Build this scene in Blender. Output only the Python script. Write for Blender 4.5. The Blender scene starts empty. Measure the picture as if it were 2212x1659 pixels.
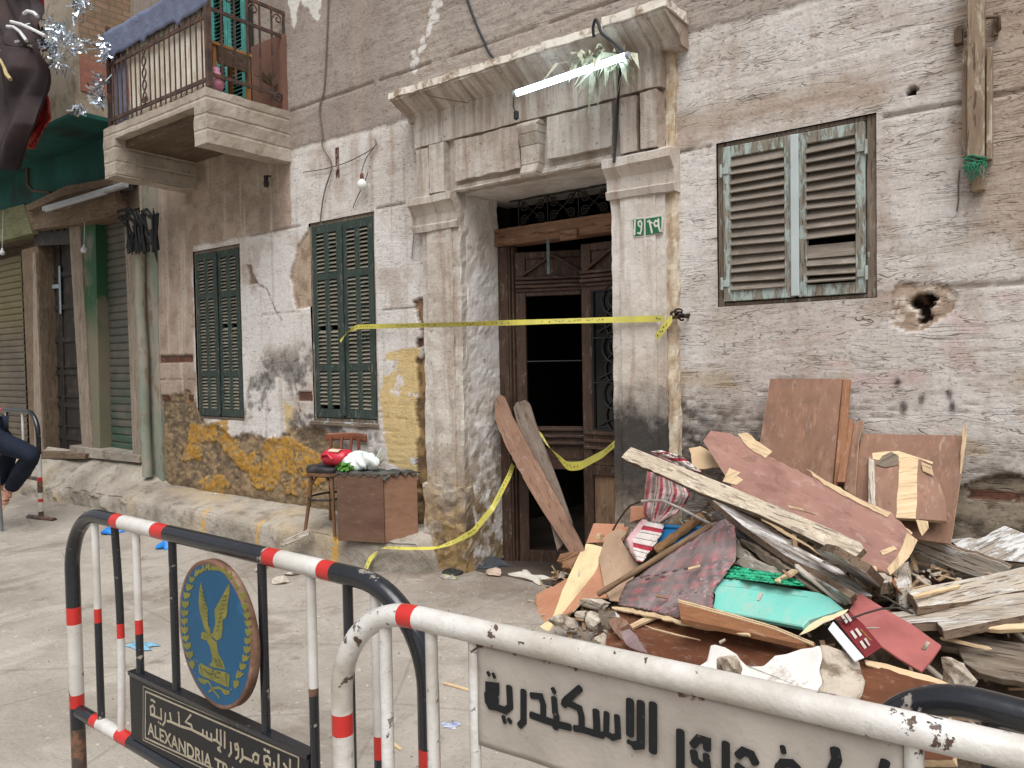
import bpy, math, random
import numpy as np
from mathutils import Vector, Matrix
rnd = random.Random(7)
sc = bpy.context.scene
COL = sc.collection
V = Vector
# ---------------------------------------------------------------- camera
# World: X runs along the old facade, Y into it, Z up; metres.
CAM = V((0, 0, 1.55)); FOC = 1640.0; PW, PH = 2212.0, 1659.0
_yaw, _pit, _rol = math.radians(37.088), math.radians(-1.768), math.radians(-1.008)
_f = V((-math.sin(_yaw)*math.cos(_pit), math.cos(_yaw)*math.cos(_pit), math.sin(_pit)))
_r = V((math.cos(_yaw), math.sin(_yaw), 0)); _u = _r.cross(_f)
CR = math.cos(_rol)*_r + math.sin(_rol)*_u
CU = -math.sin(_rol)*_r + math.cos(_rol)*_u
cam_d = bpy.data.cameras.new('camera'); cam = bpy.data.objects.new('camera', cam_d); COL.objects.link(cam)
cam_d.sensor_width = 36; cam_d.lens = FOC/PW*36; cam_d.clip_start = .05; cam_d.clip_end = 500
mw = Matrix((CR, CU, -_f)).transposed().to_4x4(); mw.translation = CAM
cam.matrix_world = mw; sc.camera = cam
# ---------------------------------------------------------------- sky, sun, exposure
wd = bpy.data.worlds.new('World'); sc.world = wd; wd.use_nodes = True
nt = wd.node_tree; nt.nodes.clear()
SUN_EL, SUN_AZ = math.radians(60), math.radians(142)     # azimuth clockwise from +Y
sky = nt.nodes.new('ShaderNodeTexSky'); sky.sky_type = 'NISHITA'; sky.sun_disc = False
sky.sun_elevation = SUN_EL; sky.sun_rotation = SUN_AZ; sky.dust_density = 4; sky.air_density = 1.2
hs = nt.nodes.new('ShaderNodeHueSaturation'); hs.inputs['Saturation'].default_value = .22
bg = nt.nodes.new('ShaderNodeBackground'); bg.inputs[1].default_value = .055
wo = nt.nodes.new('ShaderNodeOutputWorld')
nt.links.new(sky.outputs[0], hs.inputs['Color']); nt.links.new(hs.outputs[0], bg.inputs[0]); nt.links.new(bg.outputs[0], wo.inputs[0])
sl = bpy.data.lights.new('sun', 'SUN'); sl.energy = 1.5; sl.angle = math.radians(50); sl.color = (1, .995, .985)
so = bpy.data.objects.new('sun', sl); COL.objects.link(so)
sd = V((math.sin(SUN_AZ)*math.cos(SUN_EL), math.cos(SUN_AZ)*math.cos(SUN_EL), math.sin(SUN_EL)))
so.rotation_euler = (-sd).to_track_quat('-Z', 'Y').to_euler(); so.location = (0, -4, 12)
vs = sc.view_settings; vs.view_transform = 'Standard'; vs.look = 'None'; vs.exposure = 1.12; vs.gamma = 1
sc.render.resolution_x, sc.render.resolution_y = 1024, 768
sc.cycles.max_bounces = 6; sc.cycles.use_denoising = True
# ---------------------------------------------------------------- measuring: photo point -> metres on a plane
def ray(x, y): return _f + CR*((x-PW/2)/FOC) - CU*((y-PH/2)/FOC)
def oY(x, y, Y):
    d = ray(x, y); return CAM + d*((Y-CAM.y)/d.y)
def oZ(x, y, Z):
    d = ray(x, y); return CAM + d*((Z-CAM.z)/d.z)
def oX(x, y, X):
    d = ray(x, y); return CAM + d*((X-CAM.x)/d.x)
def oP(x, y, p, n):
    d = ray(x, y); return CAM + d*((p-CAM).dot(n)/d.dot(n))
def zoom(x0, y0, s): return lambda x, y: ((x0+x/s)/1.8445, (y0+y/s)/1.8445)
zA = zoom(2150, 1700, 2.765); zB = zoom(2300, 2150, 2.765); zC = zoom(2750, 1900, 2.765)
zD = zoom(3380, 2000, 2.0743); zE = zoom(1950, 2050, 3.0157); zF = zoom(1200, 1680, 3.0714)
zG = zoom(0, 0, 2.37); zH = zoom(0, 600, 2.37); zI = zoom(0, 0, 1.6592); zJ = zoom(1500, 0, 1.6592)
zK = zoom(2400, 0, 1.3167); zL = zoom(0, 900, 1.5085); zM = zoom(1100, 1300, 1.5083); zN = zoom(2900, 1400, 1.8432)
zO = zoom(200, 1960, 1.5083); zQ = zoom(1300, 2260, 1.58); zR = zoom(2700, 2100, 1.603); zS = zoom(1800, 600, 1.8436)
zT = zoom(0, 1600, 3.016); zU = zoom(2100, 1400, 1.659)
# ---------------------------------------------------------------- mesh helpers
class MB:
    def __init__(s): s.v = []; s.f = []; s.m = []; s.s = []
    def add(s, vs, fs, mi=0, sm=False):
        o = len(s.v); s.v += [V(p) for p in vs]
        for k, f in enumerate(fs):
            s.f.append([i+o for i in f]); s.m.append(mi[k] if isinstance(mi, (list, tuple)) else mi); s.s.append(sm)
    def hexa(s, p, mi=0): s.add(p, [(3,2,1,0),(4,5,6,7),(0,1,5,4),(1,2,6,5),(2,3,7,6),(3,0,4,7)], mi)
    def bx(s, x0, x1, y0, y1, z0, z1, mi=0):
        s.hexa([(x0,y0,z0),(x1,y0,z0),(x1,y1,z0),(x0,y1,z0),(x0,y0,z1),(x1,y0,z1),(x1,y1,z1),(x0,y1,z1)], mi)
    def bar(s, a, b, w, h, up=(0,0,1), mi=0):
        a, b = V(a), V(b); d = (b-a).normalized(); sd = d.cross(V(up)).normalized(); n = sd.cross(d)
        sd *= w/2; n *= h/2
        s.hexa([a-sd-n, a+sd-n, b+sd-n, b-sd-n, a-sd+n, a+sd+n, b+sd+n, b-sd+n], mi)
    def tube(s, pts, r, n=10, mi=0, caps=True, closed=False):
        pts = [V(p) for p in pts]; L = len(pts); rs = r if isinstance(r, (list, tuple)) else [r]*L
        up = None; vs = []
        for i, p in enumerate(pts):
            a = pts[i-1] if (i or closed) else p; b = pts[(i+1) % L] if (i < L-1 or closed) else p
            t = (b-a); t = t.normalized() if t.length > 1e-9 else V((0,0,1))
            if up is None: up = t.orthogonal().normalized()
            up = (up - t*up.dot(t)); up = up.normalized() if up.length > 1e-6 else t.orthogonal().normalized()
            sd = t.cross(up)
            for k in range(n):
                an = 2*math.pi*k/n; vs.append(p + (up*math.cos(an)+sd*math.sin(an))*rs[i])
        fs, ms = [], []
        for i in range(L if closed else L-1):
            j = (i+1) % L
            for k in range(n):
                k2 = (k+1) % n; fs.append((i*n+k, i*n+k2, j*n+k2, j*n+k)); ms.append(mi[i] if isinstance(mi, (list, tuple)) else mi)
        s.add(vs, fs, ms, True)
        if caps and not closed:
            s.add(vs[:n], [tuple(range(n))[::-1]], ms[0]); s.add(vs[-n:], [tuple(range(n))], ms[-1])
    def prism(s, poly, ext, mi=0, miside=None):
        poly = [V(p) for p in poly]; ext = V(ext); n = len(poly)
        nn = V((0,0,0))
        for i in range(n): nn += poly[i].cross(poly[(i+1) % n])
        if nn.dot(ext) < 0: poly.reverse()
        q = [p+ext for p in poly]; ms = mi if miside is None else miside
        s.add(poly+q, [tuple(range(n))[::-1], tuple(range(n, 2*n))] + [(i, (i+1) % n, n+(i+1) % n, n+i) for i in range(n)], [mi, mi]+[ms]*n)
    def grid(s, nu, nv, fn, mi=0, sm=True):
        s.add([fn(i/nu, j/nv) for j in range(nv+1) for i in range(nu+1)],
              [(j*(nu+1)+i, j*(nu+1)+i+1, (j+1)*(nu+1)+i+1, (j+1)*(nu+1)+i) for j in range(nv) for i in range(nu)], mi, sm)
    def sheet(s, nu, nv, fn, t, mi=0):   # closed thin sheet
        def nrm(u, v):
            e = 1e-3; a = V(fn(min(u+e,1), v))-V(fn(max(u-e,0), v)); b = V(fn(u, min(v+e,1)))-V(fn(u, max(v-e,0)))
            n = a.cross(b); return n.normalized() if n.length > 0 else V((0,0,1))
        A = [[V(fn(i/nu, j/nv)) for i in range(nu+1)] for j in range(nv+1)]
        N = [[nrm(i/nu, j/nv)*t for i in range(nu+1)] for j in range(nv+1)]
        vs = [A[j][i] for j in range(nv+1) for i in range(nu+1)]; w = len(vs)
        vs += [A[j][i]-N[j][i] for j in range(nv+1) for i in range(nu+1)]
        ix = lambda i, j: j*(nu+1)+i
        fs = [(ix(i,j), ix(i+1,j), ix(i+1,j+1), ix(i,j+1)) for j in range(nv) for i in range(nu)]
        fs += [tuple(w+k for k in f[::-1]) for f in fs]
        rim = [ix(i,0) for i in range(nu+1)]+[ix(nu,j) for j in range(1,nv+1)]+[ix(i,nv) for i in range(nu-1,-1,-1)]+[ix(0,j) for j in range(nv-1,0,-1)]
        fs += [(rim[k], w+rim[k], w+rim[(k+1)%len(rim)], rim[(k+1)%len(rim)]) for k in range(len(rim))]
        s.add(vs, fs, mi, True)
    def lathe(s, prof, M, n=16, mi=0):
        vs = [M @ V((r*math.cos(2*math.pi*k/n), r*math.sin(2*math.pi*k/n), z)) for r, z in prof for k in range(n)]
        s.add(vs, [(i*n+k, i*n+(k+1)%n, (i+1)*n+(k+1)%n, (i+1)*n+k) for i in range(len(prof)-1) for k in range(n)], mi, True)
    def rough(s, amp, scale, seed=0):
        from mathutils import noise
        for p in s.v:
            q = p*scale+V((seed*3.1, seed*1.7, 0)); p += V((noise.noise(q), noise.noise(q+V((9,2,4))), noise.noise(q+V((3,7,1)))))*amp
        return s
WM = {}
def place(o, M, parent):
    if parent is not None:
        o.parent = parent; o.matrix_parent_inverse = Matrix.Identity(4); o.matrix_basis = WM[parent.name].inverted() @ M
    else: o.matrix_world = M
    WM[o.name] = M.copy()
def frame_of(vs, along=None, nrm=None):
    c = sum(vs, V((0,0,0)))/len(vs); c = V((c.x, c.y, min(p.z for p in vs)))
    if along is None: return Matrix.Translation(c)
    x = V(along).normalized(); z = V(nrm) if nrm is not None else x.orthogonal()
    z = (z - x*z.dot(x)).normalized(); y = z.cross(x)
    M = Matrix((x, y, z)).transposed().to_4x4(); M.translation = c; return M
def build(mb, name, mats, parent=None, along=None, nrm=None, bevel=0, seg=1, subd=0, M=None):
    if not isinstance(mats, (list, tuple)): mats = [mats]
    if M is None: M = frame_of(mb.v, along, nrm)
    inv = M.inverted(); me = bpy.data.meshes.new(name)
    me.from_pydata([inv @ p for p in mb.v], [], mb.f); me.update()
    for m in mats: me.materials.append(m)
    me.polygons.foreach_set('material_index', mb.m); me.polygons.foreach_set('use_smooth', mb.s)
    o = bpy.data.objects.new(name, me); COL.objects.link(o); place(o, M, parent)
    if bevel:
        b = o.modifiers.new('b', 'BEVEL'); b.width = bevel; b.segments = seg; b.limit_method = 'ANGLE'; b.angle_limit = math.radians(40)
    if subd:
        b = o.modifiers.new('s', 'SUBSURF'); b.levels = b.render_levels = subd
    return o
def tag(o, label=None, cat=None, group=None, kind=None):
    if label: o['label'] = label
    if cat: o['category'] = cat
    if group: o['group'] = group
    if kind: o['kind'] = kind
    return o
def thing(name, label, cat, loc, group=None):
    o = bpy.data.objects.new(name, None); COL.objects.link(o); o.empty_display_size = .1
    M = Matrix.Translation(V(loc)); o.matrix_world = M; WM[o.name] = M
    return tag(o, label, cat, group)
def jag(poly, amp, step=.03, edges=None):    # ragged outline: subdivide the chosen edges and push the new points about
    out = []; n = len(poly)
    nn = V((0,0,0))
    for i in range(n): nn += V(poly[i]).cross(V(poly[(i+1) % n]))
    nn.normalize()
    for i in range(n):
        a, b = V(poly[i]), V(poly[(i+1) % n]); out.append(a)
        if edges is not None and i not in edges: continue
        L = (b-a).length; k = int(L/step); sd = nn.cross((b-a).normalized())
        for j in range(1, k): out.append(a+(b-a)*((j+rnd.uniform(-.3,.3))/k)+sd*rnd.uniform(-amp, amp))
    return out
def plane3(a, b, c):
    n = (b-a).cross(c-a).normalized(); return a, n
# ---------------------------------------------------------------- materials
def lin(*c):
    return tuple(((x/255)/12.92 if x/255 <= .04045 else ((x/255+.055)/1.055)**2.4) for x in c[:3])+(1,)
class NT:
    def __init__(s, name, rough=.8, spec=.3, metal=0):
        s.mat = bpy.data.materials.new(name); s.mat.use_nodes = True; s.t = s.mat.node_tree
        s.b = s.t.nodes['Principled BSDF']; s.b.inputs['Roughness'].default_value = rough
        s.b.inputs['Specular IOR Level'].default_value = spec; s.b.inputs['Metallic'].default_value = metal
    def n(s, ty, **k):
        nd = s.t.nodes.new(ty)
        for a, b in k.items(): setattr(nd, a, b)
        return nd
    def L(s, a, b): s.t.links.new(a, b)
    def setin(s, sock, v):
        if hasattr(v, 'is_output'): s.L(v, sock)
        else: sock.default_value = v
    def co(s, kind='Object', sc=(1,1,1), rot=(0,0,0), loc=(0,0,0)):
        if kind == 'World': src = s.n('ShaderNodeNewGeometry').outputs['Position']
        else: src = s.n('ShaderNodeTexCoord').outputs[kind]
        m = s.n('ShaderNodeMapping'); m.inputs['Scale'].default_value = sc; m.inputs['Rotation'].default_value = rot; m.inputs['Location'].default_value = loc
        s.L(src, m.inputs[0]); return m.outputs[0]
    def rndobj(s, vec, k=7.0):   # shift the texture per object so that no two pieces share it
        oi = s.n('ShaderNodeObjectInfo'); mu = s.n('ShaderNodeVectorMath', operation='SCALE'); cb = s.n('ShaderNodeCombineXYZ')
        for i in range(3): s.L(oi.outputs['Random'], cb.inputs[i])
        s.L(cb.outputs[0], mu.inputs[0]); mu.inputs['Scale'].default_value = k*13
        ad = s.n('ShaderNodeVectorMath', operation='ADD'); s.L(vec, ad.inputs[0]); s.L(mu.outputs[0], ad.inputs[1]); return ad.outputs[0]
    def noise(s, vec, scale, detail=4, rough=.55, dist=0):
        nd = s.n('ShaderNodeTexNoise'); s.L(vec, nd.inputs['Vector'])
        for a, b in (('Scale', scale), ('Detail', detail), ('Roughness', rough), ('Distortion', dist)): nd.inputs[a].default_value = b
        return nd.outputs['Fac']
    def voro(s, vec, scale, feature='F1', out='Distance'):
        nd = s.n('ShaderNodeTexVoronoi', feature=feature); s.L(vec, nd.inputs['Vector']); nd.inputs['Scale'].default_value = scale
        return nd.outputs[out]
    def rg(s, fac, a, b, lo=0., hi=1.):
        m = s.n('ShaderNodeMapRange', clamp=True); s.setin(m.inputs[0], fac)
        for i, v in zip((1,2,3,4), (a, b, lo, hi)): m.inputs[i].default_value = v
        return m.outputs[0]
    def mx(s, fac, a, b, mode='MIX'):
        m = s.n('ShaderNodeMix', data_type='RGBA', blend_type=mode)
        s.setin(m.inputs['Factor'], fac); s.setin(m.inputs[6], a); s.setin(m.inputs[7], b); return m.outputs[2]
    def ma(s, op, a, b=0.):
        m = s.n('ShaderNodeMath', operation=op); s.setin(m.inputs[0], a); s.setin(m.inputs[1], b); return m.outputs[0]
    def attr(s, name): return s.n('ShaderNodeAttribute', attribute_name=name)
    def bump(s, h, st=.5, d=.01, prev=None):
        b = s.n('ShaderNodeBump'); b.inputs['Strength'].default_value = st; b.inputs['Distance'].default_value = d; s.L(h, b.inputs['Height'])
        if prev is not None: s.L(prev, b.inputs['Normal'])
        s.L(b.outputs[0], s.b.inputs['Normal']); return b.outputs[0]
    def done(s, col=None, rough=None):
        if col is not None: s.setin(s.b.inputs['Base Color'], col)
        if rough is not None: s.setin(s.b.inputs['Roughness'], rough)
        return s.mat
def m_basic(name, c1, c2, sc=6, rough=.75, spec=.3, bump=.3, bd=.004, bsc=None, dirt=None, dsc=3, metal=0, dth=(.5,.7)):
    n = NT(name, rough, spec, metal); v = n.rndobj(n.co())
    f = n.noise(v, sc, 5, .6); col = n.mx(n.rg(f, .3, .7), lin(*c1), lin(*c2))
    if dirt: col = n.mx(n.rg(n.noise(v, dsc, 6, .65, .3), *dth), col, lin(*dirt))
    if bump: n.bump(n.noise(v, bsc or sc*6, 5, .6), bump, bd)
    return n.done(col)
def m_wood(name, c1, c2, dark=(60,45,35), grain=1., rough=.75, paint=None, pth=(.5,.56), crack=.5, spots=0, spec=.25, bump=.5, bd=.004, dust=.3):
    # grain runs along local X
    n = NT(name, rough, spec); v = n.rndobj(n.co()); 
    mp = n.n('ShaderNodeMapping'); mp.inputs['Scale'].default_value = (1.6, 22*grain, 22*grain); n.L(v, mp.inputs[0]); g = mp.outputs[0]
    gn = n.noise(g, 2.2, 6, .65, .6); col = n.mx(n.rg(gn, .32, .68), lin(*c1), lin(*c2))
    big = n.noise(v, 3.5, 4, .6); col = n.mx(n.rg(big, .45, .8, 0, .45), col, lin(*dark))
    mp2 = n.n('ShaderNodeMapping'); mp2.inputs['Scale'].default_value = (5, 60*grain, 60*grain); n.L(v, mp2.inputs[0])
    cr = n.rg(n.noise(mp2.outputs[0], 1.6, 3, .5, .4), .58, .66); col = n.mx(n.ma('MULTIPLY', cr, crack), col, lin(*dark))
    h = n.ma('SUBTRACT', gn, n.ma('MULTIPLY', cr, .8))
    if paint:
        mp3 = n.n('ShaderNodeMapping'); mp3.inputs['Scale'].default_value = (5, 16, 16); n.L(v, mp3.inputs[0])
        pm = n.rg(n.noise(mp3.outputs[0], 1.5, 6, .65, .4), *pth); col = n.mx(pm, col, lin(*paint)); h = n.ma('ADD', h, n.ma('MULTIPLY', pm, .6))
    if spots: col = n.mx(n.rg(n.noise(v, 26, 3, .5), .68, .74, 0, spots), col, lin(*dark))
    mp4 = n.n('ShaderNodeMapping'); mp4.inputs['Scale'].default_value = (9, 30, 30); n.L(v, mp4.inputs[0])
    sm = n.mx(1, col, lin(214,206,196), 'SCREEN'); col = n.mx(n.rg(n.noise(mp4.outputs[0], 1.3, 6, .72, .8), .56, .76, 0, dust), col, sm)
    col = n.mx(n.rg(n.noise(v, 2.1, 6, .68, .4), .5, .7, 0, .2), col, n.mx(1, col, lin(170,158,148), 'MULTIPLY'))
    n.bump(h, bump, bd); return n.done(col)
# ---------------------------------------------------------------- the old facade
YW = 4.1
def vn(x, y, seed):
    xi = np.floor(x).astype(np.int64); yi = np.floor(y).astype(np.int64); fx = x-xi; fy = y-yi
    def h(a, b):
        k = (a*374761393 + b*668265263 + seed*974711) & 0xffffffff
        k = ((k ^ (k >> 13))*1274126177) & 0xffffffff
        return ((k ^ (k >> 16)) & 0xffff)/65535.
    u = fx*fx*(3-2*fx); v = fy*fy*(3-2*fy)
    return (h(xi,yi)*(1-u)+h(xi+1,yi)*u)*(1-v)+(h(xi,yi+1)*(1-u)+h(xi+1,yi+1)*u)*v
def fbm(x, y, seed=0, oc=4, ga=.5):
    t = 0; a = 1; n = 0
    for k in range(oc): t = t+a*vn(x*2**k+17.3*k, y*2**k-9.1*k, seed+k); n += a; a *= ga
    return t/n
def ss(x, a, b): t = np.clip((x-a)/(b-a), 0, 1); return t*t*(3-2*t)
def inpoly(X, Z, poly):
    r = np.zeros(X.shape, bool); n = len(poly)
    for i in range(n):
        x1, z1 = poly[i]; x2, z2 = poly[(i+1) % n]
        if z1 == z2: continue
        r ^= ((z1 > Z) != (z2 > Z)) & (X < (x2-x1)*(Z-z1)/(z2-z1)+x1)
    return r
def PX(zf, pts, Y=YW): return [(lambda p: (p.x, p.z))(oY(*(zf(*q) if zf else q), Y)) for q in pts]
OPEN = {'w1': (-6.995,-6.21,1.035,2.67), 'w2': (-5.21,-4.412,1.075,2.728), 'wr': (-1.645,-.825,1.83,2.735), 'door': (-3.49,-2.285,-.3,2.728)}
def breaks(lo, hi, step, cuts):
    ps = sorted({lo, hi} | {c for c in cuts if lo < c < hi}); out = []
    for a, b in zip(ps[:-1], ps[1:]):
        k = max(1, round((b-a)/step)); out += [a+(b-a)*i/k for i in range(k)]
    return np.array(out+[hi])
XL = -8.0
xs = np.concatenate([breaks(XL, .55, .0118, [c for o in OPEN.values() for c in o[:2]]), np.linspace(.6, 3, 40)])
zs = np.concatenate([breaks(-.3, 4.75, .0118, [c for o in OPEN.values() for c in o[2:]]), np.linspace(4.8, 7.5, 30)])
X, Z = np.meshgrid(xs, zs)
def wpoly(poly, amp=.03, sc=9, seed=0):
    return inpoly(X+(fbm(X*sc,Z*sc,seed+50,5,.6)-.5)*2*amp, Z+(fbm(X*sc,Z*sc,seed+90,5,.6)-.5)*2*amp, poly)
def C(*c): return np.array(lin(*c)[:3])
col = np.empty(X.shape+(3,)); dep = np.zeros(X.shape)      # dep > 0 goes into the wall
def blend(m, c):
    m = np.asarray(m, float)
    if m.ndim == 2: m = m[..., None]
    col[:] = col*(1-m)+np.asarray(c)*m
n1 = fbm(X*1.3, Z*1.3, 1, 5); n2 = fbm(X*5, Z*5, 11, 5, .6); n3 = fbm(X*22, Z*22, 21, 4, .6)
drip = fbm(X*14, Z*.8, 31, 5, .6); drip2 = fbm(X*5, Z*.35, 41, 4, .6); hor = fbm(X*1.6, Z*14, 45, 4, .6)
# lower render coat: chalky white to pinkish grey
col[:] = C(216,213,210); blend(ss(n1+.3*(n2-.5), .45, .66)*.8, C(200,193,187)); blend(ss(n2, .5, .75)*.55, C(168,152,138))
blend(ss(drip, .55, .75)*.35, C(160,140,122)); blend(ss(n3, .6, .8)*.35, C(150,134,120))
pink = ss(X, -1.9, -1.5); blend(pink*.28*(.6+n1), C(192,180,172))
blend(pink*ss(hor, .5, .75)*.3, C(172,160,150))
dep += (n1-.5)*.02 + (n2-.5)*.006 + (n3-.5)*.003
# warm stain round the barred window and under the old coat
for (x0, x1, z0, z1, st) in ((-1.95,-.7,2.72,3.02,.8), (-1.0,-.72,1.8,2.9,.5), (-.50,.1,2.0,3.3,.85), (-.2,.6,1.9,4,.5)):
    d = np.maximum.reduce([x0-X, X-x1, z0-Z, Z-z1]); blend(ss(-d+(n2-.5)*.25, -.05, .12)*st*.8, C(158,136,116))
# brownish field left of the balcony line
fB = ss(-5.42-X+(n3-.5)*.03, 0, .03)*ss(Z+(n3-.5)*.04, 2.70, 2.74); fB = np.maximum(fB, ss(-6.98-X+(n2-.5)*.12, 0, .05))
blend(fB, C(178,161,147)); blend(fB*ss(n2, .4, .65)*.6, C(146,128,114)); blend(fB*ss(drip, .58, .72)*.5, C(205,196,184))
# upper coat, darker
zb = 3.372+.05*(fbm(X*3, X*0, 61, 4)-.5)+.02*(n3-.5)
rim = ss(Z, zb-.07, zb-.02)*(1-ss(Z, zb-.004, zb+.004))*ss(X, -5.5, -5.3); blend(rim*.75*ss(n2, .35, .55), C(226,222,216))
up = ss(Z, zb-.004, zb+.008)*ss(X+.05*(n3-.5), -5.46, -5.43); up2 = np.maximum(up, ss(Z, 3.6, 3.64))
upc = C(168,158,150)*(1-ss(n1, .4, .65)[..., None])+C(153,142,134)*ss(n1, .4, .65)[..., None]
blend(up2, upc); blend(up2*ss(drip2, .5, .72)*.45, C(176,162,150)); blend(up2*ss(n3, .58, .78)*.4, C(118,103,93)); blend(up2*ss(hor, .55, .75)*.3, C(122,108,98))
dep -= up2*.008
w = wpoly(PX(None, [(690,45),(704,-30),(640,-40),(622,0),(632,60),(640,52),(648,0)]), .05, 12, 3); blend(w & (Z > 4.2), C(216,214,208))
for k_, (x_, y_) in enumerate(((946,8),(938,24),(941,38),(930,58),(926,72),(915,88),(917,103),(909,112),(896,118),(902,132),(893,140),(898,152))):
    c_ = PX(None, [(x_, y_)])[0]; m_ = np.hypot((X-c_[0])/(.055 if k_ < 3 else .03), (Z-c_[1])/(.05 if k_ < 3 else .035))+1.2*(fbm(X*24, Z*24, 900+k_, 4, .6)-.5) < .8; blend(m_*.9, C(222,220,216))
# grooves of the sham coursing
def groove(z, x0, x1, wd, d, seed, c=(110,94,82)):
    zz = z+.012*(fbm(X*4, X*0, seed, 4)-.5); m = np.exp(-((Z-zz)/wd)**2)*((X > x0) & (X < x1))*ss(fbm(X*9, Z*2, seed+5, 4), .25, .42)
    dep[:] += m*d; blend(m*.8, C(*c))
groove(3.705, -5.42, -1.7, .010, .012, 71); groove(2.725, -6.05, -5.25, .008, .010, 72); groove(2.745, -4.4, -3.93, .009, .012, 73)
groove(2.725, -1.9, -1.68, .009, .012, 74); groove(2.705, -.80, 3, .010, .014, 75); groove(1.862, -.55, 3, .010, .012, 76); groove(3.55, -.3, 3, .01, .01, 77)
groove(2.0, -5.9, -5.3, .006, .006, 78); groove(1.96, -4.35, -4.0, .006, .006, 79)
# combed, wavy horizontal scoring on the right-hand wall and low everywhere
def scoring(m, f, amp, seed, dirt, c):
    wv = Z*f + 1.6*fbm(X*1.6, Z*2.2, seed, 4)+.7*fbm(X*7, Z*9, seed+3, 3)
    ph = np.abs((wv % 1)-.5)*2; cut = ss(ph, .72, .98)*ss(fbm(X*5, Z*22, seed+7, 4, .6), .38, .6)
    dep[:] += m*cut*amp; blend(m*cut*dirt, C(*c)); blend(m*ss(1-ph, .75, .98)*.25, C(214,208,200))
low = ss(X, -2.0, -1.85)*ss(1.62+.3*(n1-.5)-Z, 0, .35)
scoring(low, 26, .006, 101, .6, (100,86,74))
scoring(ss(X, -1.9, -1.6)*(1-low)*ss(Z, 0, .1)*.8, 16, .0035, 111, .35, (138,120,104))
scoring(up2*ss(X, -4.6, -3.8), 13, .0035, 121, .3, (104,92,84))
scoring(ss(-4.0-X, 0, .15)*ss(1.45-Z+.2*(n2-.5), 0, .3)*ss(X, -5.3, -5.1), 20, .006, 131, .5, (132,110,80))
# grime creeping up the right-hand wall
gr = low*ss(1.35-Z+.5*(n2-.5)+.3*(hor-.5), 0, .6); blend(gr*.45, C(126,114,103)); blend(gr*ss(n3, .48, .66)*.6, C(74,66,60))
blend(low*ss(fbm(X*5, Z*9, 141, 4), .62, .72)*.4, C(168,140,84)); blend(ss(X,-1.6,-1.3)*ss(1.95-Z,0,.1)*ss(fbm(X*4, Z*7, 147, 4), .60, .74)*.3, C(190,146,146))
# soot by the doorway
so_ = ss(.62-np.hypot((X+2.05)/.75, (Z-1.02)/.75)+.45*(fbm(X*9, Z*9, 151, 5, .65)-.5), 0, .3)*(X > -2.35); blend(so_*.8*ss(n3, .25, .6), C(44,40,38))
so2 = ss(.5-np.hypot((X+1.75)/.6, (Z-.95)/.35)+.5*(fbm(X*6, Z*14, 155, 5, .65)-.5), 0, .4); blend(so2*.6, C(66,58,52))
dk_ = ss(X, -1.95, -1.85)*ss(-1.0-X+.3*(n1-.5), 0, .5)*ss(1.36-Z+.25*(n2-.5), 0, .3); blend(dk_*.5*ss(hor, .3, .6), C(84,74,66)); blend(dk_*ss(n3, .45, .65)*.5, C(60,52,47))
# pale yellow distemper beside the shuttered window
py = wpoly(PX(None, [(838,762),(866,752),(910,754),(913,870),(907,1040),(840,1000),(826,930),(822,830)]), .05, 7, 5) & (n2 > .38)
blend(py*.8, C(206,178,112)); py2 = wpoly(PX(None, [(612,865),(636,880),(640,935),(618,940)]), .03, 9, 6); blend(py2*.7, C(196,168,104))
# grey mortar bleeding through between the windows
gm = (ss(fbm(X*3.2, Z*3.2, 161, 5, .62), .47, .58)*ss(1.75-Z+.4*(n1-.5), 0, .25)*ss(-X, 4.3, 4.5)*ss(X, -6.3, -6.15)); blend(gm*.8, C(126,122,118)); blend(gm*ss(n3, .5, .62)*.7, C(88,84,80)); dep += gm*.006
# base course: broken render, ochre wash surviving in patches
bz = .98+.18*(fbm(X*2.2, X*0, 171, 4)-.5)*2+.3*ss(-6.9-X, 0, .3)-.25*ss(X, -5.2, -4.6)
base = ss(bz-Z+.08*(n3-.5), 0, .06)*ss(-3.92-X, 0, .02); rub = fbm(X*8, Z*8, 181, 5, .62); rub2 = fbm(X*20, Z*34, 191, 4, .6)
blend(base, C(138,118,94)); blend(base*ss(rub, .42, .58)*.85, C(102,90,76)); blend(base*ss(rub2, .52, .68)*.6, C(176,154,118)); blend(base*ss(rub2, .3, .18)*.8, C(62,52,44))
dep += base*(.022+.03*(rub-.5)+.02*(rub2-.5))
oc = wpoly(PX(zL, [(1120,940),(1135,1190),(1180,1200),(1290,1180),(1345,1130),(1375,1150),(1380,1240),(1480,1390),(1530,1370),(1625,1255),(1740,1275),(1850,1350),(1960,1390),(2010,1500),(1900,1560),(1780,1450),(1690,1470),(1640,1590),(1590,1590),(1580,1520),(1500,1500),(1420,1440),(1300,1300),(1200,1300),(1190,1420),(1080,1410),(1120,1300)]), .045, 10, 8)
oc = oc | wpoly(PX(zL, [(1200,1530),(1330,1490),(1370,1560),(1350,1620),(1190,1600)]), .04, 10, 9) | (wpoly(PX(zL, [(1480,1390),(1530,1370),(1900,1500),(1850,1640),(1500,1560)]), .05, 8, 10) & (rub > .5))
ock = oc & (n3 < .64) & (rub2 < .62) & (n2 < .66); blend(ock*.85, C(176,132,58)); blend(ock*ss(n2, .4, .6)*.6, C(156,112,44)); blend(ock*ss(n3, .3, .5)*.35, C(200,160,84)); dep[:] -= oc*.014
blend(ss(.36+.1*n2-Z, 0, .12)*ss(-3.92-X, 0, .02)*.6, C(98,84,66))
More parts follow.
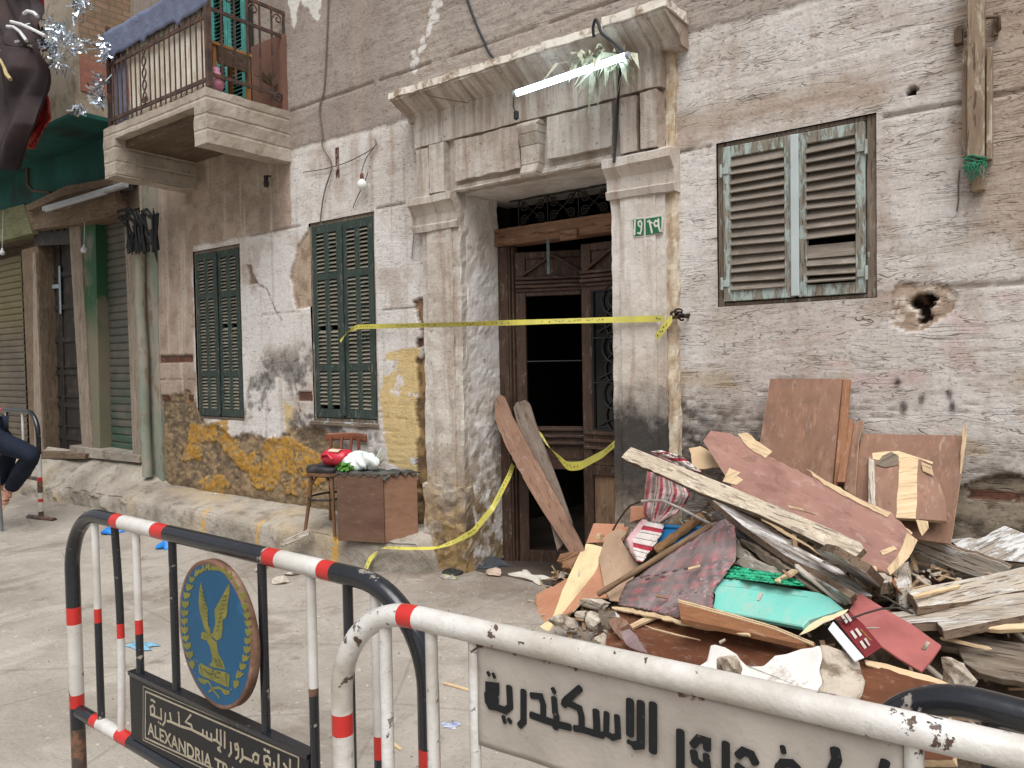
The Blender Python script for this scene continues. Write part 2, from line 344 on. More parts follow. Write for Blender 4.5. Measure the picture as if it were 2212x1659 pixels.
# fallen render, with edges that stand proud
def fallen(poly, amp, seed, d, c1, c2, sc=9):
    m = wpoly(poly, amp, sc, seed); k = fbm(X*10, Z*10, seed+200, 4, .6)
    blend(m, C(*c1)*(1-ss(k, .4, .6)[..., None])+C(*c2)*ss(k, .4, .6)[..., None]); dep[:] = np.where(m, dep+d+.012*(k-.5), dep); return m
fallen(PX(None, [(640,535),(663,498),(672,484),(672,665),(640,668),(632,640),(626,600)]), .025, 1, .02, (176,158,140), (150,130,112))
fallen(PX(zL, [(1450,180),(1475,230),(1510,235),(1520,290),(1550,345),(1495,350),(1500,300),(1490,260)]), .014, 2, .016, (150,132,120), (126,110,98), 14)
for pts in ([(1550,345),(1600,390),(1650,500),(1690,570)], [(1850,1180),(1800,1100),(1760,900)]):
    q = PX(zL, pts)
    for a, b in zip(q[:-1], q[1:]):
        t = np.clip(((X-a[0])*(b[0]-a[0])+(Z-a[1])*(b[1]-a[1]))/((b[0]-a[0])**2+(b[1]-a[1])**2), 0, 1)
        dd = np.hypot(X-a[0]-t*(b[0]-a[0])+.05*(n2-.5), Z-a[1]-t*(b[1]-a[1])+.05*(n3-.5)); m = np.exp(-(dd/.008)**2); blend(m*.8, C(92,78,68)); dep += m*.012
fallen(PX(None, [(893,655),(920,640),(930,700),(930,760),(915,780),(905,690)]), .04, 4, .03, (150,122,100), (118,94,76))
st = fallen(PX(None, [(905,770),(922,780),(928,1010),(918,1130),(900,1180),(898,1010),(902,880)]), .05, 5, .022, (150,124,86), (112,92,70))
hl = fallen(PX(None, [(1925,618),(1960,606),(2040,612),(2068,640),(2040,690),(1985,712),(1925,708)]), .03, 6, .012, (186,166,148), (160,140,124))
ho = wpoly(PX(None, [(1966,645),(1985,632),(2000,640),(2014,655),(2000,668),(2008,690),(1988,694),(1978,676),(1968,664)]), .06, 11, 7); blend(ho, C(84,68,56)); blend(ho & (n3 > .5), C(54,43,36)); dep += ho*(.035+.05*ss(n3, .42, .6)); blend(hl & (n3 > .55) & ~ho, C(206,194,182))
ho = wpoly(PX(None, [(1965,190),(1980,182),(1984,195),(1972,207),(1963,203)]), .01, 14, 8); blend(ho, C(72,54,42)); dep += ho*.07
ho = wpoly(PX(None, [(2058,60),(2085,58),(2088,80),(2062,82)]), .02, 14, 9); blend(ho*.6, C(120,100,84)); dep += ho*.02
for (x_, y_) in ((1952,880),(1990,862),(2048,850),(2058,880),(1938,830)):
    c_ = PX(None, [(x_, y_)])[0]; m = np.exp(-(np.hypot((X-c_[0])/.014, (Z-c_[1])/.03)+2.2*(n3-.5))**2*1.2); blend(m*.9, C(50,44,42))
# right end: low courses of stone with a brick lacing band
ex = wpoly(PX(None, [(2040,1052),(2100,1040),(2290,1020),(2330,1400),(1980,1400),(2020,1180)]), .05, 8, 12) & (X > -.62)
k = fbm(X*9, Z*16, 260, 4, .6); blend(ex, C(150,138,122)*(1-ss(k, .4, .62)[..., None])+C(92,82,72)*ss(k, .4, .62)[..., None]); dep += ex*(.03+.02*(k-.5))
def bricks(x0, x1, z0, z1, seed, bl=.21):
    m = (X > x0+.04*(n3-.5)) & (X < x1+.06*(n3-.5)) & (Z > z0+.012*(n3-.5)) & (Z < z1+.012*(n3-.5)); jt = (np.abs(((X-x0) % bl)-bl/2) > bl/2-.008) & m
    blend(m, C(112,76,64)); blend(m*ss(n3, .36, .6)*.85, C(86,66,58)); blend(jt, C(120,104,90)); dep[:] = np.where(m, np.maximum(dep, .012)+.006, dep); dep[:] += jt*.01
c_ = PX(None, [(2090,1075),(2212,1092)]); bricks(c_[0][0], 3, c_[1][1]+.012, c_[1][1]+.055, 1)
c_ = PX(zL, [(925,790),(1165,820)]); bricks(-7.85, c_[1][0], c_[1][1]-.0, c_[1][1]+.075, 2)
c_ = PX(zL, [(915,1040),(1165,1065)]); bricks(-7.9, -7.55, c_[1][1], c_[1][1]+.07, 3); bricks(-7.2, c_[1][0], c_[1][1]+.01, c_[1][1]+.08, 4)
c_ = PX(zL, [(1810,1030)]); bricks(-5.42, -5.24, c_[0][1]-.03, c_[0][1]+.05, 5); c_ = PX(zM, [(900,95)]); bricks(-3.99, -3.93, c_[0][1]-.04, c_[0][1]+.03, 6)
for z_ in (1.66, 1.42, 1.18): groove(z_, -7.95, -7.02, .007, .008, int(z_*100))
# streaks washed down from the ledges
blend(ss(drip, .52, .68)*ss(Z, 2.2, 3.3)*ss(3.36-Z, 0, .02)*ss(-3.9-X, 0, .05)*ss(X, -4.9, -4.2)*.4, C(150,128,106))
ru = (np.abs(X+4.83-.0) < .022) & (Z > 3.05) & (Z < 3.28+.02*n3); blend(ru*ss(n3, .2, .5), C(84,56,42))
col[:] = np.clip(col*(.93+.14*n3[..., None]), 0, 1)
NX, NZ = len(xs), len(zs)
verts = np.stack([X, np.full_like(X, YW)+dep, Z], -1).reshape(-1, 3)
ii = np.arange(NX-1); jj = np.arange(NZ-1); I, J = np.meshgrid(ii, jj)
cx = (xs[I]+xs[I+1])/2; cz = (zs[J]+zs[J+1])/2; keep = np.ones(I.shape, bool)
for (x0, x1, z0, z1) in OPEN.values(): keep &= ~((cx > x0) & (cx < x1) & (cz > z0) & (cz < z1))
I, J = I[keep], J[keep]; a = J*NX+I
faces = np.stack([a, a+1, a+NX+1, a+NX], -1)
me = bpy.data.meshes.new('wall'); me.vertices.add(len(verts)); me.loops.add(faces.size); me.polygons.add(len(faces))
ORG = V((-4, YW, 0))
me.vertices.foreach_set('co', (verts-np.array(ORG)).ravel().astype(np.float32)); me.loops.foreach_set('vertex_index', faces.ravel().astype(np.int32))
me.polygons.foreach_set('loop_start', np.arange(0, faces.size, 4, dtype=np.int32)); me.polygons.foreach_set('use_smooth', np.ones(len(faces), bool)); me.update(calc_edges=True)
ca = me.attributes.new('stain', 'FLOAT_COLOR', 'POINT'); ca.data.foreach_set('color', np.concatenate([col.reshape(-1, 3), np.ones((len(verts), 1))], 1).ravel().astype(np.float32))
n = NT('old_render', .92, .15); v = n.co('World'); base_c = n.attr('stain').outputs['Color']
gr_ = n.noise(v, 60, 5, .65); c2 = n.mx(n.rg(gr_, .3, .7, 0, .35), base_c, n.mx(1, base_c, lin(170,152,138), 'MULTIPLY'))
vz = n.co('World', (3, 3, 17)); sc_ = n.noise(vz, 1.7, 6, .68, 1.1)
c2 = n.mx(n.rg(sc_, .62, .72, 0, .15), c2, n.mx(1, c2, lin(140,122,108), 'MULTIPLY'))
c2 = n.mx(n.rg(n.noise(v, 19, 4, .6), .66, .72, 0, .5), c2, n.mx(1, c2, lin(150,130,114), 'MULTIPLY'))
ct = n.ma('FRACT', n.ma('MULTIPLY', n.noise(n.co('World', (.9, .9, 6.5)), 1.0, 4, .55, .35), 22.0)); cl = n.rg(n.ma('ABSOLUTE', n.ma('SUBTRACT', ct, .5)), .40, .49); cl = n.ma('MULTIPLY', cl, n.rg(n.noise(n.co('World', (3, 3, 9)), 1.5, 4, .6), .44, .60))
xs_ = n.n('ShaderNodeSeparateXYZ'); n.L(v, xs_.inputs[0]); cl = n.ma('MULTIPLY', cl, n.rg(xs_.outputs[0], -4.6, -1.9, .35, 1)); c2 = n.mx(n.ma('MULTIPLY', cl, .48), c2, n.mx(1, c2, lin(112,96,84), 'MULTIPLY'))
pit = n.rg(n.noise(v, 42, 6, .68, .3), .60, .68); c2 = n.mx(n.ma('MULTIPLY', pit, .4), c2, n.mx(1, c2, lin(150,130,114), 'MULTIPLY'))
pk = n.rg(n.noise(n.co('World', (26, 26, 60)), 1, 4, .6), .63, .68); c2 = n.mx(n.ma('MULTIPLY', pk, .4), c2, n.mx(1, c2, lin(120,104,92), 'MULTIPLY'))
b1 = n.bump(sc_, .22, .012); b1 = n.bump(n.ma('MULTIPLY', cl, -1.0), .8, .008, b1); b1 = n.bump(n.ma('MULTIPLY', n.ma('ADD', pit, pk), -1.0), .5, .005, b1); b2 = n.bump(gr_, .5, .005, b1); n.bump(n.noise(v, 14, 5, .6), .4, .012, b2)
MR = n.done(c2); me.materials.append(MR)
bld = thing('apartment_building', 'old apartment house front with flaking whitish plaster, stone doorway and balcony', 'building', ORG)
wall = bpy.data.objects.new('wall', me); COL.objects.link(wall); place(wall, Matrix.Translation(ORG), bld)
# ---------------------------------------------------------------- trim of the doorway
n = NT('stained_stone', .9, .15); v = n.co('World', (1, 1, 1)); big = n.noise(v, 1.6, 5, .6)
c = n.mx(n.rg(big, .35, .65), lin(200,193,184), lin(174,163,152))
vs_ = n.co('World', (11, 1.2, .9)); st_ = n.noise(vs_, 1.3, 5, .62, .3)
c = n.mx(n.rg(st_, .46, .64, 0, .55), c, lin(146,126,110)); c = n.mx(n.rg(st_, .36, .28, 0, .7), c, lin(222,216,208))
zz = n.n('ShaderNodeSeparateXYZ'); n.L(n.co('World'), zz.inputs[0]); hi = n.rg(zz.outputs[2], 2.6, 3.2)
st2 = n.noise(n.co('World', (17, 1.2, 1.4)), 1.2, 5, .65, .3)
c = n.mx(n.ma('MULTIPLY', n.rg(st2, .44, .62, 0, .6), hi), c, lin(122,98,82))
c = n.mx(n.rg(n.noise(v, 7, 6, .7), .66, .72, 0, .4), c, lin(150,130,112)); c = n.mx(n.rg(n.noise(v, 38, 4, .65), .60, .68, 0, .65), c, lin(120,102,88)); c = n.mx(n.rg(n.noise(v, 4.5, 7, .72, .6), .55, .68, 0, .55), c, lin(142,126,112))
lo = n.rg(zz.outputs[2], 1.15, .35); cl = n.mx(n.rg(n.noise(v, 5, 6, .68), .45, .58), lin(150,126,88), lin(98,82,68))
c = n.mx(n.ma('MULTIPLY', lo, n.rg(n.noise(v, 4, 5, .65), .36, .5)), c, cl)
b1 = n.bump(n.noise(v, 9, 6, .65), .7, .02); n.bump(n.noise(v, 55, 5, .65), .5, .005, b1); MS = n.done(c)
# same stone, sooty at the foot on the right-hand side
n2_ = n; n = NT('sooty_stone', .9, .15); v = n.co('World'); big = n.noise(v, 1.6, 5, .6)
c = n.mx(n.rg(big, .35, .65), lin(206,199,192), lin(186,174,162)); st_ = n.noise(n.co('World', (12, 1.2, 1)), 1.3, 5, .62, .3)
c = n.mx(n.rg(st_, .52, .66, 0, .5), c, lin(150,128,110)); c = n.mx(n.rg(n.noise(v, 38, 3, .6), .64, .7, 0, .6), c, lin(130,110,94))
zz = n.n('ShaderNodeSeparateXYZ'); n.L(v, zz.inputs[0]); s1 = n.ma('MULTIPLY', n.rg(zz.outputs[2], 1.66, .95), n.rg(zz.outputs[2], .4, .85))
c = n.mx(n.rg(n.ma('ADD', s1, n.ma('MULTIPLY', n.noise(v, 7, 6, .7), .7)), .66, 1.05, 0, .94), c, lin(44,41,39))
c = n.mx(n.ma('MULTIPLY', n.rg(zz.outputs[2], .9, .6), n.rg(n.noise(v, 14, 5, .7), .4, .55, 0, .9)), c, lin(120,106,92))
b1 = n.bump(n.noise(v, 9, 6, .65), .6, .015); n.bump(n.noise(v, 55, 5, .65), .5, .005, b1); MSS = n.done(c)
def rbox(name, x0, x1, y0, y1, z0, z1, m=None, par=None, dens=.035, amp=.006, seed=0, bev=.006):
    mb = MB()   # box with subdivided, slightly uneven faces
    nx, ny, nz = (max(1, round((b-a)/dens)) for a, b in ((x0,x1),(y0,y1),(z0,z1)))
    L = lambda a, b, t: a+(b-a)*t
    mb.grid(nx, nz, lambda u, w: (L(x0,x1,u), y0, L(z0,z1,w))); mb.grid(nx, nz, lambda u, w: (L(x1,x0,u), y1, L(z0,z1,w)))
    mb.grid(ny, nz, lambda u, w: (x1, L(y0,y1,u), L(z0,z1,w))); mb.grid(ny, nz, lambda u, w: (x0, L(y1,y0,u), L(z0,z1,w)))
    mb.grid(nx, ny, lambda u, w: (L(x0,x1,u), L(y0,y1,w), z1)); mb.grid(nx, ny, lambda u, w: (L(x0,x1,u), L(y1,y0,w), z0))
    mb.s = [False]*len(mb.s); mb.rough(amp, 9, seed); mb.rough(amp*.5, 31, seed+3)
    return build(mb, name, m or MS, par)
def profile(name, prof, x0, x1, m, par, retL=True, retR=True, seed=0, amp=.006):
    # horizontal moulding: prof = [(y_out from the wall, z)], returned to the wall at the ends
    mb = MB(); nx = max(2, round((x1-x0)/.05)); k = len(prof)
    P = lambda i, q: (x0-(prof[q][0]-prof[0][0]) if False else x0+(x1-x0)*i/nx, YW-prof[q][0], prof[q][1])
    mb.add([P(i, q) for q in range(k) for i in range(nx+1)], [(q*(nx+1)+i, q*(nx+1)+i+1, (q+1)*(nx+1)+i+1, (q+1)*(nx+1)+i) for q in range(k-1) for i in range(nx)])
    for x in (x0, x1):
        pl = [(x, YW-y, z) for y, z in prof]; mb.add(pl, [tuple(range(k))] if x == x1 else [tuple(range(k))[::-1]])
    mb.rough(amp, 8, seed); mb.rough(amp*.6, 30, seed+2); return build(mb, name, m, par)
# pilasters
pl = rbox('pilaster', -3.86, -3.492, YW-.05, YW+.03, -.05, 2.60, MS, bld, seed=1, amp=.012)
rbox('pilaster_strip', -3.80, -3.56, YW-.066, YW-.045, .62, 2.50, MS, pl, seed=2, amp=.008)
profile('capital', [(0,2.49),(.075,2.49),(.085,2.53),(.07,2.545),(.075,2.60),(.11,2.66),(.135,2.675),(.135,2.725),(.10,2.735),(0,2.735)], -3.93, -3.50, MS, pl, seed=3)
rbox('plinth', -3.88, -3.48, YW-.072, YW+.02, -.05, .66, MS, pl, seed=4, amp=.022)
pr = rbox('pilaster', -2.283, -1.93, YW-.06, YW+.03, -.05, 2.60, MSS, bld, seed=5, amp=.008)
rbox('pilaster_strip', -2.215, -1.985, YW-.074, YW-.055, .2, 2.52, MSS, pr, seed=6, amp=.006)
profile('capital', [(0,2.50),(.085,2.50),(.10,2.54),(.08,2.55),(.085,2.62),(.12,2.66),(.14,2.68),(.14,2.725),(.10,2.745),(0,2.745)], -2.30, -1.86, MSS, pr, seed=7)
n = NT('yellowed_render', .9, .15); v = n.co('World'); n.bump(n.noise(v, 40, 5, .6), .6, .006); yc = n.mx(n.rg(n.noise(v, 12, 5, .6), .4, .6), lin(208,196,176), lin(182,162,136)); MY = n.done(n.mx(n.rg(n.noise(n.co('World', (9, 9, 2)), 2, 6, .65), .5, .62, 0, .7), yc, lin(150,128,106)))
rbox('render_bead', -1.932, -1.872, YW-.045, YW+.02, -.05, 3.29, MY, pr, .03, .012, 41)
# entablature
en = rbox('frieze', -3.80, -1.93, YW-.05, YW+.03, 2.735, 3.34, MS, bld, seed=8, amp=.008)
MSf = MS
rbox('frieze_course', -3.88, -2.20, YW-.09, YW-.04, 3.095, 3.315, MS, en, seed=9)
rbox('frieze_panel', -3.50, -2.935, YW-.095, YW-.045, 2.80, 3.075, MS, en, seed=10, amp=.009)
rbox('frieze_panel', -2.715, -2.25, YW-.095, YW-.045, 2.815, 3.075, MS, en, seed=11, amp=.006)
rbox('frieze_block', -3.85, -3.735, YW-.10, YW-.04, 2.735, 3.075, MS, en, seed=12); rbox('frieze_block', -3.715, -3.575, YW-.115, YW-.04, 2.74, 3.08, MS, en, seed=13)
rbox('frieze_block', -2.185, -2.075, YW-.12, YW-.04, 2.75, 3.07, MS, en, seed=14); rbox('frieze_block', -2.045, -1.94, YW-.13, YW-.04, 2.75, 3.07, MS, en, seed=15)
rbox('frieze_block', -2.19, -1.925, YW-.115, YW-.04, 3.09, 3.33, MS, en, seed=16)
mb = MB(); kp = [(.13,2.715),(.15,2.74),(.125,2.80),(.12,2.92),(.145,2.99),(.16,3.04),(.13,3.07),(.04,3.08)]
for i in range(len(kp)-1):
    (y0, z0), (y1, z1) = kp[i], kp[i+1]; w0 = .062+.02*(z0-2.7)/.37; w1 = .062+.02*(z1-2.7)/.37
    mb.hexa([(-2.835-w0,YW-y0,z0),(-2.835+w0,YW-y0,z0),(-2.835+w0,YW-.03,z0),(-2.835-w0,YW-.03,z0),(-2.835-w1,YW-y1,z1),(-2.835+w1,YW-y1,z1),(-2.835+w1,YW-.03,z1),(-2.835-w1,YW-.03,z1)])
build(mb, 'keystone', MS, en, bevel=.008)
profile('architrave', [(0,2.728),(.075,2.728),(.085,2.74),(.07,2.75),(.07,2.77),(.055,2.78),(.05,2.80)], -3.52, -2.27, MS, en, seed=17, amp=.008)
cp = [(0,3.29),(.07,3.29),(.085,3.315),(.10,3.33),(.13,3.345),(.19,3.375),(.235,3.40),(.25,3.405),(.25,3.445),(.22,3.46),(0,3.475)]
co_ = profile('cornice', cp, -3.95, -2.19, MS, bld, seed=18, amp=.008)
cp2 = [(0,3.29),(.10,3.29),(.115,3.315),(.13,3.33),(.16,3.345),(.23,3.375),(.285,3.40),(.30,3.405),(.30,3.45),(.26,3.465),(0,3.48)]
profile('cornice_break', cp2, -2.19, -1.80, MS, co_, seed=19, amp=.008)
n = NT('limewashed_edge', .9, .15); v = n.co('World'); n.bump(n.noise(v, 50, 5, .6), .5, .006)
MWH = n.done(n.mx(n.rg(n.noise(v, 9, 6, .7), .5, .62), lin(222,214,202), lin(150,130,112)))
rbox('cornice_fillet', -3.965, -2.192, YW-.262, YW-.02, 3.42, 3.465, MWH, co_, seed=20, amp=.009, dens=.03)
rbox('cornice_fillet', -2.188, -1.79, YW-.312, YW-.02, 3.425, 3.472, MWH, co_, seed=21, amp=.009, dens=.03)
# doorway reveal, ceiling of the recess and the dark hallway
n = NT('reveal_plaster', .9, .15); v = n.co('World'); c = n.mx(n.rg(n.noise(v, 3, 6, .65), .45, .68), lin(222,218,214), lin(190,178,168)); n.bump(n.noise(v, 30, 6, .65), .6, .01)
zz = n.n('ShaderNodeSeparateXYZ'); n.L(v, zz.inputs[0]); c = n.mx(n.ma('MULTIPLY', n.rg(zz.outputs[2], 1.6, .5), n.rg(n.noise(v, 8, 6, .7), .42, .56)), c, lin(134,114,86))
c = n.mx(n.rg(n.noise(v, 26, 4, .6), .64, .7, 0, .6), c, lin(120,104,92)); MRV = n.done(c)
DY = YW+.35
rv = rbox('reveal', -3.58, -3.489, YW+.01, DY+.02, -.05, 2.73, MRV, bld, seed=22, amp=.01); rbox('reveal', -2.287, -2.2, YW+.01, DY+.02, -.05, 2.73, MRV, bld, seed=23)
rbox('reveal_soffit', -3.6, -2.2, YW+.01, DY+.3, 2.73, 2.80, MRV, bld, seed=24)
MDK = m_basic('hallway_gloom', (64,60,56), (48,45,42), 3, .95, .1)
mb = MB()
for b in ((-4.2,-4.15,DY+.32,8,-.05,3.2),(-1.6,-1.55,DY+.32,8,-.05,3.2),(-4.2,-1.55,8,8.05,-.05,3.2),(-4.2,-1.55,DY+.32,8.05,3.2,3.25),(-4.15,-3.6,DY+.3,DY+.34,-.05,3.2),(-2.2,-1.6,DY+.3,DY+.34,-.05,3.2),(-3.6,-2.2,DY+.3,DY+.34,2.8,3.2)): mb.bx(*b)
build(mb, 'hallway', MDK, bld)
# rest of the block behind the facade
mb = MB()
for x0, x1, z0, z1 in (OPEN['w1'], OPEN['w2'], OPEN['wr']):
    mb.bx(x0-.1, x1+.1, YW+.5, YW+.52, z0-.1, z1+.1)
    mb.bx(x0-.12, x0-.1, YW+.04, YW+.52, z0-.1, z1+.1); mb.bx(x1+.1, x1+.12, YW+.04, YW+.52, z0-.1, z1+.1); mb.bx(x0-.1, x1+.1, YW+.04, YW+.5, z1+.1, z1+.12); mb.bx(x0-.1, x1+.1, YW+.04, YW+.5, z0-.12, z0-.1)
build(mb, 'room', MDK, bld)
mb = MB(); mb.bx(XL, 3, 8.3, 8.5, -.3, 7.5); mb.bx(2.9, 3, YW+.05, 8.3, -.3, 7.5); mb.bx(XL, 3, YW+.05, 8.5, 7.5, 7.6); mb.bx(XL+.001, XL+.1, YW+.05, 8.3, -.3, 7.5); build(mb, 'rear_wall', m_basic('rear_plaster', (170,160,150), (150,140,130)), bld)
# ---------------------------------------------------------------- windows
MGRN = m_wood('green_shutter_paint', (60,71,66), (49,60,55), (32,38,35), 1, .8, paint=(84,94,86), pth=(.62,.75), crack=.4, bump=.3)
MSLT = m_wood('dusty_slat', (140,130,119), (114,104,94), (68,62,56), 1, .9, crack=.3, bump=.3)
MSLG = m_wood('dusty_green_slat', (146,138,122), (104,104,94), (66,70,64), 1, .9, paint=(70,84,78), pth=(.55,.65), crack=.2, bump=.2)
MPAL = m_wood('flaking_pale_paint', (146,138,126), (120,112,100), (74,66,58), 1, .85, paint=(160,172,166), pth=(.48,.55), crack=.7, bump=.9)
MJMB = m_wood('bare_grey_timber', (132,118,104), (104,90,78), (58,48,40), 1, .9, paint=(158,170,166), pth=(.6,.66), crack=.7, bump=.8)
def leaf(par, x0, x1, z0, z1, y, th, st, rails, ncol, pitch, mf, msl, sld=.034, slt=.006, mull=.045, skip=(), tilt=40, odd=None, label=None):
    mb = MB(); mb.bx(x0, x0+st, y, y+th, z0, z1); mb.bx(x1-st, x1, y, y+th, z0, z1)
    for a, b in rails: mb.bx(x0+st, x1-st, y+.002, y+th-.002, a, b)
    w = (x1-x0-2*st-(ncol-1)*mull)/ncol; cols = []
    for c in range(ncol):
        a = x0+st+c*(w+mull); cols.append((a, a+w))
        if c: 
            for r in range(len(rails)-1): mb.bx(a-mull, a, y+.002, y+th-.002, rails[r][1], rails[r+1][0])
    o = build(mb, 'shutter_leaf', mf, par, along=(0,0,1), nrm=(0,1,0), bevel=.003)
    mb = MB(); ta = math.radians(tilt); k = 0
    for r in range(len(rails)-1):
        lo, hi = rails[r][1], rails[r+1][0]; ns = max(1, round((hi-lo)/pitch)); pp = (hi-lo)/ns
        for (a, b) in cols:
            for i in range(ns):
                k += 1
                if (r, i) in skip: continue
                zc = lo+(i+.5)*pp+rnd.uniform(-.001,.001); an = ta+rnd.uniform(-.05,.05)*(2 if pitch > .04 else 1); dz0 = rnd.uniform(-.002,.002)*(pitch/.03)
                if odd and (r, i) in odd: an += odd[(r, i)]
                dy, dz = math.cos(an)*sld/2, math.sin(an)*sld/2; ty, tz = math.sin(an)*slt/2, -math.cos(an)*slt/2; yc = y+th/2-.004
                q = [(yc-dy-ty, zc-dz-tz), (yc+dy-ty, zc+dz-tz), (yc+dy+ty, zc+dz+tz), (yc-dy+ty, zc-dz+tz)]
                mb.hexa([(a-.002,q[0][0],q[0][1]+dz0),(b+.002,q[0][0],q[0][1]-dz0),(b+.002,q[1][0],q[1][1]-dz0),(a-.002,q[1][0],q[1][1]+dz0),(a-.002,q[3][0],q[3][1]+dz0),(b+.002,q[3][0],q[3][1]-dz0),(b+.002,q[2][0],q[2][1]-dz0),(a-.002,q[2][0],q[2][1]+dz0)])
    tag(build(mb, 'slats', msl, o, along=(1,0,0)), None); return o

def green_window(key, rz):
    x0, x1, z0, z1 = OPEN[key]; w = thing_part('window', bld, (x0, YW, z0))
    mb = MB(); y = YW+.015
    mb.bx(x0, x0+.03, y, y+.1, z0, z1); mb.bx(x1-.03, x1, y, y+.1, z0, z1); mb.bx(x0+.03, x1-.03, y, y+.1, z1-.03, z1); mb.bx(x0+.03, x1-.03, y, y+.1, z0, z0+.025)
    build(mb, 'frame', MJMB, w, along=(0,0,1))
    a, b = x0+.03, x1-.03; m = (a+b)/2
    rails = [(z0+.03, z0+.10)]+[(q-.028, q+.028) for q in rz]+[(z1-.10, z1-.03)]
    for k, (p, q) in enumerate(((a+.003, m-.003), (m+.003, b-.003))):
        leaf(w, p, q, z0+.03, z1-.03, YW+.0+.006*k, .036, .058, rails, 2, .0315, MGRN, MSLG, mull=.062, skip={(0,0),(1,9)} if key == 'w2' and k == 0 else {(1,13)} if key == 'w1' and k else ())
    mb = MB(); mb.bx(m-.022, m+.022, YW-.014, YW-.001, z0+.05, z1-.05); build(mb, 'astragal', MGRN, w, along=(0,0,1), bevel=.003)
    if key == 'w2':
        mb = MB(); mb.bx(x0-.02, x1+.01, YW-.025, YW+.04, z0-.035, z0-.003); build(mb, 'sill', MJMB, w, along=(1,0,0), bevel=.004)
    return w
def thing_part(name, par, loc):
    o = bpy.data.objects.new(name, None); COL.objects.link(o); o.empty_display_size = .1; place(o, Matrix.Translation(V(loc)), par); return o
zr = lambda x, ys: [oY(x, y, YW).z for y in ys]
green_window('w1', zr(430, [808, 642])); green_window('w2', zr(680, [795, 600]))
def pale_window():
    x0, x1, z0, z1 = OPEN['wr']; w = thing_part('window', bld, (x0, YW, z0))
    mb = MB(); y = YW+.0
    mb.bx(x0, x0+.038, y+.012, y+.1, z0, z1); mb.bx(x1-.05, x1, y+.012, y+.1, z0, z1); mb.bx(x0+.038, x1-.05, y+.012, y+.1, z1-.025, z1); mb.bx(x0+.038, x1-.05, y+.012, y+.1, z0, z0+.022)
    build(mb, 'frame', MJMB, w, along=(0,0,1), bevel=.004)
    a, b = x0+.04, x1-.053; zb_, zt_ = z0+.026, z1-.03; m = oY(*zK(1015, 1100), YW).x
    R_ = [(zb_, zb_+.06), (zt_-.06, zt_)]
    leaf(w, a, m-.012, zb_, zt_, YW-.012, .036, .045, R_, 1, .0485, MPAL, MSLT, .070, .007, tilt=54)
    leaf(w, m+.012, b, zb_, zt_, YW-.008, .036, .045, R_, 1, .0485, MPAL, MSLT, .070, .007, tilt=54, skip={(0,4)}, odd={(0,0):-.45,(0,3):.3})
    mb = MB(); mb.bx(m-.021, m+.021, YW-.027, YW-.013, zb_+.005, zt_-.005)
    build(mb, 'astragal', m_basic('pale_blue_paint', (182,190,190), (168,178,178), 4, .7, .3, .4, dirt=(130,120,108), dsc=9, dth=(.6,.68)), w, along=(0,0,1), bevel=.004)
    for x_, s in ((a, -1), (b, 1)):
        for z_ in (zb_+.10, zt_-.13):
            mb = MB(); mb.tube([(x_+s*.008, YW-.02, z_-.035), (x_+s*.008, YW-.02, z_+.035)], .008, 8); mb.bx(x_-s*.035 if s > 0 else x_, x_ if s > 0 else x_+.035, YW-.018, YW-.013, z_-.018, z_+.018)
            build(mb, 'hinge', m_basic('painted_iron', (168,184,180), (140,140,130), 12, .7), w)
pale_window()
# ---------------------------------------------------------------- entrance door
MBRN = m_wood('brown_door_varnish', (84,64,52), (66,49,40), (36,28,24), .6, .6, crack=.5, spec=.3)
MBRL = m_wood('scuffed_light_door_wood', (150,122,96), (124,98,76), (78,60,48), .5, .8, crack=.5)
MLNT = m_wood('transom_timber', (142,108,84), (116,86,66), (70,50,38), .6, .75, crack=.7, bump=.8)
MIRN = m_basic('dark_iron', (52,50,50), (38,36,36), 9, .55, .4, .4, metal=.3)
MGLS = NT('dark_glass', .12, .5).done(lin(12,13,14))
dr = thing_part('entrance_door', bld, (-2.9, DY, 0))
D = lambda f, x, y: oY(*f(x, y), DY)
tz1, tz0 = D(zS, 700, 530).z, D(zS, 700, 660).z
mb = MB(); mb.bx(-3.488, -3.40, DY+.01, DY+.12, 0, tz0); build(mb, 'frame', MBRN, dr, along=(0,0,1), bevel=.004)
mb = MB(); mb.bx(-3.40, -3.385, DY+.02, DY+.10, 0, tz0); mb.bx(-3.375, -3.36, DY+.03, DY+.09, 0, tz0); build(mb, 'frame_bead', MBRN, dr, along=(0,0,1), bevel=.003)
mb = MB(); mb.bx(-3.50, -2.28, DY-.02, DY+.12, tz0, tz1); mb.bx(-3.50, -2.28, DY-.03, DY-.021, tz1-.025, tz1); mb.rough(.004, 6); b_ = build(mb, 'transom_bar', MLNT, dr, along=(1,0,0), bevel=.006)
mb = MB(); mb.bx(-2.90, -2.76, DY-.04, DY-.0305, tz0-.02, tz0+.05); build(mb, 'patch_board', MLNT, b_, along=(1,0,0), bevel=.003)
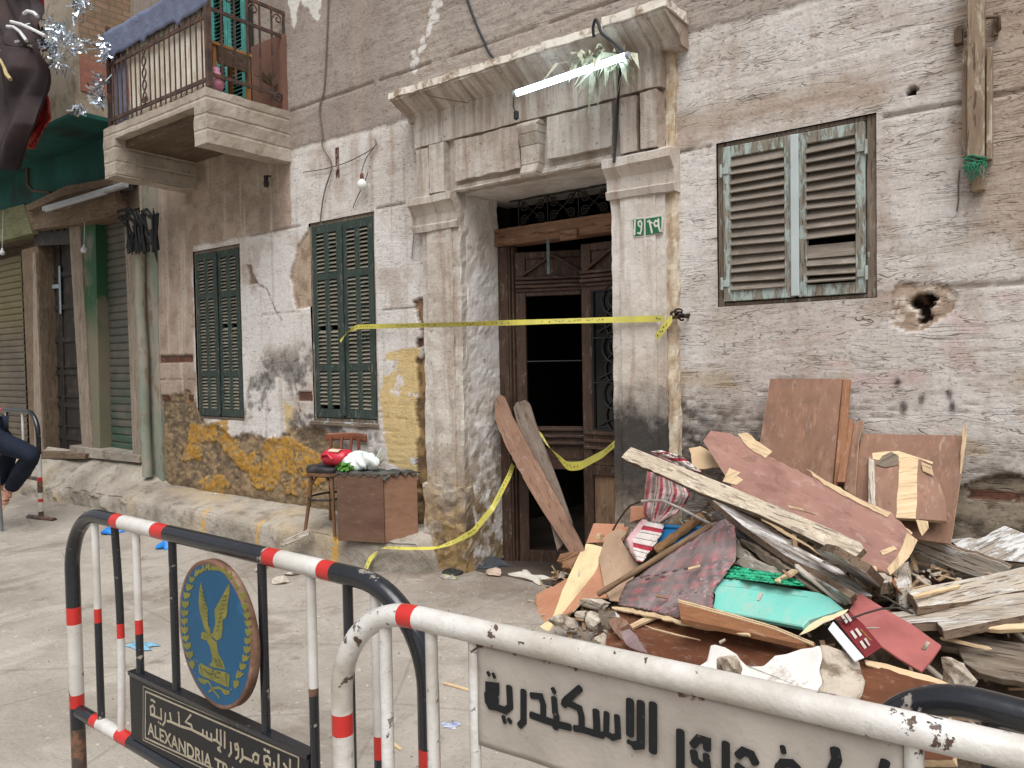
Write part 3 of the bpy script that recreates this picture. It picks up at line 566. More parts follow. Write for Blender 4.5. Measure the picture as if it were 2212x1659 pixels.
# iron fanlight grille above the bar
def spiral(mb, c, r0, turns, a0, dirn, rad, ax=(V((1,0,0)), V((0,0,1))), tail=None):
    pts = [] if tail is None else [V(p) for p in tail]; k = int(turns*14)
    for i in range(k+1):
        t = i/k; an = a0+dirn*t*turns*2*math.pi; r = r0*(1-.82*t); pts.append(V(c)+ax[0]*(r*math.cos(an))+ax[1]*(r*math.sin(an)))
    mb.tube(pts, rad, 6)
mb = MB(); gz0, gz1 = tz1+.005, 2.725; h = gz1-gz0; gx = np.linspace(-3.32, -2.29, 5); gy = DY+.06
for i in range(5): mb.tube([(gx[i], gy, gz0), (gx[i], gy, gz1)], .006, 6)
for i in range(4):
    a, b = gx[i], gx[i+1]; mb.tube([(a, gy-.004, gz0), (b, gy-.004, gz1)], .005, 6); mb.tube([(a, gy+.004, gz1), (b, gy+.004, gz0)], .005, 6)
    for (cx_, cz_, a0, dn) in ((.22,.25,0,1), (.78,.25,math.pi,-1), (.22,.75,0,-1), (.78,.75,math.pi,1)): spiral(mb, (a+(b-a)*cx_, gy-.008, gz0+h*cz_), h*.19, 1.7, a0, dn, .0055)
mb.tube([(-3.4, gy, gz0+.004), (-2.28, gy, gz0+.004)], .008, 6); mb.tube([(-3.4, gy, gz1), (-2.28, gy, gz1)], .008, 6)
build(mb, 'fanlight_grille', MIRN, dr)
def door_leaf(x0, x1, ang, hinge, bar=False, empty=False):
    """leaf between x0 and x1 at DY+.05, swung inward about its hinge"""
    ht = D(zS, 1060, 665).z; y = DY+.05; th = .045
    R_ = Matrix.Translation(V((hinge, y, 0))) @ Matrix.Rotation(ang, 4, 'Z') @ Matrix.Translation(V((-hinge, -y, 0)))
    def fin(mb, nm, m, par, **k):
        mb.v = [R_ @ p for p in mb.v]; return build(mb, nm, m, par, along=R_.to_3x3() @ V(k.get('al', (0,0,1))), nrm=R_.to_3x3() @ V((0,1,0)), bevel=.004)
    st = .075; zs_ = [D(zS, 1060, 880).z, D(zS, 1060, 960).z, D(zU, 520, 60).z, D(zU, 520, 535).z, D(zU, 500, 620).z, D(zU, 500, 830).z]
    zg1, zg0 = D(zS, 1120, 1015).z, D(zU, 530, 530).z; zl1 = D(zU, 500, 835).z
    mb = MB(); mb.bx(x0, x0+st, y, y+th, .03, ht); mb.bx(x1-st, x1, y, y+th, .03, ht)
    for a, b in ((.03,.14), (zl1, zl1+.07), (zg0-.13, zg0), (zg1, zs_[0]-.02), (ht-.05, ht)): mb.bx(x0+st, x1-st, y+.001, y+th-.001, a, b)
    mb.bx(x0+st, x1-st, y+.015, y+.03, zs_[0]-.02, ht-.05); mb.bx(x0+st, x1-st, y+.015, y+.03, zl1+.07, zg0-.13)
    o = fin(mb, 'door_leaf', MBRN, dr)
    mb = MB()                                    # pediment and ledge mouldings
    m = (x0+x1)/2; zp = zs_[0]
    mb.bar((x0+.02, y-.006, zp), (m, y-.006, ht-.03), .02, .03, (0,1,0)); mb.bar((m, y-.0065, ht-.03), (x1-.02, y-.0065, zp), .02, .03, (0,1,0))
    for dz, dy in ((0,.03), (-.03,.022), (-.06,.03), (-.085,.015)): mb.bx(x0+.004, x1-.004, y-dy, y-.0005, zp+dz-.011, zp+dz+.011)
    for dz in (0, -.05, -.10): mb.bx(x0+.01, x1-.01, y-.018, y-.0005, zg0-.02+dz-.012, zg0-.02+dz+.01)
    fin(mb, 'moulding', MBRN, o, al=(1,0,0))
    if not empty:
        mb = MB(); mb.bx(x0+st, x1-st, y+.018, y+.026, .14, zl1); fin(mb, 'lower_panel', MBRL, o)
        mb = MB(); mb.bx(x0+st, x1-st, y+.02, y+.026, zg0, zg1); fin(mb, 'glass', MGLS, o)
    mb = MB(); gx0, gx1 = x0+st+.01, x1-st-.01; w = gx1-gx0; H = zg1-zg0; yy = y+.004
    for z_ in ((zg0+.005, zg0+H*.34, zg0+H*.66, zg1-.005) if bar else ((zg0+zg1)/2,)): mb.tube([(gx0-.008, yy, z_), (gx1+.008, yy, z_)], .006, 6)
    if bar:
        for k in range(3):
            a = zg0+H*k/3; hh = H/3; cx_ = (gx0+gx1)/2
            spiral(mb, (gx0+w*.45, yy-.004, a+hh*.74), w*.36, 2.2, -1.2, 1, .007, tail=[(gx0+w*.1, yy-.004, a+hh*.1), (gx0+w*.55, yy-.004, a+hh*.35)])
            spiral(mb, (gx0+w*.55, yy+.003, a+hh*.28), w*.34, 2.2, 2.0, 1, .007, tail=[(gx0+w*.9, yy+.003, a+hh*.92), (gx0+w*.5, yy+.003, a+hh*.62)])
            mb.tube([(gx0+w*.2, yy, a+hh*.5), (gx0+w*.8, yy, a+hh*.5)], .004, 6)
        for x_ in (gx0, gx1): mb.tube([(x_, yy, zg0), (x_, yy, zg1)], .006, 6)
    fin(mb, 'scroll_grille' if bar else 'glazing_bar', MIRN, o)
    return o
xm = D(zS, 925, 1200).x
door_leaf(xm, xm+.57, 0, xm+.57, True); door_leaf(-3.355, -3.355+.56, math.radians(24), -3.355, empty=True)
mb = MB(); q = [D(zS, 742, 655)+V((0,-.06,0)), D(zS, 745, 780)+V((0,-.055,0)), D(zS, 748, 912)+V((0,-.06,0))]
for a, b in zip(q[:-1], q[1:]): mb.bar(a, b, .022, .006, (0,1,0))
mb.rough(.004, 20)
tag(build(mb, 'cloth_strip', m_basic('grey_blue_rag', (96,108,112), (72,82,86), 20)), 'thin grey-blue strip of cloth hanging from the timber bar over the door', 'cloth')
# ---------------------------------------------------------------- balcony
n = NT('board_marked_concrete', .92, .15); v = n.co('World'); bd = n.n('ShaderNodeTexWave', wave_type='BANDS', bands_direction='Z'); n.L(v, bd.inputs['Vector']); bd.inputs['Scale'].default_value = 2.6; bd.inputs['Distortion'].default_value = .5; bd.inputs['Detail'].default_value = 3; bd.inputs['Detail Scale'].default_value = 2
c = n.mx(n.rg(n.noise(v, 3, 5, .6), .35, .65), lin(176,166,154), lin(150,138,124)); c = n.mx(n.rg(n.noise(v, 18, 6, .7), .56, .66, 0, .6), c, lin(120,106,92))
b1 = n.bump(n.rg(bd.outputs['Fac'], .0, .12), .6, .012); n.bump(n.noise(v, 16, 6, .7), .7, .012, b1); MCN = n.done(c)
YB = 3.323
bal = thing_part('balcony', bld, (-6.2, YW, 3.62))
rbox('beam', -5.60, -5.42, YB, YW+.02, 3.275, 3.70, MCN, bal, .05, .008, 31); rbox('beam', -7.09, -6.88, YB, YW+.02, 3.255, 3.70, MCN, bal, .05, .008, 32)
rbox('slab', -6.90, -5.59, YB+.004, YW+.02, 3.585, 3.695, MCN, bal, .05, .006, 33)
mb = MB(); mb.bx(-6.88, -5.60, 3.42, YW+.01, 3.52, 3.586); mb.rough(.006, 6, 2); build(mb, 'soffit_board', m_wood('soffit_board_timber', (112,96,80), (90,76,62)), bal, along=(1,0,0))
# street-side railing
RY = YB+.05; zb1, zt1 = 3.785, 4.53
rl = thing_part('railing', bal, (-6.2, RY, 3.7))
MRST = m_basic('rusty_rail_iron', (88,70,64), (62,52,50), 14, .75, .3, .5, metal=.15, dirt=(120,84,64), dsc=12)
mb = MB(); xr0, xr1 = -7.05, -5.45
for z_ in (zb1, 4.27, zt1): mb.bar((xr0, RY, z_), (xr1, RY, z_), .014, .03)
nb = 20
for i in range(nb+1):
    x_ = xr0+(xr1-xr0)*i/nb
    if i == 8: continue
    mb.bar((x_, RY-.004, 3.70 if i % 6 == 0 else 3.735), (x_, RY-.004, zt1), .010, .010, (0,1,0))
    if i % 6: mb.tube([(x_, RY-.004, 3.74), (x_+.012, RY-.02, 3.72), (x_+.03, RY-.012, 3.722)], .006, 5)
for x_, r_ in ((xr0, .02), (xr1, .025)): mb.bar((x_, RY, 3.69), (x_, RY, 4.62), r_*1.6, r_*1.6, (0,1,0))
pts = [(xr0+(xr1-xr0)*8/nb+.03*math.sin(t*14), RY-.012, 3.80+.45*t) for t in np.linspace(0, 1, 40)]; mb.tube(pts, .007, 6); mb.tube([(2*(xr0+(xr1-xr0)*8/nb)-p[0], p[1], p[2]) for p in pts], .007, 6)
for s in (-1, 1): spiral(mb, (xr0+(xr1-xr0)*8/nb+s*.03, RY-.012, 3.83), .03, 1.4, math.pi/2, s, .006)
build(mb, 'front_bars', MRST, rl)
mb = MB(); RX = -5.45
for z_ in (zb1+.04, 4.33, zt1): mb.bar((RX, RY, z_), (RX, YW, z_), .014, .028)
for i in range(1, 7):
    y_ = RY+(YW-RY)*i/6.2; mb.bar((RX, y_, 3.80 if i != 5 else 3.70), (RX, y_, zt1), .013, .013, (0,1,0))
axs = (V((0,1,0)), V((0,0,1)))
for i in (1, 3, 5): spiral(mb, (RX+.004, RY+(YW-RY)*(i+.5)/6.2, 4.46), .045, 1.3, math.pi, -1, .007, axs)
spiral(mb, (RX+.004, RY+(YW-RY)*5.4/6.2, 3.80), .05, 1.3, 0, 1, .007, axs)
build(mb, 'side_bars', MRST, rl)
# things on the balcony
n = NT('grubby_sheet', .85, .1); v = n.co('World'); cs = n.mx(n.rg(n.noise(v, 3, 5, .6), .4, .65), lin(226,220,206), lin(196,184,166)); cs = n.mx(n.rg(n.noise(n.co('World', (5,5,2)), 2.5, 5, .6), .58, .68, 0, .7), cs, lin(168,150,128)); n.bump(n.noise(v, 12, 4, .5), .3, .01); MSHE = n.done(cs)
def fold(x0, x1, y, z0, z1, amp, fr, seed): return lambda u, w: (x0+(x1-x0)*u, y+amp*math.sin(u*fr+2*math.sin(u*3+seed))*(.4+.6*(1-w)), z0+(z1-z0)*w+.012*math.sin(u*9+seed))
mb = MB(); mb.sheet(60, 8, fold(-6.78, -5.48, RY+.035, 3.70, 4.42, .008, 50, 1), .004)
tag(build(mb, 'privacy_sheet', MSHE), 'off-white sheet stretched behind the bars of the balcony railing', 'sheet')
mb = MB(); mb.sheet(24, 8, fold(-7.03, -6.79, RY+.03, 3.70, 4.40, .01, 30, 2), .004)
tag(build(mb, 'privacy_sheet', m_basic('grey_blue_sheet', (122,124,138), (96,98,112), 8, .85, .15)), 'dark grey-blue sheet at the far corner behind the balcony bars', 'sheet')
n = NT('grey_tarpaulin', .55, .35); v = n.co('World'); n.bump(n.noise(v, 7, 5, .6, .5), .7, .03); MGT = n.done(n.mx(n.rg(n.noise(v, 4, 5), .3, .7), lin(112,118,142), lin(92,98,120)))
def drape(u, w):
    x = -7.08+1.66*u; s = w*2-1; lump = .012*math.sin(u*21)+.006*math.sin(u*47+1); hang = .22+.006*math.sin(u*9)+.045*max(0, math.sin(u*19))**10
    if s < 0: return (x, RY-.03-.003*math.sin(u*60)-.012*s, zt1+.025+lump*.4+hang*s)
    return (x, RY-.03+.14*s, zt1+.025+lump*.4+.03*math.sin(s*3))
mb = MB(); mb.sheet(90, 14, drape, .004)
tag(build(mb, 'rail_cover', MGT), 'grey tarpaulin draped over the top of the balcony railing', 'tarpaulin')
mb = MB()
for u in (.13, .33, .55, .78, .97): 
    x_ = -7.08+1.66*u; mb.tube([(x_, RY-.055, zt1-.20), (x_+.01, RY-.02, zt1-.24), (x_+.015, RY-.06, zt1-.29)], [.012,.018,.006], 6)
# balcony door in the facade
xa, xb = oY(*zI(1445, 300), YW).x, oY(*zI(1665, 300), YW).x
MTEA = m_wood('teal_shutter_paint', (72,142,134), (58,122,116), (40,84,82), .6, .75, paint=(104,168,158), pth=(.55,.65), crack=.4)
bd_ = thing_part('balcony_door', bal, (xa, YW, 3.7))
R_ = [(3.70, 3.86), (4.28, 4.36), (4.92, 5.0), (5.7, 5.8)]
xc = (xa+xb)/2
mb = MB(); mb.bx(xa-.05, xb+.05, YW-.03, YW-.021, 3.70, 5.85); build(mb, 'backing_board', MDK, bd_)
for a, b in ((xa, xc-.006), (xc+.006, xb)): leaf(bd_, a, b, 3.70, 5.8, YW-.075, .036, .05, R_, 1, .034, MTEA, MTEA)
mb = MB(); mb.bx(xb+.06, -5.43, YW-.05, YW-.01, 3.70, 4.35); mb.rough(.006, 5); build(mb, 'rusty_sheet', m_basic('rusty_sheet_iron', (128,92,78), (100,74,64), 4, .8), bd_)
st_ = thing('stool', 'small wooden table standing inside the corner of the balcony', 'table', (-5.62, 3.75, 3.7))
MOCH = m_wood('honey_wood', (176,128,76), (146,102,60), (88,62,38), .6, .7)
pa, pb = oX(*zI(1392, 300), -5.52), oX(*zI(1660, 345), -5.52)
zt_ = (pa.z+pb.z)/2
mb = MB(); mb.bx(-5.80, -5.50, pa.y, pb.y, zt_-.02, zt_+.006); build(mb, 'table_top', MOCH, st_, along=(0,1,0), bevel=.003)
for x_ in (-5.78, -5.53):
    for y_ in (pa.y+.03, pb.y-.03):
        mb = MB(); mb.bar((x_, y_, 3.695), (x_, y_, zt_-.02), .03, .03, (0,1,0)); build(mb, 'leg', MOCH, st_, along=(0,0,1))
mb = MB(); mb.bx(-5.51, -5.49, pa.y+.05, pb.y-.05, zt_-.16, zt_-.02); build(mb, 'apron', m_wood('dark_apron', (92,74,58), (70,56,44)), st_, along=(0,1,0))
mb = MB(); mb.lathe([(0,0),(.05,.0),(.07,.05),(.06,.11),(.03,.15),(.035,.18),(0,.19)], Matrix.Translation(oX(*zI(1425, 600), -5.53)), 12); mb.rough(.015, 14)
tag(build(mb, 'plastic_bag', m_basic('pink_plastic', (206,150,168), (186,120,146), 10, .5, .4, .5)), 'pink plastic bag slumped in the balcony corner', 'bag')
mb = MB(); p0 = oX(*zI(1800, 575), -5.52)
for k in range(70):
    a = rnd.uniform(0, 6.28); e = rnd.uniform(.3, 1.2); d = V((math.cos(a)*math.cos(e)*.4, math.sin(a)*math.cos(e)-.5, math.sin(e))).normalized(); L_ = rnd.uniform(.08, .2)
    mb.tube([p0, p0+d*L_*.6+V((0,0,.01)), p0+d*L_], [.003,.003,.001], 4)
tag(build(mb, 'dead_plant', m_basic('dry_twigs', (132,112,92), (96,80,66), 20)), 'dead twiggy plant behind the balcony side rail', 'plant')
# ---------------------------------------------------------------- street, pavement
def gh(x, y):   # street level
    e = .012*np.sin(x*1.1+.7)*np.sin(y*1.3)+.03*(fbm(x*1.4, y*1.4, 301, 4)-.5)+.012*(fbm(x*7, y*7, 311, 4)-.5)
    return .05*ss(np.asarray(y, float), 3.0, 3.75)+e*np.exp(-((np.maximum(np.abs(x+3)-7, 0)/6)**2))
gx_ = np.concatenate([np.linspace(-60, -13, 20), breaks(-12.5, 2, .045, []), np.linspace(2.5, 60, 20)])
gy_ = np.concatenate([np.linspace(-60, -.5, 20), breaks(0, 4.9, .045, []), np.linspace(5.2, 60, 20)])
GX, GY = np.meshgrid(gx_, gy_); GZ = gh(GX, GY)
GZ = GZ-.05*ss(GY, 4.7, 5.0)
mb = MB(); w_ = len(gx_)
mb.add(np.stack([GX, GY, GZ], -1).reshape(-1, 3).tolist(), [(j*w_+i, j*w_+i+1, (j+1)*w_+i+1, (j+1)*w_+i) for j in range(len(gy_)-1) for i in range(w_-1)], 0, True)
n = NT('dusty_street', .93, .15); v = n.co('World')
c = n.mx(n.rg(n.noise(v, .9, 6, .62, .3), .38, .62), lin(164,157,147), lin(144,136,126)); c = n.mx(n.rg(n.noise(v, 2.3, 6, .68, .6), .52, .66, 0, .75), c, lin(176,168,158))
c = n.mx(n.rg(n.noise(v, 1.7, 7, .7, .4), .54, .66, 0, .75), c, lin(122,112,102)); c = n.mx(n.rg(n.noise(v, 5, 7, .72, .5), .58, .68, 0, .6), c, lin(112,102,92)); c = n.mx(n.rg(n.voro(n.co('World', (.9,.9,.9)), 1.1, 'DISTANCE_TO_EDGE'), .012, .0, 0, .35), c, lin(96,88,80)); c = n.mx(n.rg(n.noise(v, 60, 4, .6), .56, .7, 0, .45), c, lin(120,110,100))
c = n.mx(n.rg(n.noise(v, 33, 2, .5), .70, .74, 0, .8), c, lin(206,198,188)); c = n.mx(n.rg(n.noise(v, 27, 2, .5), .72, .76, 0, .8), c, lin(84,78,72))
# trodden dirt along the house foot
yy = n.n('ShaderNodeSeparateXYZ'); n.L(v, yy.inputs[0]); dt = n.ma('MULTIPLY', n.rg(yy.outputs[1], 3.1, 4.1), n.rg(n.noise(v, 3, 6, .65), .3, .55)); c = n.mx(n.ma('MULTIPLY', dt, .75), c, lin(112,98,86))
b1 = n.bump(n.noise(v, 9, 7, .65), .55, .03); n.bump(n.noise(v, 70, 4, .65), .5, .006, b1); MST = n.done(c)
tag(build(mb, 'street', MST, M=Matrix.Identity(4)), kind='structure')
def pav(u, w):
    X_ = -13+(13-3.73)*u; x = X_
    pr_ = [(4.16,.325),(4.05,.312),(3.93,.29),(3.82,.268),(3.765,.255),(3.735,.243),(3.716,.222),(3.706,.19),(3.70,.11),(3.695,.03),(3.69,-.06)]
    t = w*(len(pr_)-1); i = min(int(t), len(pr_)-2); f_ = t-i; y = pr_[i][0]*(1-f_)+pr_[i+1][0]*f_; z = pr_[i][1]*(1-f_)+pr_[i+1][1]*f_
    s = max(0, min(1, (x+4.55)/.82)); off = .36*(1-math.sqrt(max(0, 1-s*s))); y = min(4.17, y+off*w**.4)
    if x < -7.6: k = min(1, (-7.6-x)/.5); z += .22*k*max(0, (y-3.75)/.4)**1.3-(.03*k if y < 3.8 else 0)
    if x > -3.85: z *= max(0, min(1, (-3.73-x)/.10))**.5
    a = np.array([x*6]); b = np.array([(y+z)*6]); am = .014+(.09 if x < -7.7 else 0)+(.05 if x > -4.2 else 0)
    e = float((fbm(a, b, 321, 5, .6)[0]-.5)*am); e2 = float((fbm(a*.4, a*0, 331, 3)[0]-.5)*.03)
    return (x, y+e+e2 if w > .5 else y, z+(e*.6 if w > .05 else 0)+e2*.5)
mb = MB(); mb.grid(380, 44, pav)
n = NT('worn_kerb_concrete', .93, .15); v = n.co('World'); c = n.mx(n.rg(n.noise(v, 2, 6, .62, .3), .38, .62), lin(170,162,150), lin(140,131,120))
c = n.mx(n.rg(n.noise(v, 6, 6, .7), .52, .64, 0, .7), c, lin(110,100,90)); c = n.mx(n.rg(n.noise(v, 45, 4, .6), .58, .7, 0, .5), c, lin(92,84,76)); c = n.mx(n.rg(n.noise(v, 1.3, 5, .6), .5, .62, 0, .5), c, lin(182,160,124))
xx = n.n('ShaderNodeSeparateXYZ'); n.L(v, xx.inputs[0])
def dab(xc, wd): return n.ma('MULTIPLY', n.ma('MULTIPLY', n.rg(n.ma('ABSOLUTE', n.ma('ADD', n.ma('SUBTRACT', xx.outputs[0], xc), n.ma('MULTIPLY', n.ma('SUBTRACT', n.noise(v, 18, 4, .6), .5), .09))), wd, wd*.6), n.rg(n.noise(v, 30, 4, .6), .36, .5)), n.rg(xx.outputs[1], 3.80, 3.76))
for xc, wd in ((oY(722, 1180, 3.7).x, .05), (oY(440, 1090, 3.72).x, .04), (oY(560, 1120, 3.72).x, .03)): c = n.mx(n.ma('MULTIPLY', dab(xc, wd), .85), c, lin(196,152,70))
b1 = n.bump(n.noise(v, 12, 7, .65), .8, .03); n.bump(n.noise(v, 60, 5, .65), .6, .007, b1); MKB = n.done(c)
tag(build(mb, 'pavement', MKB, M=Matrix.Identity(4)), kind='structure')
# hallway floor / threshold
mb = MB(); mb.grid(24, 60, lambda u, w: (-4.15+2.6*u, 4.12+3.85*w, .058+.006*math.sin(u*20)*math.sin(w*31)))
tag(build(mb, 'floor', m_basic('hall_floor', (96,84,74), (66,58,52), 3, .9, .15, .5, .01), M=Matrix.Identity(4)), kind='structure')
# ---------------------------------------------------------------- the neighbouring shop building
shp = thing('shop_building', 'neighbouring shop front with rolled-down metal shutters under a green painted overhang', 'building', (-10, YW, 0))
def slab(name, pts, Y, th, m, par=shp, bev=.004, zf=None, al=(0,0,1), rough=0, sd=1):
    mb = MB(); mb.prism([oY(*(zf(*q) if zf else q), Y) for q in pts], (0, th, 0))
    if rough: mb.rough(rough, 9, sd)
    return build(mb, name, m, par, along=al, nrm=(0,1,0), bevel=bev)
def px(pts, Y, zf=None): return [oY(*(zf(*q) if zf else q), Y) for q in pts]
n = NT('mint_worn_paint', .85, .2); v = n.co('World', (1,1,.5)); c = n.mx(n.rg(n.noise(v, 3, 6, .65), .4, .55), lin(124,134,120), lin(150,142,130)); c = n.mx(n.rg(n.noise(v, 7, 6, .7), .54, .62, 0, .8), c, lin(122,104,86)); n.bump(n.noise(v, 20, 6, .65), .6, .01); MMNT = n.done(c)
n = NT('green_gloss_paint', .6, .3); v = n.co('World', (1,1,.4)); c = n.mx(n.rg(n.noise(v, 4, 6, .65), .5, .6), lin(46,86,56), lin(112,108,92)); zz = n.n('ShaderNodeSeparateXYZ'); n.L(n.co('World'), zz.inputs[0]); c = n.mx(n.rg(zz.outputs[2], 2.3, 1.9, 0, .8), c, lin(128,118,100)); n.bump(n.noise(v, 20, 5, .6), .4, .006); MGGP = n.done(c)
MTBR = m_wood('weathered_shop_timber', (126,108,90), (100,84,68), (64,52,42), .7, .85, crack=.6)
MWRN = m_wood('limewashed_post', (158,146,132), (126,112,98), (84,70,58), .6, .9, crack=.5)
MCRM = m_basic('cream_render', (176,164,146), (150,138,122), 2.5, .92, .15, .5, .01, dirt=(110,98,84), dsc=3)
# main shop wall behind everything, then the piers
mb = MB(); mb.bx(-13.5, XL-.001, YW+.28, YW+.34, -.2, 3.9); mb.bx(-13.5, XL-.001, YW+.02, YW+.28, 3.25, 3.9); build(mb, 'wall', m_basic('dim_shop_plaster', (120,108,94), (92,82,72), 2, .92, .1, .5, .01), shp)
def roller(name, x0, x1, z0, z1, y, m, pitch):
    mb = MB(); k = int((z1-z0)/pitch)
    prof = [(.010,0),(.015,.12),(.017,.45),(.015,.78),(.010,.84),(.0,.87),(.0,.97)]
    vs = []; 
    for i in range(k):
        for (d, t) in prof: vs += [(x0, y-d, z0+(i+t)*pitch), (x1, y-d, z0+(i+t)*pitch)]
    mb.add(vs, [(2*i, 2*i+1, 2*i+3, 2*i+2) for i in range(len(vs)//2-1)], 0, False)
    mb.bx(x0, x1, y-.03, y-.001, z0-.06, z0+.0)
    return build(mb, name, m, shp, M=Matrix.Translation(V((x0, y, z0))))
n = NT('shutter_steel', .55, .4); v = n.co('World'); zz = n.n('ShaderNodeSeparateXYZ'); n.L(v, zz.inputs[0]); c = n.mx(n.rg(n.noise(v, 2.5, 6, .65, .3), .4, .6), lin(104,98,86), lin(84,84,76)); c = n.mx(n.ma('MULTIPLY', n.rg(zz.outputs[2], 1.5, .9), n.rg(n.noise(n.co('World', (.5,1,3)), 3, 4, .6), .38, .55)), c, lin(62,84,70)); MRL1 = n.done(c)
n = NT('yellowed_shutter_steel', .55, .4); v = n.co('World'); zz = n.n('ShaderNodeSeparateXYZ'); n.L(v, zz.inputs[0]); c = n.mx(n.rg(zz.outputs[2], 2.3, 1.8), lin(98,90,56), lin(88,80,70)); c = n.mx(n.rg(n.noise(v, 3, 6, .65), .45, .6, 0, .6), c, lin(110,100,82)); MRL2 = n.done(c)
sy = YW+.16
a, b = px([(205,700),(290,700)], sy); zlo = px([(250,985)], sy)[0].z
roller('roller_shutter', a.x-.1, b.x+.1, zlo, 3.25, sy, MRL1, .088)
a, b = px([(-60,700),(50,700)], sy); z1_ = px([(20,545)], sy)[0].z
roller('roller_shutter', a.x-1, b.x+.05, zlo-.05, z1_, sy, MRL2, .088)
# iron door
dy = YW+.2; q = px([(84,500),(172,490),(184,978),(97,972)], dy)
idr = thing_part('iron_door', shp, (q[0].x, dy, q[3].z)); MIDR = m_basic('black_iron_door', (46,42,40), (34,32,32), 5, .6, .35, .4, dirt=(74,64,54), dsc=5)
x0, x1, z0, z1 = q[0].x-.05, q[1].x+.05, q[3].z, q[0].z
mb = MB(); mb.bx(x0, x1, dy, dy+.04, z0, z1); build(mb, 'door_plate', MIDR, idr)
mb = MB(); xm_ = (x0+x1)/2
for a_, b_ in ((x0,x0+.07),(x1-.07,x1),(xm_-.05,xm_-.005),(xm_+.005,xm_+.05)): mb.bx(a_, b_, dy-.02, dy-.001, z0, z1)
for k in range(7): zc_ = z0+(z1-z0)*(k+.5)/7; mb.bx(x0+.071, xm_-.051, dy-.018, dy-.001, zc_-.03, zc_+.03); mb.bx(xm_+.051, x1-.071, dy-.018, dy-.001, zc_-.03, zc_+.03)
for k in range(3): zc_ = z0+(z1-z0)*(.12+.13*k); mb.tube([(x0+.08, dy-.012, zc_), (xm_-.06, dy-.012, zc_)], .01, 6); mb.tube([(xm_+.06, dy-.012, zc_), (x1-.08, dy-.012, zc_)], .01, 6)
build(mb, 'door_rails', MIDR, idr)
mb = MB()
for p, q_ in (((430,1110),(470,1290)),((560,1090),(572,1540)),((440,1290),(560,1280)),((410,1110),(445,1120))): mb.bar(oY(*zH(*p), dy-.03), oY(*zH(*q_), dy-.03), .05, .004, (0,1,0))
build(mb, 'painted_mark', m_basic('pale_blue_dab', (150,162,168), (120,134,142), 20), idr)
# posts and piers
slab('post', [(46,540),(82,530),(98,1000),(66,1000)], YW+.02, .2, MTBR, rough=.006); slab('post', [(70,545),(76,545),(92,1000),(74,1000)], YW-.012, .03, MWRN, rough=.004)
slab('pier', [(148,480),(172,470),(200,985),(178,990)], YW+.0, .22, MWRN, rough=.008); slab('pier', [(172,470),(205,462),(216,990),(198,988)], YW+.015, .2, MGGP, rough=.006, sd=3)
slab('pier', [(268,470),(288,460),(318,1030),(288,1005)], YW+.0, .2, MWRN, rough=.01, sd=4)
slab('pier', [(306,400),(338,395),(340,700),(352,1045),(322,1045),(312,700)], YW-.01, .16, MMNT, rough=.008, sd=5)
mb = MB(); pz = np.linspace(3.35, .35, 24); p0, p1 = oY(298, 470, YW-.07), oY(318, 1030, YW-.09)
mb.tube([p0+(p1-p0)*t+V((.01*math.sin(t*14), 0, 0)) for t in np.linspace(0, 1, 24)], [.052]*24, 10); build(mb, 'downpipe', MMNT, shp, along=(0,0,1))
mb = MB(); p0, p1 = oY(307, 500, YW-.05), oY(316, 960, YW-.05); mb.tube([p0+(p1-p0)*t for t in np.linspace(0, 1, 20)], .012, 6); build(mb, 'conduit', m_basic('grimy_conduit', (96,84,74), (70,62,54)), shp)
mb = MB(); sp = [(1200,540),(1290,545),(1330,700),(1290,960),(1250,760),(1210,960),(1190,700)]
for pts in ([(1130,570),(1215,560),(1300,640),(1240,960),(1190,600),(1280,700),(1310,960),(1275,580),(1330,720),(1380,960),(1340,600),(1400,760),(1470,950),(1455,570)],[(1140,620),(1240,780),(1200,950)],[(1360,560),(1440,660)],[(1465,600),(1475,1030)]):
    q = px(pts, YW-.17, zH)
    for a_, b_ in zip(q[:-1], q[1:]):
        for s_ in (-1, 0, 1): mb.tube([a_+V((s_*.02, .015*s_, .01*s_)), a_.lerp(b_,.5)+V((s_*.026, .02*math.sin(s_*3+a_.x*40), 0)), b_+V((s_*.012, 0, -.03*s_))], [.016,.012,.005], 5)
tag(build(mb, 'black_strips', m_basic('black_plastic_strip', (30,30,32), (20,20,22), 20, .6)), 'tangle of black shredded strips hanging in front of the shop pier', 'plastic strips')
# fascia and lintels above the shops
slab('fascia', [(240,560),(640,470),(1075,300),(1110,600),(730,690),(310,750)], YW-.12, .25, MTBR, zf=zH, al=(1,0,0), rough=.01, bev=.006)
slab('fascia_rail', [(235,520),(620,330),(1060,255),(1075,320),(620,420),(255,575)], YW-.20, .1, MTBR, zf=zH, al=(1,0,0), rough=.006)
slab('fascia_board', [(-300,640),(0,565),(225,505),(305,780),(0,860),(-300,930)], YW-.08, .2, m_wood('yellow_green_board', (132,132,98), (110,110,80), (70,66,48), .6, .85), zf=zH, al=(1,0,0), rough=.006)
slab('scalloped_valance', jag(px([(300,745),(740,690),(760,840),(330,880)], YW-.02, zH), .02, .08) and [(300,745),(420,730),(430,765),(470,735),(490,770),(530,735),(545,765),(590,725),(610,755),(650,715),(680,745),(740,700),(760,880),(330,900)], YW-.0, .02, MIDR, zf=zH)
mb = MB()
for p, q_ in (((420,545),(1190,315)),((440,560),(1000,390))): mb.tube([oY(*zH(*p), YW-.26), oY(*zH(*q_), YW-.26)], .028, 8)
mb.bar(oY(*zH(420,560), YW-.22), oY(*zH(1190,330), YW-.22), .05, .03)
tag(build(mb, 'tube_light', m_basic('unlit_tube_glass', (168,172,176), (150,154,160), 4, .3, .5, 0)), 'unlit grey double tube light over the shop shutters', 'tube light')
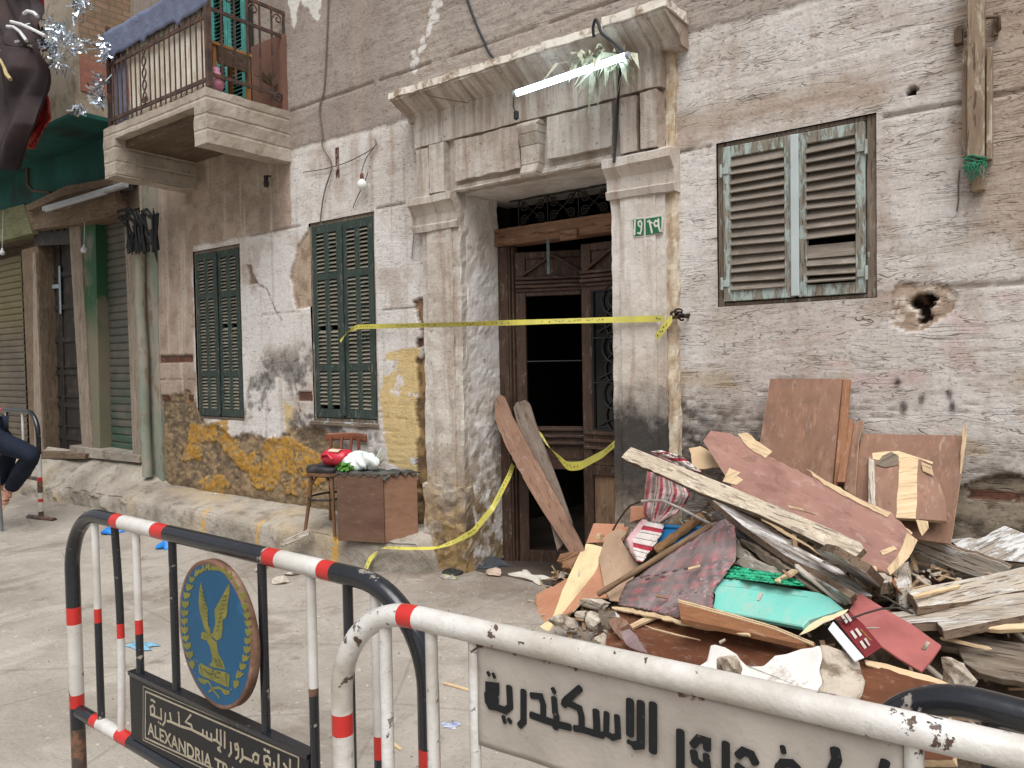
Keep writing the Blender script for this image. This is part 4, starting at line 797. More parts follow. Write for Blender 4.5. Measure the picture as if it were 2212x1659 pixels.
slab('doorstep', [(150,962),(300,985),(300,1000),(150,985)], YW-.06, .3, MKB, al=(1,0,0)); slab('doorstep', [(85,975),(185,980),(182,992),(85,990)], YW-.1, .35, MTBR, al=(1,0,0))
# projecting bay with brick side, green underneath
n = NT('bare_brick', .9, .15); bt = n.n('ShaderNodeTexBrick'); v = n.n('ShaderNodeMapping'); v.inputs['Rotation'].default_value = (math.radians(90), 0, math.radians(90)); 
cb = n.n('ShaderNodeCombineXYZ'); sp_ = n.n('ShaderNodeSeparateXYZ'); n.L(n.co('World'), sp_.inputs[0]); n.L(sp_.outputs[1], cb.inputs[0]); n.L(sp_.outputs[2], cb.inputs[1]); n.L(cb.outputs[0], bt.inputs['Vector'])
bt.inputs['Scale'].default_value = 1; bt.inputs['Brick Width'].default_value = .14; bt.inputs['Row Height'].default_value = .062; bt.inputs['Mortar Size'].default_value = .009; bt.inputs['Mortar Smooth'].default_value = .3
bt.inputs['Color1'].default_value = lin(152,126,104); bt.inputs['Color2'].default_value = lin(138,116,92); bt.inputs['Mortar'].default_value = lin(120,106,90)
c = n.mx(n.rg(sp_.outputs[2], 4.75, 4.6), bt.outputs['Color'], n.mx(.6, bt.outputs['Color'], lin(160,96,88))); c = n.mx(n.rg(n.noise(n.co('World'), 8, 6, .6), .5, .65, 0, .5), c, lin(110,90,74)); n.bump(bt.outputs['Fac'], -.8, .012); MBK = n.done(c)
MTG = m_basic('green_overhang_paint', (26,92,82), (20,70,66), 2.5, .7, .3, .4, .006, dirt=(30,44,42), dsc=2)
BX, BY0, BZ = XL-.02, 3.50, 4.10
mb = MB(); mb.bx(-13.5, BX, BY0, YW+.02, BZ+.012, 7.4); build(mb, 'bay', MCRM, shp)
mb = MB(); mb.bx(BX, BX+.012, BY0+.05, YW+.01, BZ+.22, 7.4); mb.rough(.003, 8); build(mb, 'brick_infill', MBK, shp)
mb = MB(); mb.bx(-13.5, BX+.006, BY0-.006, YW+.02, BZ-.03, BZ+.01); build(mb, 'overhang', MTG, shp)
mb = MB(); mb.bx(-13.5, BX, YW-.05, YW+.015, 3.55, BZ-.031); build(mb, 'green_band', MTG, shp)
mb = MB(); mb.bx(-13.5, BX, YW-.07, YW-.05, 3.42, 3.56); build(mb, 'dark_beam', MIDR, shp)
mb = MB(); mb.tube([oY(*zH(258,160), 3.9), oY(*zH(262,320), 3.9), oY(*zH(310,375), 3.92), oY(*zH(480,395), 3.95)], .02, 8); build(mb, 'conduit', m_basic('rusted_conduit', (92,78,66), (66,58,50)), shp)
mb = MB(); mb.bx(XL-.16, XL+.02, YW-.02, YW+.03, 4.15, 7.4); build(mb, 'corner_pilaster', m_basic('greenish_render', (150,150,132), (124,122,106), 3, .9), shp)
mb = MB(); mb.bx(-13.5, XL-.003, 8.3, 8.5, -.2, 7.4); mb.bx(-13.5, -13.4, YW+.35, 8.3, -.2, 7.4); mb.bx(-13.5, XL-.003, YW+.02, 8.5, 7.4, 7.5); build(mb, 'rear_wall', MCRM, shp)
# ---------------------------------------------------------------- crowd barriers
zV = zoom(520, 2660, 3.0722); zW = zoom(660, 2180, 2.44); zX = zoom(1880, 2600, 2.5136); zY = zoom(2600, 2780, 1.907)
def m_paint(name, c, chip=(74,58,48), th=(.66,.70), rough=.42, c2=None, sc=14, bmp=.35):
    n = NT(name, rough, .45); v = n.rndobj(n.co('World'), .1); col_ = n.mx(n.rg(n.noise(v, 6, 5, .6), .35, .7), lin(*c), lin(*(c2 or c)))
    nz = n.noise(v, sc, 6, .62, .3); m = n.rg(nz, *th); col_ = n.mx(n.ma('MULTIPLY', m, n.rg(n.noise(v, 3.3, 3, .5), .36, .5)), col_, lin(*chip))
    col_ = n.mx(n.rg(n.noise(v, 40, 5, .7), .6, .72, 0, .4), col_, lin(*[int(a*.62) for a in c]))
    n.b.inputs['Coat Weight'].default_value = .35; n.b.inputs['Coat Roughness'].default_value = .18; h = n.ma('SUBTRACT', n.noise(v, 38, 4, .6), m); n.bump(h, bmp, .003); return n.done(col_, n.rg(m, 0, 1, rough, .85))
MPB = m_paint('black_barrier_paint', (36,38,44), (150,142,132), (.63,.66), .25, (26,28,32)); MPW = m_paint('white_barrier_paint', (214,212,208), (70,56,48), (.64,.66), .45, (178,172,162))
MPR = m_paint('red_barrier_paint', (196,44,38), (110,60,50), (.68,.72), .42, (176,36,32)); MPU = m_paint('rusty_steel', (78,64,56), (120,84,62), (.5,.6), .75, (58,48,44))
MPW2 = m_paint('thick_white_paint', (216,214,211), (84,62,50), (.625,.645), .5, (170,162,150), 26, 1)
def arcpath(x0, x1, zt, zb, r, fn, n=14):
    """inverted U of bent tube; fn(x, z) -> point"""
    p = [(x0, zb+(zt-r-zb)*i/24) for i in range(24)]; p += [(x0+r-r*math.cos(a), zt-r+r*math.sin(a)) for a in np.linspace(0, math.pi/2, n)]
    p += [(x0+r+(x1-x0-2*r)*i/50, zt) for i in range(1, 50)]; p += [(x1-r+r*math.sin(a), zt-r+r*math.cos(a)) for a in np.linspace(0, math.pi/2, n)]
    p += [(x1, zt-r-(zt-r-zb)*i/24) for i in range(1, 25)]; return p
def banded(mb, pts2, r, fn, bands, n=14):
    """bands: function (x, z, part) -> material index; the path is cut finely where colours change"""
    out = []; mats = []
    for (a, b) in zip(pts2[:-1], pts2[1:]):
        L_ = math.hypot(b[0]-a[0], b[1]-a[1]); k = max(1, int(L_/.006))
        for i in range(k): out.append((a[0]+(b[0]-a[0])*i/k, a[1]+(b[1]-a[1])*i/k))
    out.append(pts2[-1]); ms = [bands((p[0]+q[0])/2, (p[1]+q[1])/2, i/len(out)) for i, (p, q) in enumerate(zip(out[:-1], out[1:]))]
    keep = [0]+[i for i in range(1, len(out)-1) if ms[i] != ms[i-1] or i % 5 == 0 or abs((out[i+1][0]-out[i][0])*(out[i][1]-out[i-1][1])-(out[i+1][1]-out[i][1])*(out[i][0]-out[i-1][0])) > 1e-9]+[len(out)-1]
    mb.tube([fn(*out[i]) for i in keep], r, n, [ms[min(i, len(ms)-1)] for i in keep])
def strokes(mb, lines, to3, w, th, nrm, kw=1):
    """painted letter strokes: flat bars of width w proud of the sheet; every bar gets its own hair of height"""
    k = 0
    for ln in lines:
        ww = w
        if isinstance(ln[0], (int, float)): ww, ln = ln[0]*kw, ln[1:]
        q = [to3(*p) for p in ln]; k += 1; h = th+.00004*(k % 9)
        if len(q) == 2 and (q[1]-q[0]).length < ww*.9: ww *= .8
        ds = [(b-a).normalized() for a, b in zip(q[:-1], q[1:])]; q[0] = q[0]-ds[0]*ww*.3; q[-1] = q[-1]+ds[-1]*ww*.3
        L_, R_ = [], []
        for i, p in enumerate(q):
            d0, d1 = ds[max(i-1, 0)], ds[min(i, len(ds)-1)]; m = (nrm.cross(d0)+nrm.cross(d1)); m = m.normalized() if m.length > .3 else nrm.cross(d0)
            c = max(.62, m.dot(nrm.cross(d0))); o_ = m*(ww*.5/c); L_.append(p+o_); R_.append(p-o_)
        cap = lambda p, d, s_: [p+(d*math.cos(t)*.5+nrm.cross(d)*s_*math.sin(t))*ww*.5 for t in np.linspace(-1.57, 1.57, 5)]
        poly = L_+cap(q[-1], ds[-1], -1)[1:-1]+R_[::-1]+cap(q[0], -ds[0], -1)[1:-1]
        n_ = len(q)
        vs = [p+nrm*h for p in L_+R_]; mb.add(vs, [(i, i+1, n_+i+1, n_+i) for i in range(n_-1)])
        for p, d in ((q[0], -ds[0]), (q[-1], ds[-1])): mb.add([p2+nrm*h for p2 in cap(p, d, 1)], [(0,1,2,3,4)])
        rim = [p+nrm*h for p in L_]+[p+nrm*h for p in R_[::-1]]; low = [p for p in L_]+[p for p in R_[::-1]]; m_ = len(rim)
        mb.add(rim+low, [(i, (i+1) % m_, m_+(i+1) % m_, m_+i) for i in range(m_)])
# --- black barrier
BYb = 1.103; fb = lambda x, z: V((x, BYb, z))
bb = thing('crowd_barrier', 'black steel crowd barrier with red and white bands and a round blue eagle emblem', 'barrier', (-1.9, BYb, 0), 'steel crowd barriers')
def zb_of(y): return oY(*zO(155, y), BYb).z
def xb_of(x, y): return oY(*zO(x, y), BYb).x
bxl, bxr, bzt = oY(*zO(152, 1000), BYb).x, oY(927, 1603, BYb).x, 1.083
z_r1, z_w1, z_r2, z_b2, z_u = (zb_of(y) for y in (700, 792, 1207, 1285, 1405))
tx = [xb_of(x, y) for x, y in ((393,165),(438,175),(640,225),(708,240),(1312,400),(1385,425),(1640,500),(1712,525))]
zq = lambda y: oY(*zQ(648, y), BYb).z
def band_b(x, z, t):
    if t < .36 and z < bzt-.17 or x < bxl+.05:
        return 0 if z > z_r1 else 2 if z > z_w1 else 1 if z > z_r2 else 2 if z > z_b2 else 0 if z > z_u else 3
    if z < bzt-.2: return 0 if z > zq(1125) else 2 if z > zq(1262) else 1 if z > .45 else 2 if z > .38 else 3
    for a, b, m in ((tx[0],tx[1],2),(tx[1],tx[2],1),(tx[2],tx[3],2),(tx[4],tx[5],2),(tx[5],tx[6],1),(tx[6],tx[7],2)):
        if a < x < b: return m
    return 0
MB4 = [MPB, MPW, MPR, MPU]
mb = MB(); banded(mb, arcpath(bxl, bxr, bzt, .03, .20, fb), .0225, fb, band_b, 16); build(mb, 'frame', MB4, bb)
zlr = .415; lx = [xb_of(x, y) for x, y in ((265,1395),(305,1400),(420,1480),(490,1520))]
def band_l(x, z, t):
    for a, b, m in ((lx[0],lx[1],2),(lx[1],lx[2],1),(lx[2],lx[3],2)):
        if a < x < b: return m
    return 0
mb = MB(); banded(mb, [(bxl+.02, zlr), (bxr-.02, zlr)], .021, fb, band_l, 14); build(mb, 'lower_rail', MB4, bb)
for x_ in (bxl, bxr):
    mb = MB(); mb.tube([(x_, BYb-.22, .024), (x_, BYb+.22, .024)], .024, 10); build(mb, 'foot', MPU, bb)
def ubar(x, segs, zhi=bzt-.015, zlo=zlr+.01, bow=0):
    cuts = [zhi]+[s[0] for s in segs if s[0] < zhi]+[zlo]; ms = [s[1] for s in segs]; pts = []; mm = []
    zz_ = sorted(set(np.linspace(zlo, zhi, 16).tolist()+cuts), reverse=True)
    for q in zz_: pts.append(V((x+bow*math.sin((zhi-q)/(zhi-zlo)*math.pi), BYb, q)))
    for q in zz_:
        m = segs[0][1]
        for (zc_, mi) in segs:
            if q <= zc_+1e-9: m = mi
        mm.append(m)
    mb = MB(); mb.tube(pts, .0115, 10, mm); build(mb, 'upright', MB4, bb)
zbx = lambda x, y: oY(*zO(x, y), BYb).z
ubar(xb_of(285,690), [(9,1),(zbx(285,700),2),(zbx(285,782),0)]); ubar(xb_of(402,690), [(9,0),(zbx(425,790),2),(zbx(425,876),1)], bow=.018)
pzt = zbx(520, 1100)
ubar(xb_of(530,690), [(9,1),(zbx(530,765),2),(zbx(530,848),0)], zlo=pzt); ubar(xb_of(745,690), [(9,0)], zlo=pzt); ubar(xb_of(1278,690), [(9,0)], zlo=pzt)
ubar(xb_of(1570,690), [(9,1),(zbx(1570,1170),3),(zbx(1570,1215),0)]); ubar(xb_of(1790,690), [(9,0)]); ubar(xb_of(1790,690)+.09, [(9,1),(.75,2),(.70,0)])
pxl, pxr = xb_of(505, 1300), xb_of(1575, 1600)
mb = MB(); mb.bx(pxl, pxr, BYb-.012, BYb+.012, zlr+.022, pzt); 
MPLB = m_basic('satin_black_sign', (30,31,34), (24,25,28), 6, .45, .4, .2, dirt=(60,60,60), dsc=8, dth=(.6,.75))
sp1 = build(mb, 'sign_panel', MPLB, bb, bevel=.002)
mb = MB(); mb.bx(pxl, pxr, BYb-.016, BYb+.016, pzt+.0005, pzt+.012); build(mb, 'top_strip', MPB, sp1)
py = BYb-.0122; t3 = lambda x, y: oY(*zV(x, y), py); NB = V((0,-1,0))
MLT = m_basic('faded_cream_lettering', (176,166,146), (150,140,120), 30, .7, .2, .2)
mb = MB()
ab = [(240,385,300,430)]
strokes(mb, [
 # border
 [.0045,(185,290),(2060,1100)],[.0045,(185,290),(182,860)],[.0045,(182,860),(960,1215),(1400,1420)],[.0045,(2060,1100),(2050,1500)],
 [.0016,(158,230),(2105,1060)],[.0016,(158,230),(155,885),(900,1240)],
 # al-iskandariya, read from its left end
 [(255,395),(275,400)],[(285,412),(300,420)],[(250,565),(245,480),(275,465),(295,500),(295,570),(250,575)],[(255,575),(380,630),(375,510)],[(345,665),(350,675)],[(368,685),(375,692)],
 [(430,560),(425,660),(400,700)],[(455,655),(500,660),(485,560)],[(500,665),(600,710),(595,600)],[(588,548),(595,572)],[(600,712),(690,740),(760,760),(745,700),(675,665),(740,580)],
 [(760,765),(890,830),(888,765)],[(890,830),(940,860),(935,790)],[(940,862),(995,890),(990,815)],
 [(1060,760),(1060,890),(1020,885)],[(1105,770),(1110,945),(1060,900)],[(1155,790),(1155,975)],[(1075,985),(1095,975)],[(1075,1000),(1105,1025)],
 # muroor
 [(1230,920),(1235,1040),(1210,1080)],[(1290,1000),(1280,940),(1310,935),(1325,1000),(1320,1090),(1295,1110)],[(1300,1000),(1325,1010)],[(1370,1000),(1375,1110),(1345,1150)],[(1375,1090),(1510,1150),(1560,1165),(1570,1080),(1530,1050),(1500,1080),(1510,1150)],
 # idara
 [(1640,1000),(1655,1010)],[(1680,1025),(1700,1035)],[(1640,1170),(1640,1090),(1680,1085),(1710,1120),(1710,1190),(1640,1175)],[(1650,1180),(1690,1260),(1760,1240),(1760,1170)],[(1815,1070),(1815,1250)],[(1880,1180),(1910,1230),(1950,1300)],[(1955,1130),(1955,1320)],
], t3, .0068, .0006, NB)
def txt(s, size, x0, z0, y, wid=None, shear=0, off=0):
    cu = bpy.data.curves.new('t', 'FONT'); cu.body = s; cu.size = size; cu.offset = off; cu.extrude = 0
    o = bpy.data.objects.new('t', cu); COL.objects.link(o); dg = bpy.context.evaluated_depsgraph_get(); m_ = bpy.data.meshes.new_from_object(o.evaluated_get(dg))
    vs = [v_.co.copy() for v_ in m_.vertices]; fs = [tuple(p.vertices) for p in m_.polygons]; bpy.data.objects.remove(o); bpy.data.curves.remove(cu); bpy.data.meshes.remove(m_)
    xm0 = min(v_.x for v_ in vs); xm1 = max(v_.x for v_ in vs); k = (wid/(xm1-xm0)) if wid else 1
    return [V((x0+(v_.x-xm0)*k, y, z0+v_.y)) for v_ in vs], fs
a_, b_ = t3(215, 850), t3(965, 1195); c_ = t3(230, 705)
capz = c_.z-a_.z
vs, fs = txt('ALEXANDRIA TRAFFIC', capz/.70, a_.x, (a_.z+b_.z)/2+.001, py-.0006, (b_.x-a_.x)*1.72, off=.0012); mb.add(vs, fs)
build(mb, 'lettering', MLT, sp1)
# round emblem
ec = oY(469.5, 1367, BYb-.03); er = .188
MBLU = m_basic('emblem_blue', (14,84,122), (12,72,106), 4, .4, .3, .1, dirt=(40,110,150), dsc=6, dth=(.6,.75)); MGLD = m_basic('emblem_gold', (132,128,60), (106,102,48), 30, .5, .3, .3)
en_ = V((-.066,-.998,0)).normalized(); Me = Matrix.Translation(ec) @ Matrix.Rotation(math.radians(-3.8), 4, 'Z') @ Matrix.Rotation(math.radians(90), 4, 'X')
mb = MB(); mb.lathe([(0,-.010),(er,-.010),(er,.010),(er-.004,.012),(er-.011,.0115)], Me, 64); em = build(mb, 'emblem', m_basic('emblem_rim', (120,86,70), (90,66,56), 9, .6, .3, .4, dirt=(170,140,120), dsc=4), bb, M=Matrix.Translation(ec))
mb = MB(); mb.lathe([(0,.0117),(er-.011,.0117)], Me, 64); build(mb, 'emblem_field', MBLU, em)
t4 = lambda x, y: oP(*zW(x, y), ec+en_*.0122, en_); mb = MB()
def fill(pts, k=0, jg=0): mb.prism([t4(*p)+en_*(.00003*k) for p in pts], en_*.0004)
# wings, body, tail, head
fill([(345,340),(358,400),(372,480),(408,600),(412,700),(415,760),(440,810),(425,850),(380,800),(360,730),(335,640),(322,540),(325,460),(335,380)], 1)
fill([(620,350),(625,430),(605,560),(600,640),(585,690),(555,705),(555,800),(545,880),(500,910),(455,870),(470,800),(485,740),(475,610),(520,530),(560,460),(595,390)], 2)
fill([(350,830),(375,822),(420,840),(445,880),(500,930),(510,1010),(520,1050),(560,1120),(580,1190),(470,1170),(425,1150),(455,1110),(450,1050),(430,960),(395,900),(375,905),(360,890),(345,895)], 3)
fill([(425,830),(455,838),(478,815),(470,870),(440,880)], 4)
fill([(345,1125),(380,1150),(470,1190),(580,1215),(625,1240),(615,1360),(575,1350),(440,1290),(355,1250),(325,1220),(322,1150)], 5)
for ln in ([(345,1285),(420,1310),(450,1370),(520,1460)],[(425,1405),(470,1370),(520,1365),(580,1400)]):
    strokes(mb, [ln], t4, .006, .0005, en_)
fill([(318,1265),(350,1280),(395,1320),(385,1335),(340,1320),(322,1290)], 6); fill([(545,1390),(590,1385),(628,1400),(620,1435),(580,1435),(555,1415)], 7)
def wreath(path, sgn):
    for i in range(len(path)-1):
        (x0, y0), (x1, y1) = path[i], path[i+1]; dx, dy = x1-x0, y1-y0; L_ = math.hypot(dx, dy); ux, uy = dx/L_, dy/L_; nx_, ny_ = -uy, ux
        w = 30 if 0 < i < len(path)-2 else 24
        fill([(x0-nx_*6, y0-ny_*6), (x0+nx_*w+ux*L_*.35, y0+ny_*w*.7+uy*L_*.35), (x0+nx_*w*1.25+ux*L_*.9, y0+ny_*w+uy*L_*.9), (x0+nx_*10+ux*L_*.75, y0+ny_*10+uy*L_*.75), (x1, y1+4), (x0-nx_*10+ux*L_*.75, y0-ny_*10+uy*L_*.75), (x0-nx_*w*1.25+ux*L_*.9, y0-ny_*w+uy*L_*.9), (x0-nx_*w+ux*L_*.35, y0-ny_*w*.7+uy*L_*.35)], i % 5)
wreath([(270,1190),(245,1090),(225,1000),(205,920),(190,850),(188,760),(180,680),(190,600),(195,510),(215,430),(245,350),(265,280)], 1)
wreath([(680,1380),(690,1280),(740,1200),(760,1120),(790,1040),(795,950),(805,870),(810,780),(800,700),(785,620),(765,530),(740,420)], 1)
strokes(mb, [[.010,(290,270),(300,235)],[.008,(310,265),(325,225)],[.009,(335,240),(370,215),(365,190)],[.008,(390,215),(400,180),(430,210)],[.009,(420,205),(425,175)],[.010,(450,205),(520,208)],[.009,(530,215),(570,240),(580,200)],[.010,(585,245),(630,290),(640,260)],[.009,(650,295),(665,330)],[.009,(672,345),(690,380)],[.008,(690,370),(712,400)]], t4, .008, .0005, en_)
strokes(mb, [[.0025,(300,1102),(310,1112)],[.0025,(290,1220),(297,1232)],[.0025,(612,1240),(618,1250)],[.0025,(635,1380),(640,1390)]], t4, .003, .0005, en_)
build(mb, 'eagle_device', MGLD, em)
mb = MB(); t5 = lambda x, y: oP(*zW(x, y), ec+en_*.0131, en_)
strokes(mb, [[.0028,(335,1160),(360,1230)],[.0028,(370,1185),(400,1215),(440,1240),(470,1230)],[.0028,(460,1190),(455,1215)],[.0028,(490,1230),(480,1260),(520,1270)],[.0028,(500,1215),(530,1225)],[.0025,(585,1240),(600,1340)]]
 +[[.0014,(340+i*9,430+i*40),(372+i*7,450+i*38)] for i in range(9)]+[[.0014,(600-i*11,470+i*42),(560-i*9,480+i*42)] for i in range(9)]+[[.0014,(470+i*14,1080+i*3),(500+i*14,1160+i*3)] for i in range(5)], t5, .0025, .0003, en_)
build(mb, 'emblem_lines', m_basic('dark_olive_line', (70,82,66), (60,72,60), 20), em)
# --- white barrier
WA, WB = V((-1.006, .995, 0)), V((-.061, 1.054, 0)); wd_ = (WB-WA).normalized(); wn = V((wd_.y, -wd_.x, 0))
ow = lambda x, y, off=0: oP(x, y, WA+wn*off, wn)
sx = lambda P: (P-WA).dot(wd_)
fw_ = lambda s, z: V((WA.x, WA.y, z))+wd_*s
wb = thing('crowd_barrier', 'chipped white crowd barrier with a sheet metal panel stencilled in black Arabic lettering', 'barrier', fw_(.6, 0), 'steel crowd barriers')
wsl = sx(ow(*zQ(103, 1000))); wsr = wsl+1.75; wzt = 1.079
wr = [ow(*zQ(103, y)).z for y in (918, 1052)]; wtx = [sx(ow(*zQ(x, y))) for x, y in ((482,290),(575,300))]
def band_w(s, z, t):
    if s < wsl+.03 and wr[1] < z < wr[0]: return 1
    if wtx[0] < s < wtx[1] and z > wzt-.1: return 1
    return 2 if z < .2 else 0
MBW = [MPW2, MPR, MPU]
mb = MB(); banded(mb, arcpath(wsl, wsr, wzt, .03, .19, fw_), .0215, fw_, band_w, 18); build(mb, 'frame', MBW, wb)
mb = MB(); banded(mb, [(wsl, .40), (wsr, .40)], .02, fw_, lambda *a: 0); build(mb, 'lower_rail', MBW, wb)
for s in (wsl, wsr):
    mb = MB(); mb.tube([fw_(s, .024)-wn*.22, fw_(s, .024)+wn*.22], .024, 10); build(mb, 'foot', MPU, wb)
ps0, ps1 = sx(ow(*zQ(962, 800))), sx(ow(*zR(1440, 1440)))
for s, r_ in ((sx(ow(*zQ(375,600))), .0125), (sx(ow(*zQ(664,600))), .0115), (ps0-.010, .010), (ps1+.012, .012), (wsr-.18, .0115), (wsr-.34, .0115)):
    mb = MB(); mb.tube([fw_(s, .41), fw_(s, wzt-.012)], r_, 10); build(mb, 'upright', MPW2, wb)
n = NT('dented_sheet_paint', .5, .35); v = n.co('World'); c = n.mx(n.rg(n.noise(v, 5, 5, .6), .35, .65), lin(172,163,153), lin(156,147,138))
ed = n.noise(v, 22, 6, .65); 
zz = n.n('ShaderNodeSeparateXYZ'); n.L(v, zz.inputs[0]); top = n.ma('MAXIMUM', n.rg(zz.outputs[2], 1.043, 1.053), n.rg(zz.outputs[2], .868, .862))
c = n.mx(n.rg(n.ma('ADD', n.ma('MULTIPLY', top, .15), ed), .70, .74), c, lin(98,66,48)); c = n.mx(n.rg(n.noise(v, 60, 5, .7), .64, .74, 0, .5), c, lin(120,108,98))
c = n.mx(n.rg(n.noise(v, 3, 4, .6), .58, .7, 0, .4), c, lin(206,202,198))
n.bump(n.ma('ADD', n.noise(v, 11, 4, .5), n.ma('MULTIPLY', n.noise(v, 60, 4, .6), .3)), .5, .008); MSHT = n.done(c)
pzb = ow(*zQ(965, 1110)).z; pzt_ = ow(*zQ(965, 470)).z
def pan(u, w): s = ps0+(ps1-ps0)*u; return fw_(s, pzb+(pzt_-pzb)*w)+wn*(.004+.0025*math.sin(u*9)*math.sin(w*4)+(.001*math.sin(u*31+w*7)))
mb = MB(); mb.sheet(60, 16, pan, .003); sp2 = build(mb, 'sign_panel', MSHT, wb)
mb = MB(); t6 = lambda x, y: ow(*zX(x, y), .0085); W_ = .0085
strokes(mb, [
 [.007,(165,205),(172,218)],[.007,(217,220),(225,240)],
 [.010,(165,380),(165,325),(245,335),(245,395)],[.010,(155,430),(160,490),(185,535),(240,545),(240,470)],[.009,(225,390),(215,480)],[.010,(240,545),(340,580),(385,540),(375,360)],[.008,(318,650),(330,690)],[.008,(375,675),(385,690)],
 [.010,(518,400),(518,690),(490,720)],[.009,(610,430),(690,440),(715,520),(715,640)],[.010,(610,630),(720,670),(870,720),(970,745)],[.008,(815,370),(825,390)],[.009,(825,470),(835,600),(850,640),(840,740)],
 [.010,(1075,365),(1000,430),(950,470),(930,510)],[.009,(930,495),(1000,520),(1080,560),(1100,640),(1100,750)],[.009,(1045,760),(1110,770),(1240,810),(1300,825)],[.010,(1245,600),(1255,800)],[.0085,(1350,620),(1345,810)],[.0085,(1350,810),(1410,850),(1465,835),(1455,650)],
 [.011,(1585,500),(1585,800)],[.011,(1692,520),(1692,925),(1640,930)],[.006,(1575,895),(1640,930)],[.011,(1815,535),(1815,970)],
], t6, .011, .0006, wn, 1.22)
t7 = lambda x, y: ow(*zY(x, y), .0085)
strokes(mb, [[.011,(212,270),(212,560),(190,600)],[.010,(315,350),(350,310),(415,330),(415,375)],[.010,(315,425),(325,480),(380,520),(400,600)],[.009,(410,450),(420,540)],[.010,(557,360),(557,600)],[.010,(660,430),(690,405),(750,430),(775,480)],[.009,(655,525),(700,560),(760,570)],[.008,(990,380),(995,405)],[.010,(965,530),(990,495),(1060,500),(1090,530)],[.011,(1390,410),(1400,470),(1370,540)],[.010,(1765,500),(1750,560)],[.010,(965,530),(960,620),(1080,650)],[.010,(1370,540),(1370,640)]], t7, .011, .0006, wn, 1.2)
n = NT('stencil_black', .6, .3); v = n.co('World'); MSTB = n.done(n.mx(n.rg(n.noise(v, 70, 5, .7), .64, .72, 0, .8), lin(26,27,29), lin(120,112,104)))
build(mb, 'lettering', MSTB, sp2)
# --- third barrier behind, its bent end just showing
A3, B3 = V((-.262, 1.238, 0)), V((1.1, 1.06, 0)); d3 = (B3-A3).normalized()
f3 = lambda s, z: V((A3.x, A3.y, z))+d3*s
tb = thing('crowd_barrier', 'glossy black barrier whose bent end shows behind the white barrier', 'barrier', f3(.7, 0), 'steel crowd barriers')
mb = MB(); banded(mb, arcpath(0, 1.6, 1.06, .03, .15, f3, 20), .0225, f3, lambda x, z, t: 0 if z > .75 else 2 if z > .7 else 1 if z > .45 else 2 if z > .4 else 3, 18); build(mb, 'frame', MB4, tb)
mb = MB(); mb.tube([f3(.02, .41), f3(1.58, .41)], .02, 12); build(mb, 'lower_rail', MPB, tb)
for s in (0, 1.6):
    mb = MB(); n_ = V((-d3.y, d3.x, 0)); mb.tube([f3(s, .024)-n_*.22, f3(s, .024)+n_*.22], .024, 10); build(mb, 'foot', MPU, tb)
for k in range(9):
    mb = MB(); mb.tube([f3(.16+.16*k, .41), f3(.16+.16*k, 1.045)], .0115, 10); build(mb, 'upright', MPB, tb)
# --- far barrier at the left edge
f4p = oZ(*zT(495, 1375), .045); FY = f4p.y; f4 = lambda x, z: V((x, FY, z))
lb = thing('crowd_barrier', 'black and white barrier standing beyond the seated person at the kerb', 'barrier', (f4p.x-.7, FY, 0), 'steel crowd barriers')
zf = lambda y: oY(*zT(500, y), FY).z
def band_f(x, z, t):
    if x > f4p.x-.05 and z < .95: return 0 if z > zf(640) else 1 if z > zf(915) else 2 if z > zf(962) else 3 if z > zf(1100) else 2 if zf(1212) < z < zf(1170) else 1 if z > zf(1320) else 3
    xr_ = oY(*zT(40, 120), FY).x; return 2 if xr_-.10 < x < xr_ else 1 if xr_-.45 < x <= xr_-.1 else 0
ztf = (oY(*zT(100, 105), FY).z+oY(*zT(200, 110), FY).z)/2
mb = MB(); banded(mb, arcpath(f4p.x-1.55, f4p.x, ztf, .045, .24, f4), .024, f4, band_f, 12); build(mb, 'frame', MB4, lb)
mb = MB(); mb.tube([f4(f4p.x-1.55, .42), f4(f4p.x, .42)], .02, 10); build(mb, 'lower_rail', MPU, lb)
for s in (f4p.x, f4p.x-1.55):
    mb = MB(); mb.tube([(s+.0, FY-.23, .03), (s, FY+.23, .03)] if s != f4p.x else [oZ(*zT(345, 1385), .03), oZ(*zT(655, 1425), .03)], .026, 12); mb.tube([(s, FY, .03), (s, FY, .07)], .024, 10); build(mb, 'foot', MPU, lb)
for (x_, y_, m) in ((272,250,MPW),(95,700,MPW),(85,200,MPB)):
    p = oY(*zT(x_, y_), FY); mb = MB(); mb.tube([(p.x, FY, .42), (p.x, FY, ztf-.02)], .0125, 10); build(mb, 'upright', m, lb)
# ---------------------------------------------------------------- chair, cabinet and what lies on them
q = oZ(*zF(1020, 1515), .235); ql = oZ(*zF(450, 1455), .25); qr = oZ(*zF(1435, 1400), .27)
ztop = oY(*zF(1020, 668), q.y).z
e1 = V((ql.x-q.x, ql.y-q.y, 0)); e2 = V((qr.x-q.x, qr.y-q.y, 0)); base = V((q.x, q.y, .25)); H_ = V((0,0,ztop-.25))
MCAB = m_wood('scuffed_wood_shaded', (110,84,68), (92,68,56), (66,52,46), .2, .65, paint=(124,100,84), pth=(.6,.8), crack=.2, bump=.2, dust=.1)  # front panel wood, darkened so its colour carries the shade
MCAB2 = m_wood('brown_wood_lit', (148,112,90), (130,98,78), (92,70,56), .2, .75, paint=(164,128,104), pth=(.6,.8), crack=.2, bump=.2, dust=.12)  # side panel wood, lightened: the light from the right is in its colour
cab = thing('cabinet', 'small brown wooden cabinet standing on the pavement beside the chair', 'cabinet', base)
MCABT = m_basic('cabinet_shadow_ply', (96,76,62), (76,60,50), 4)
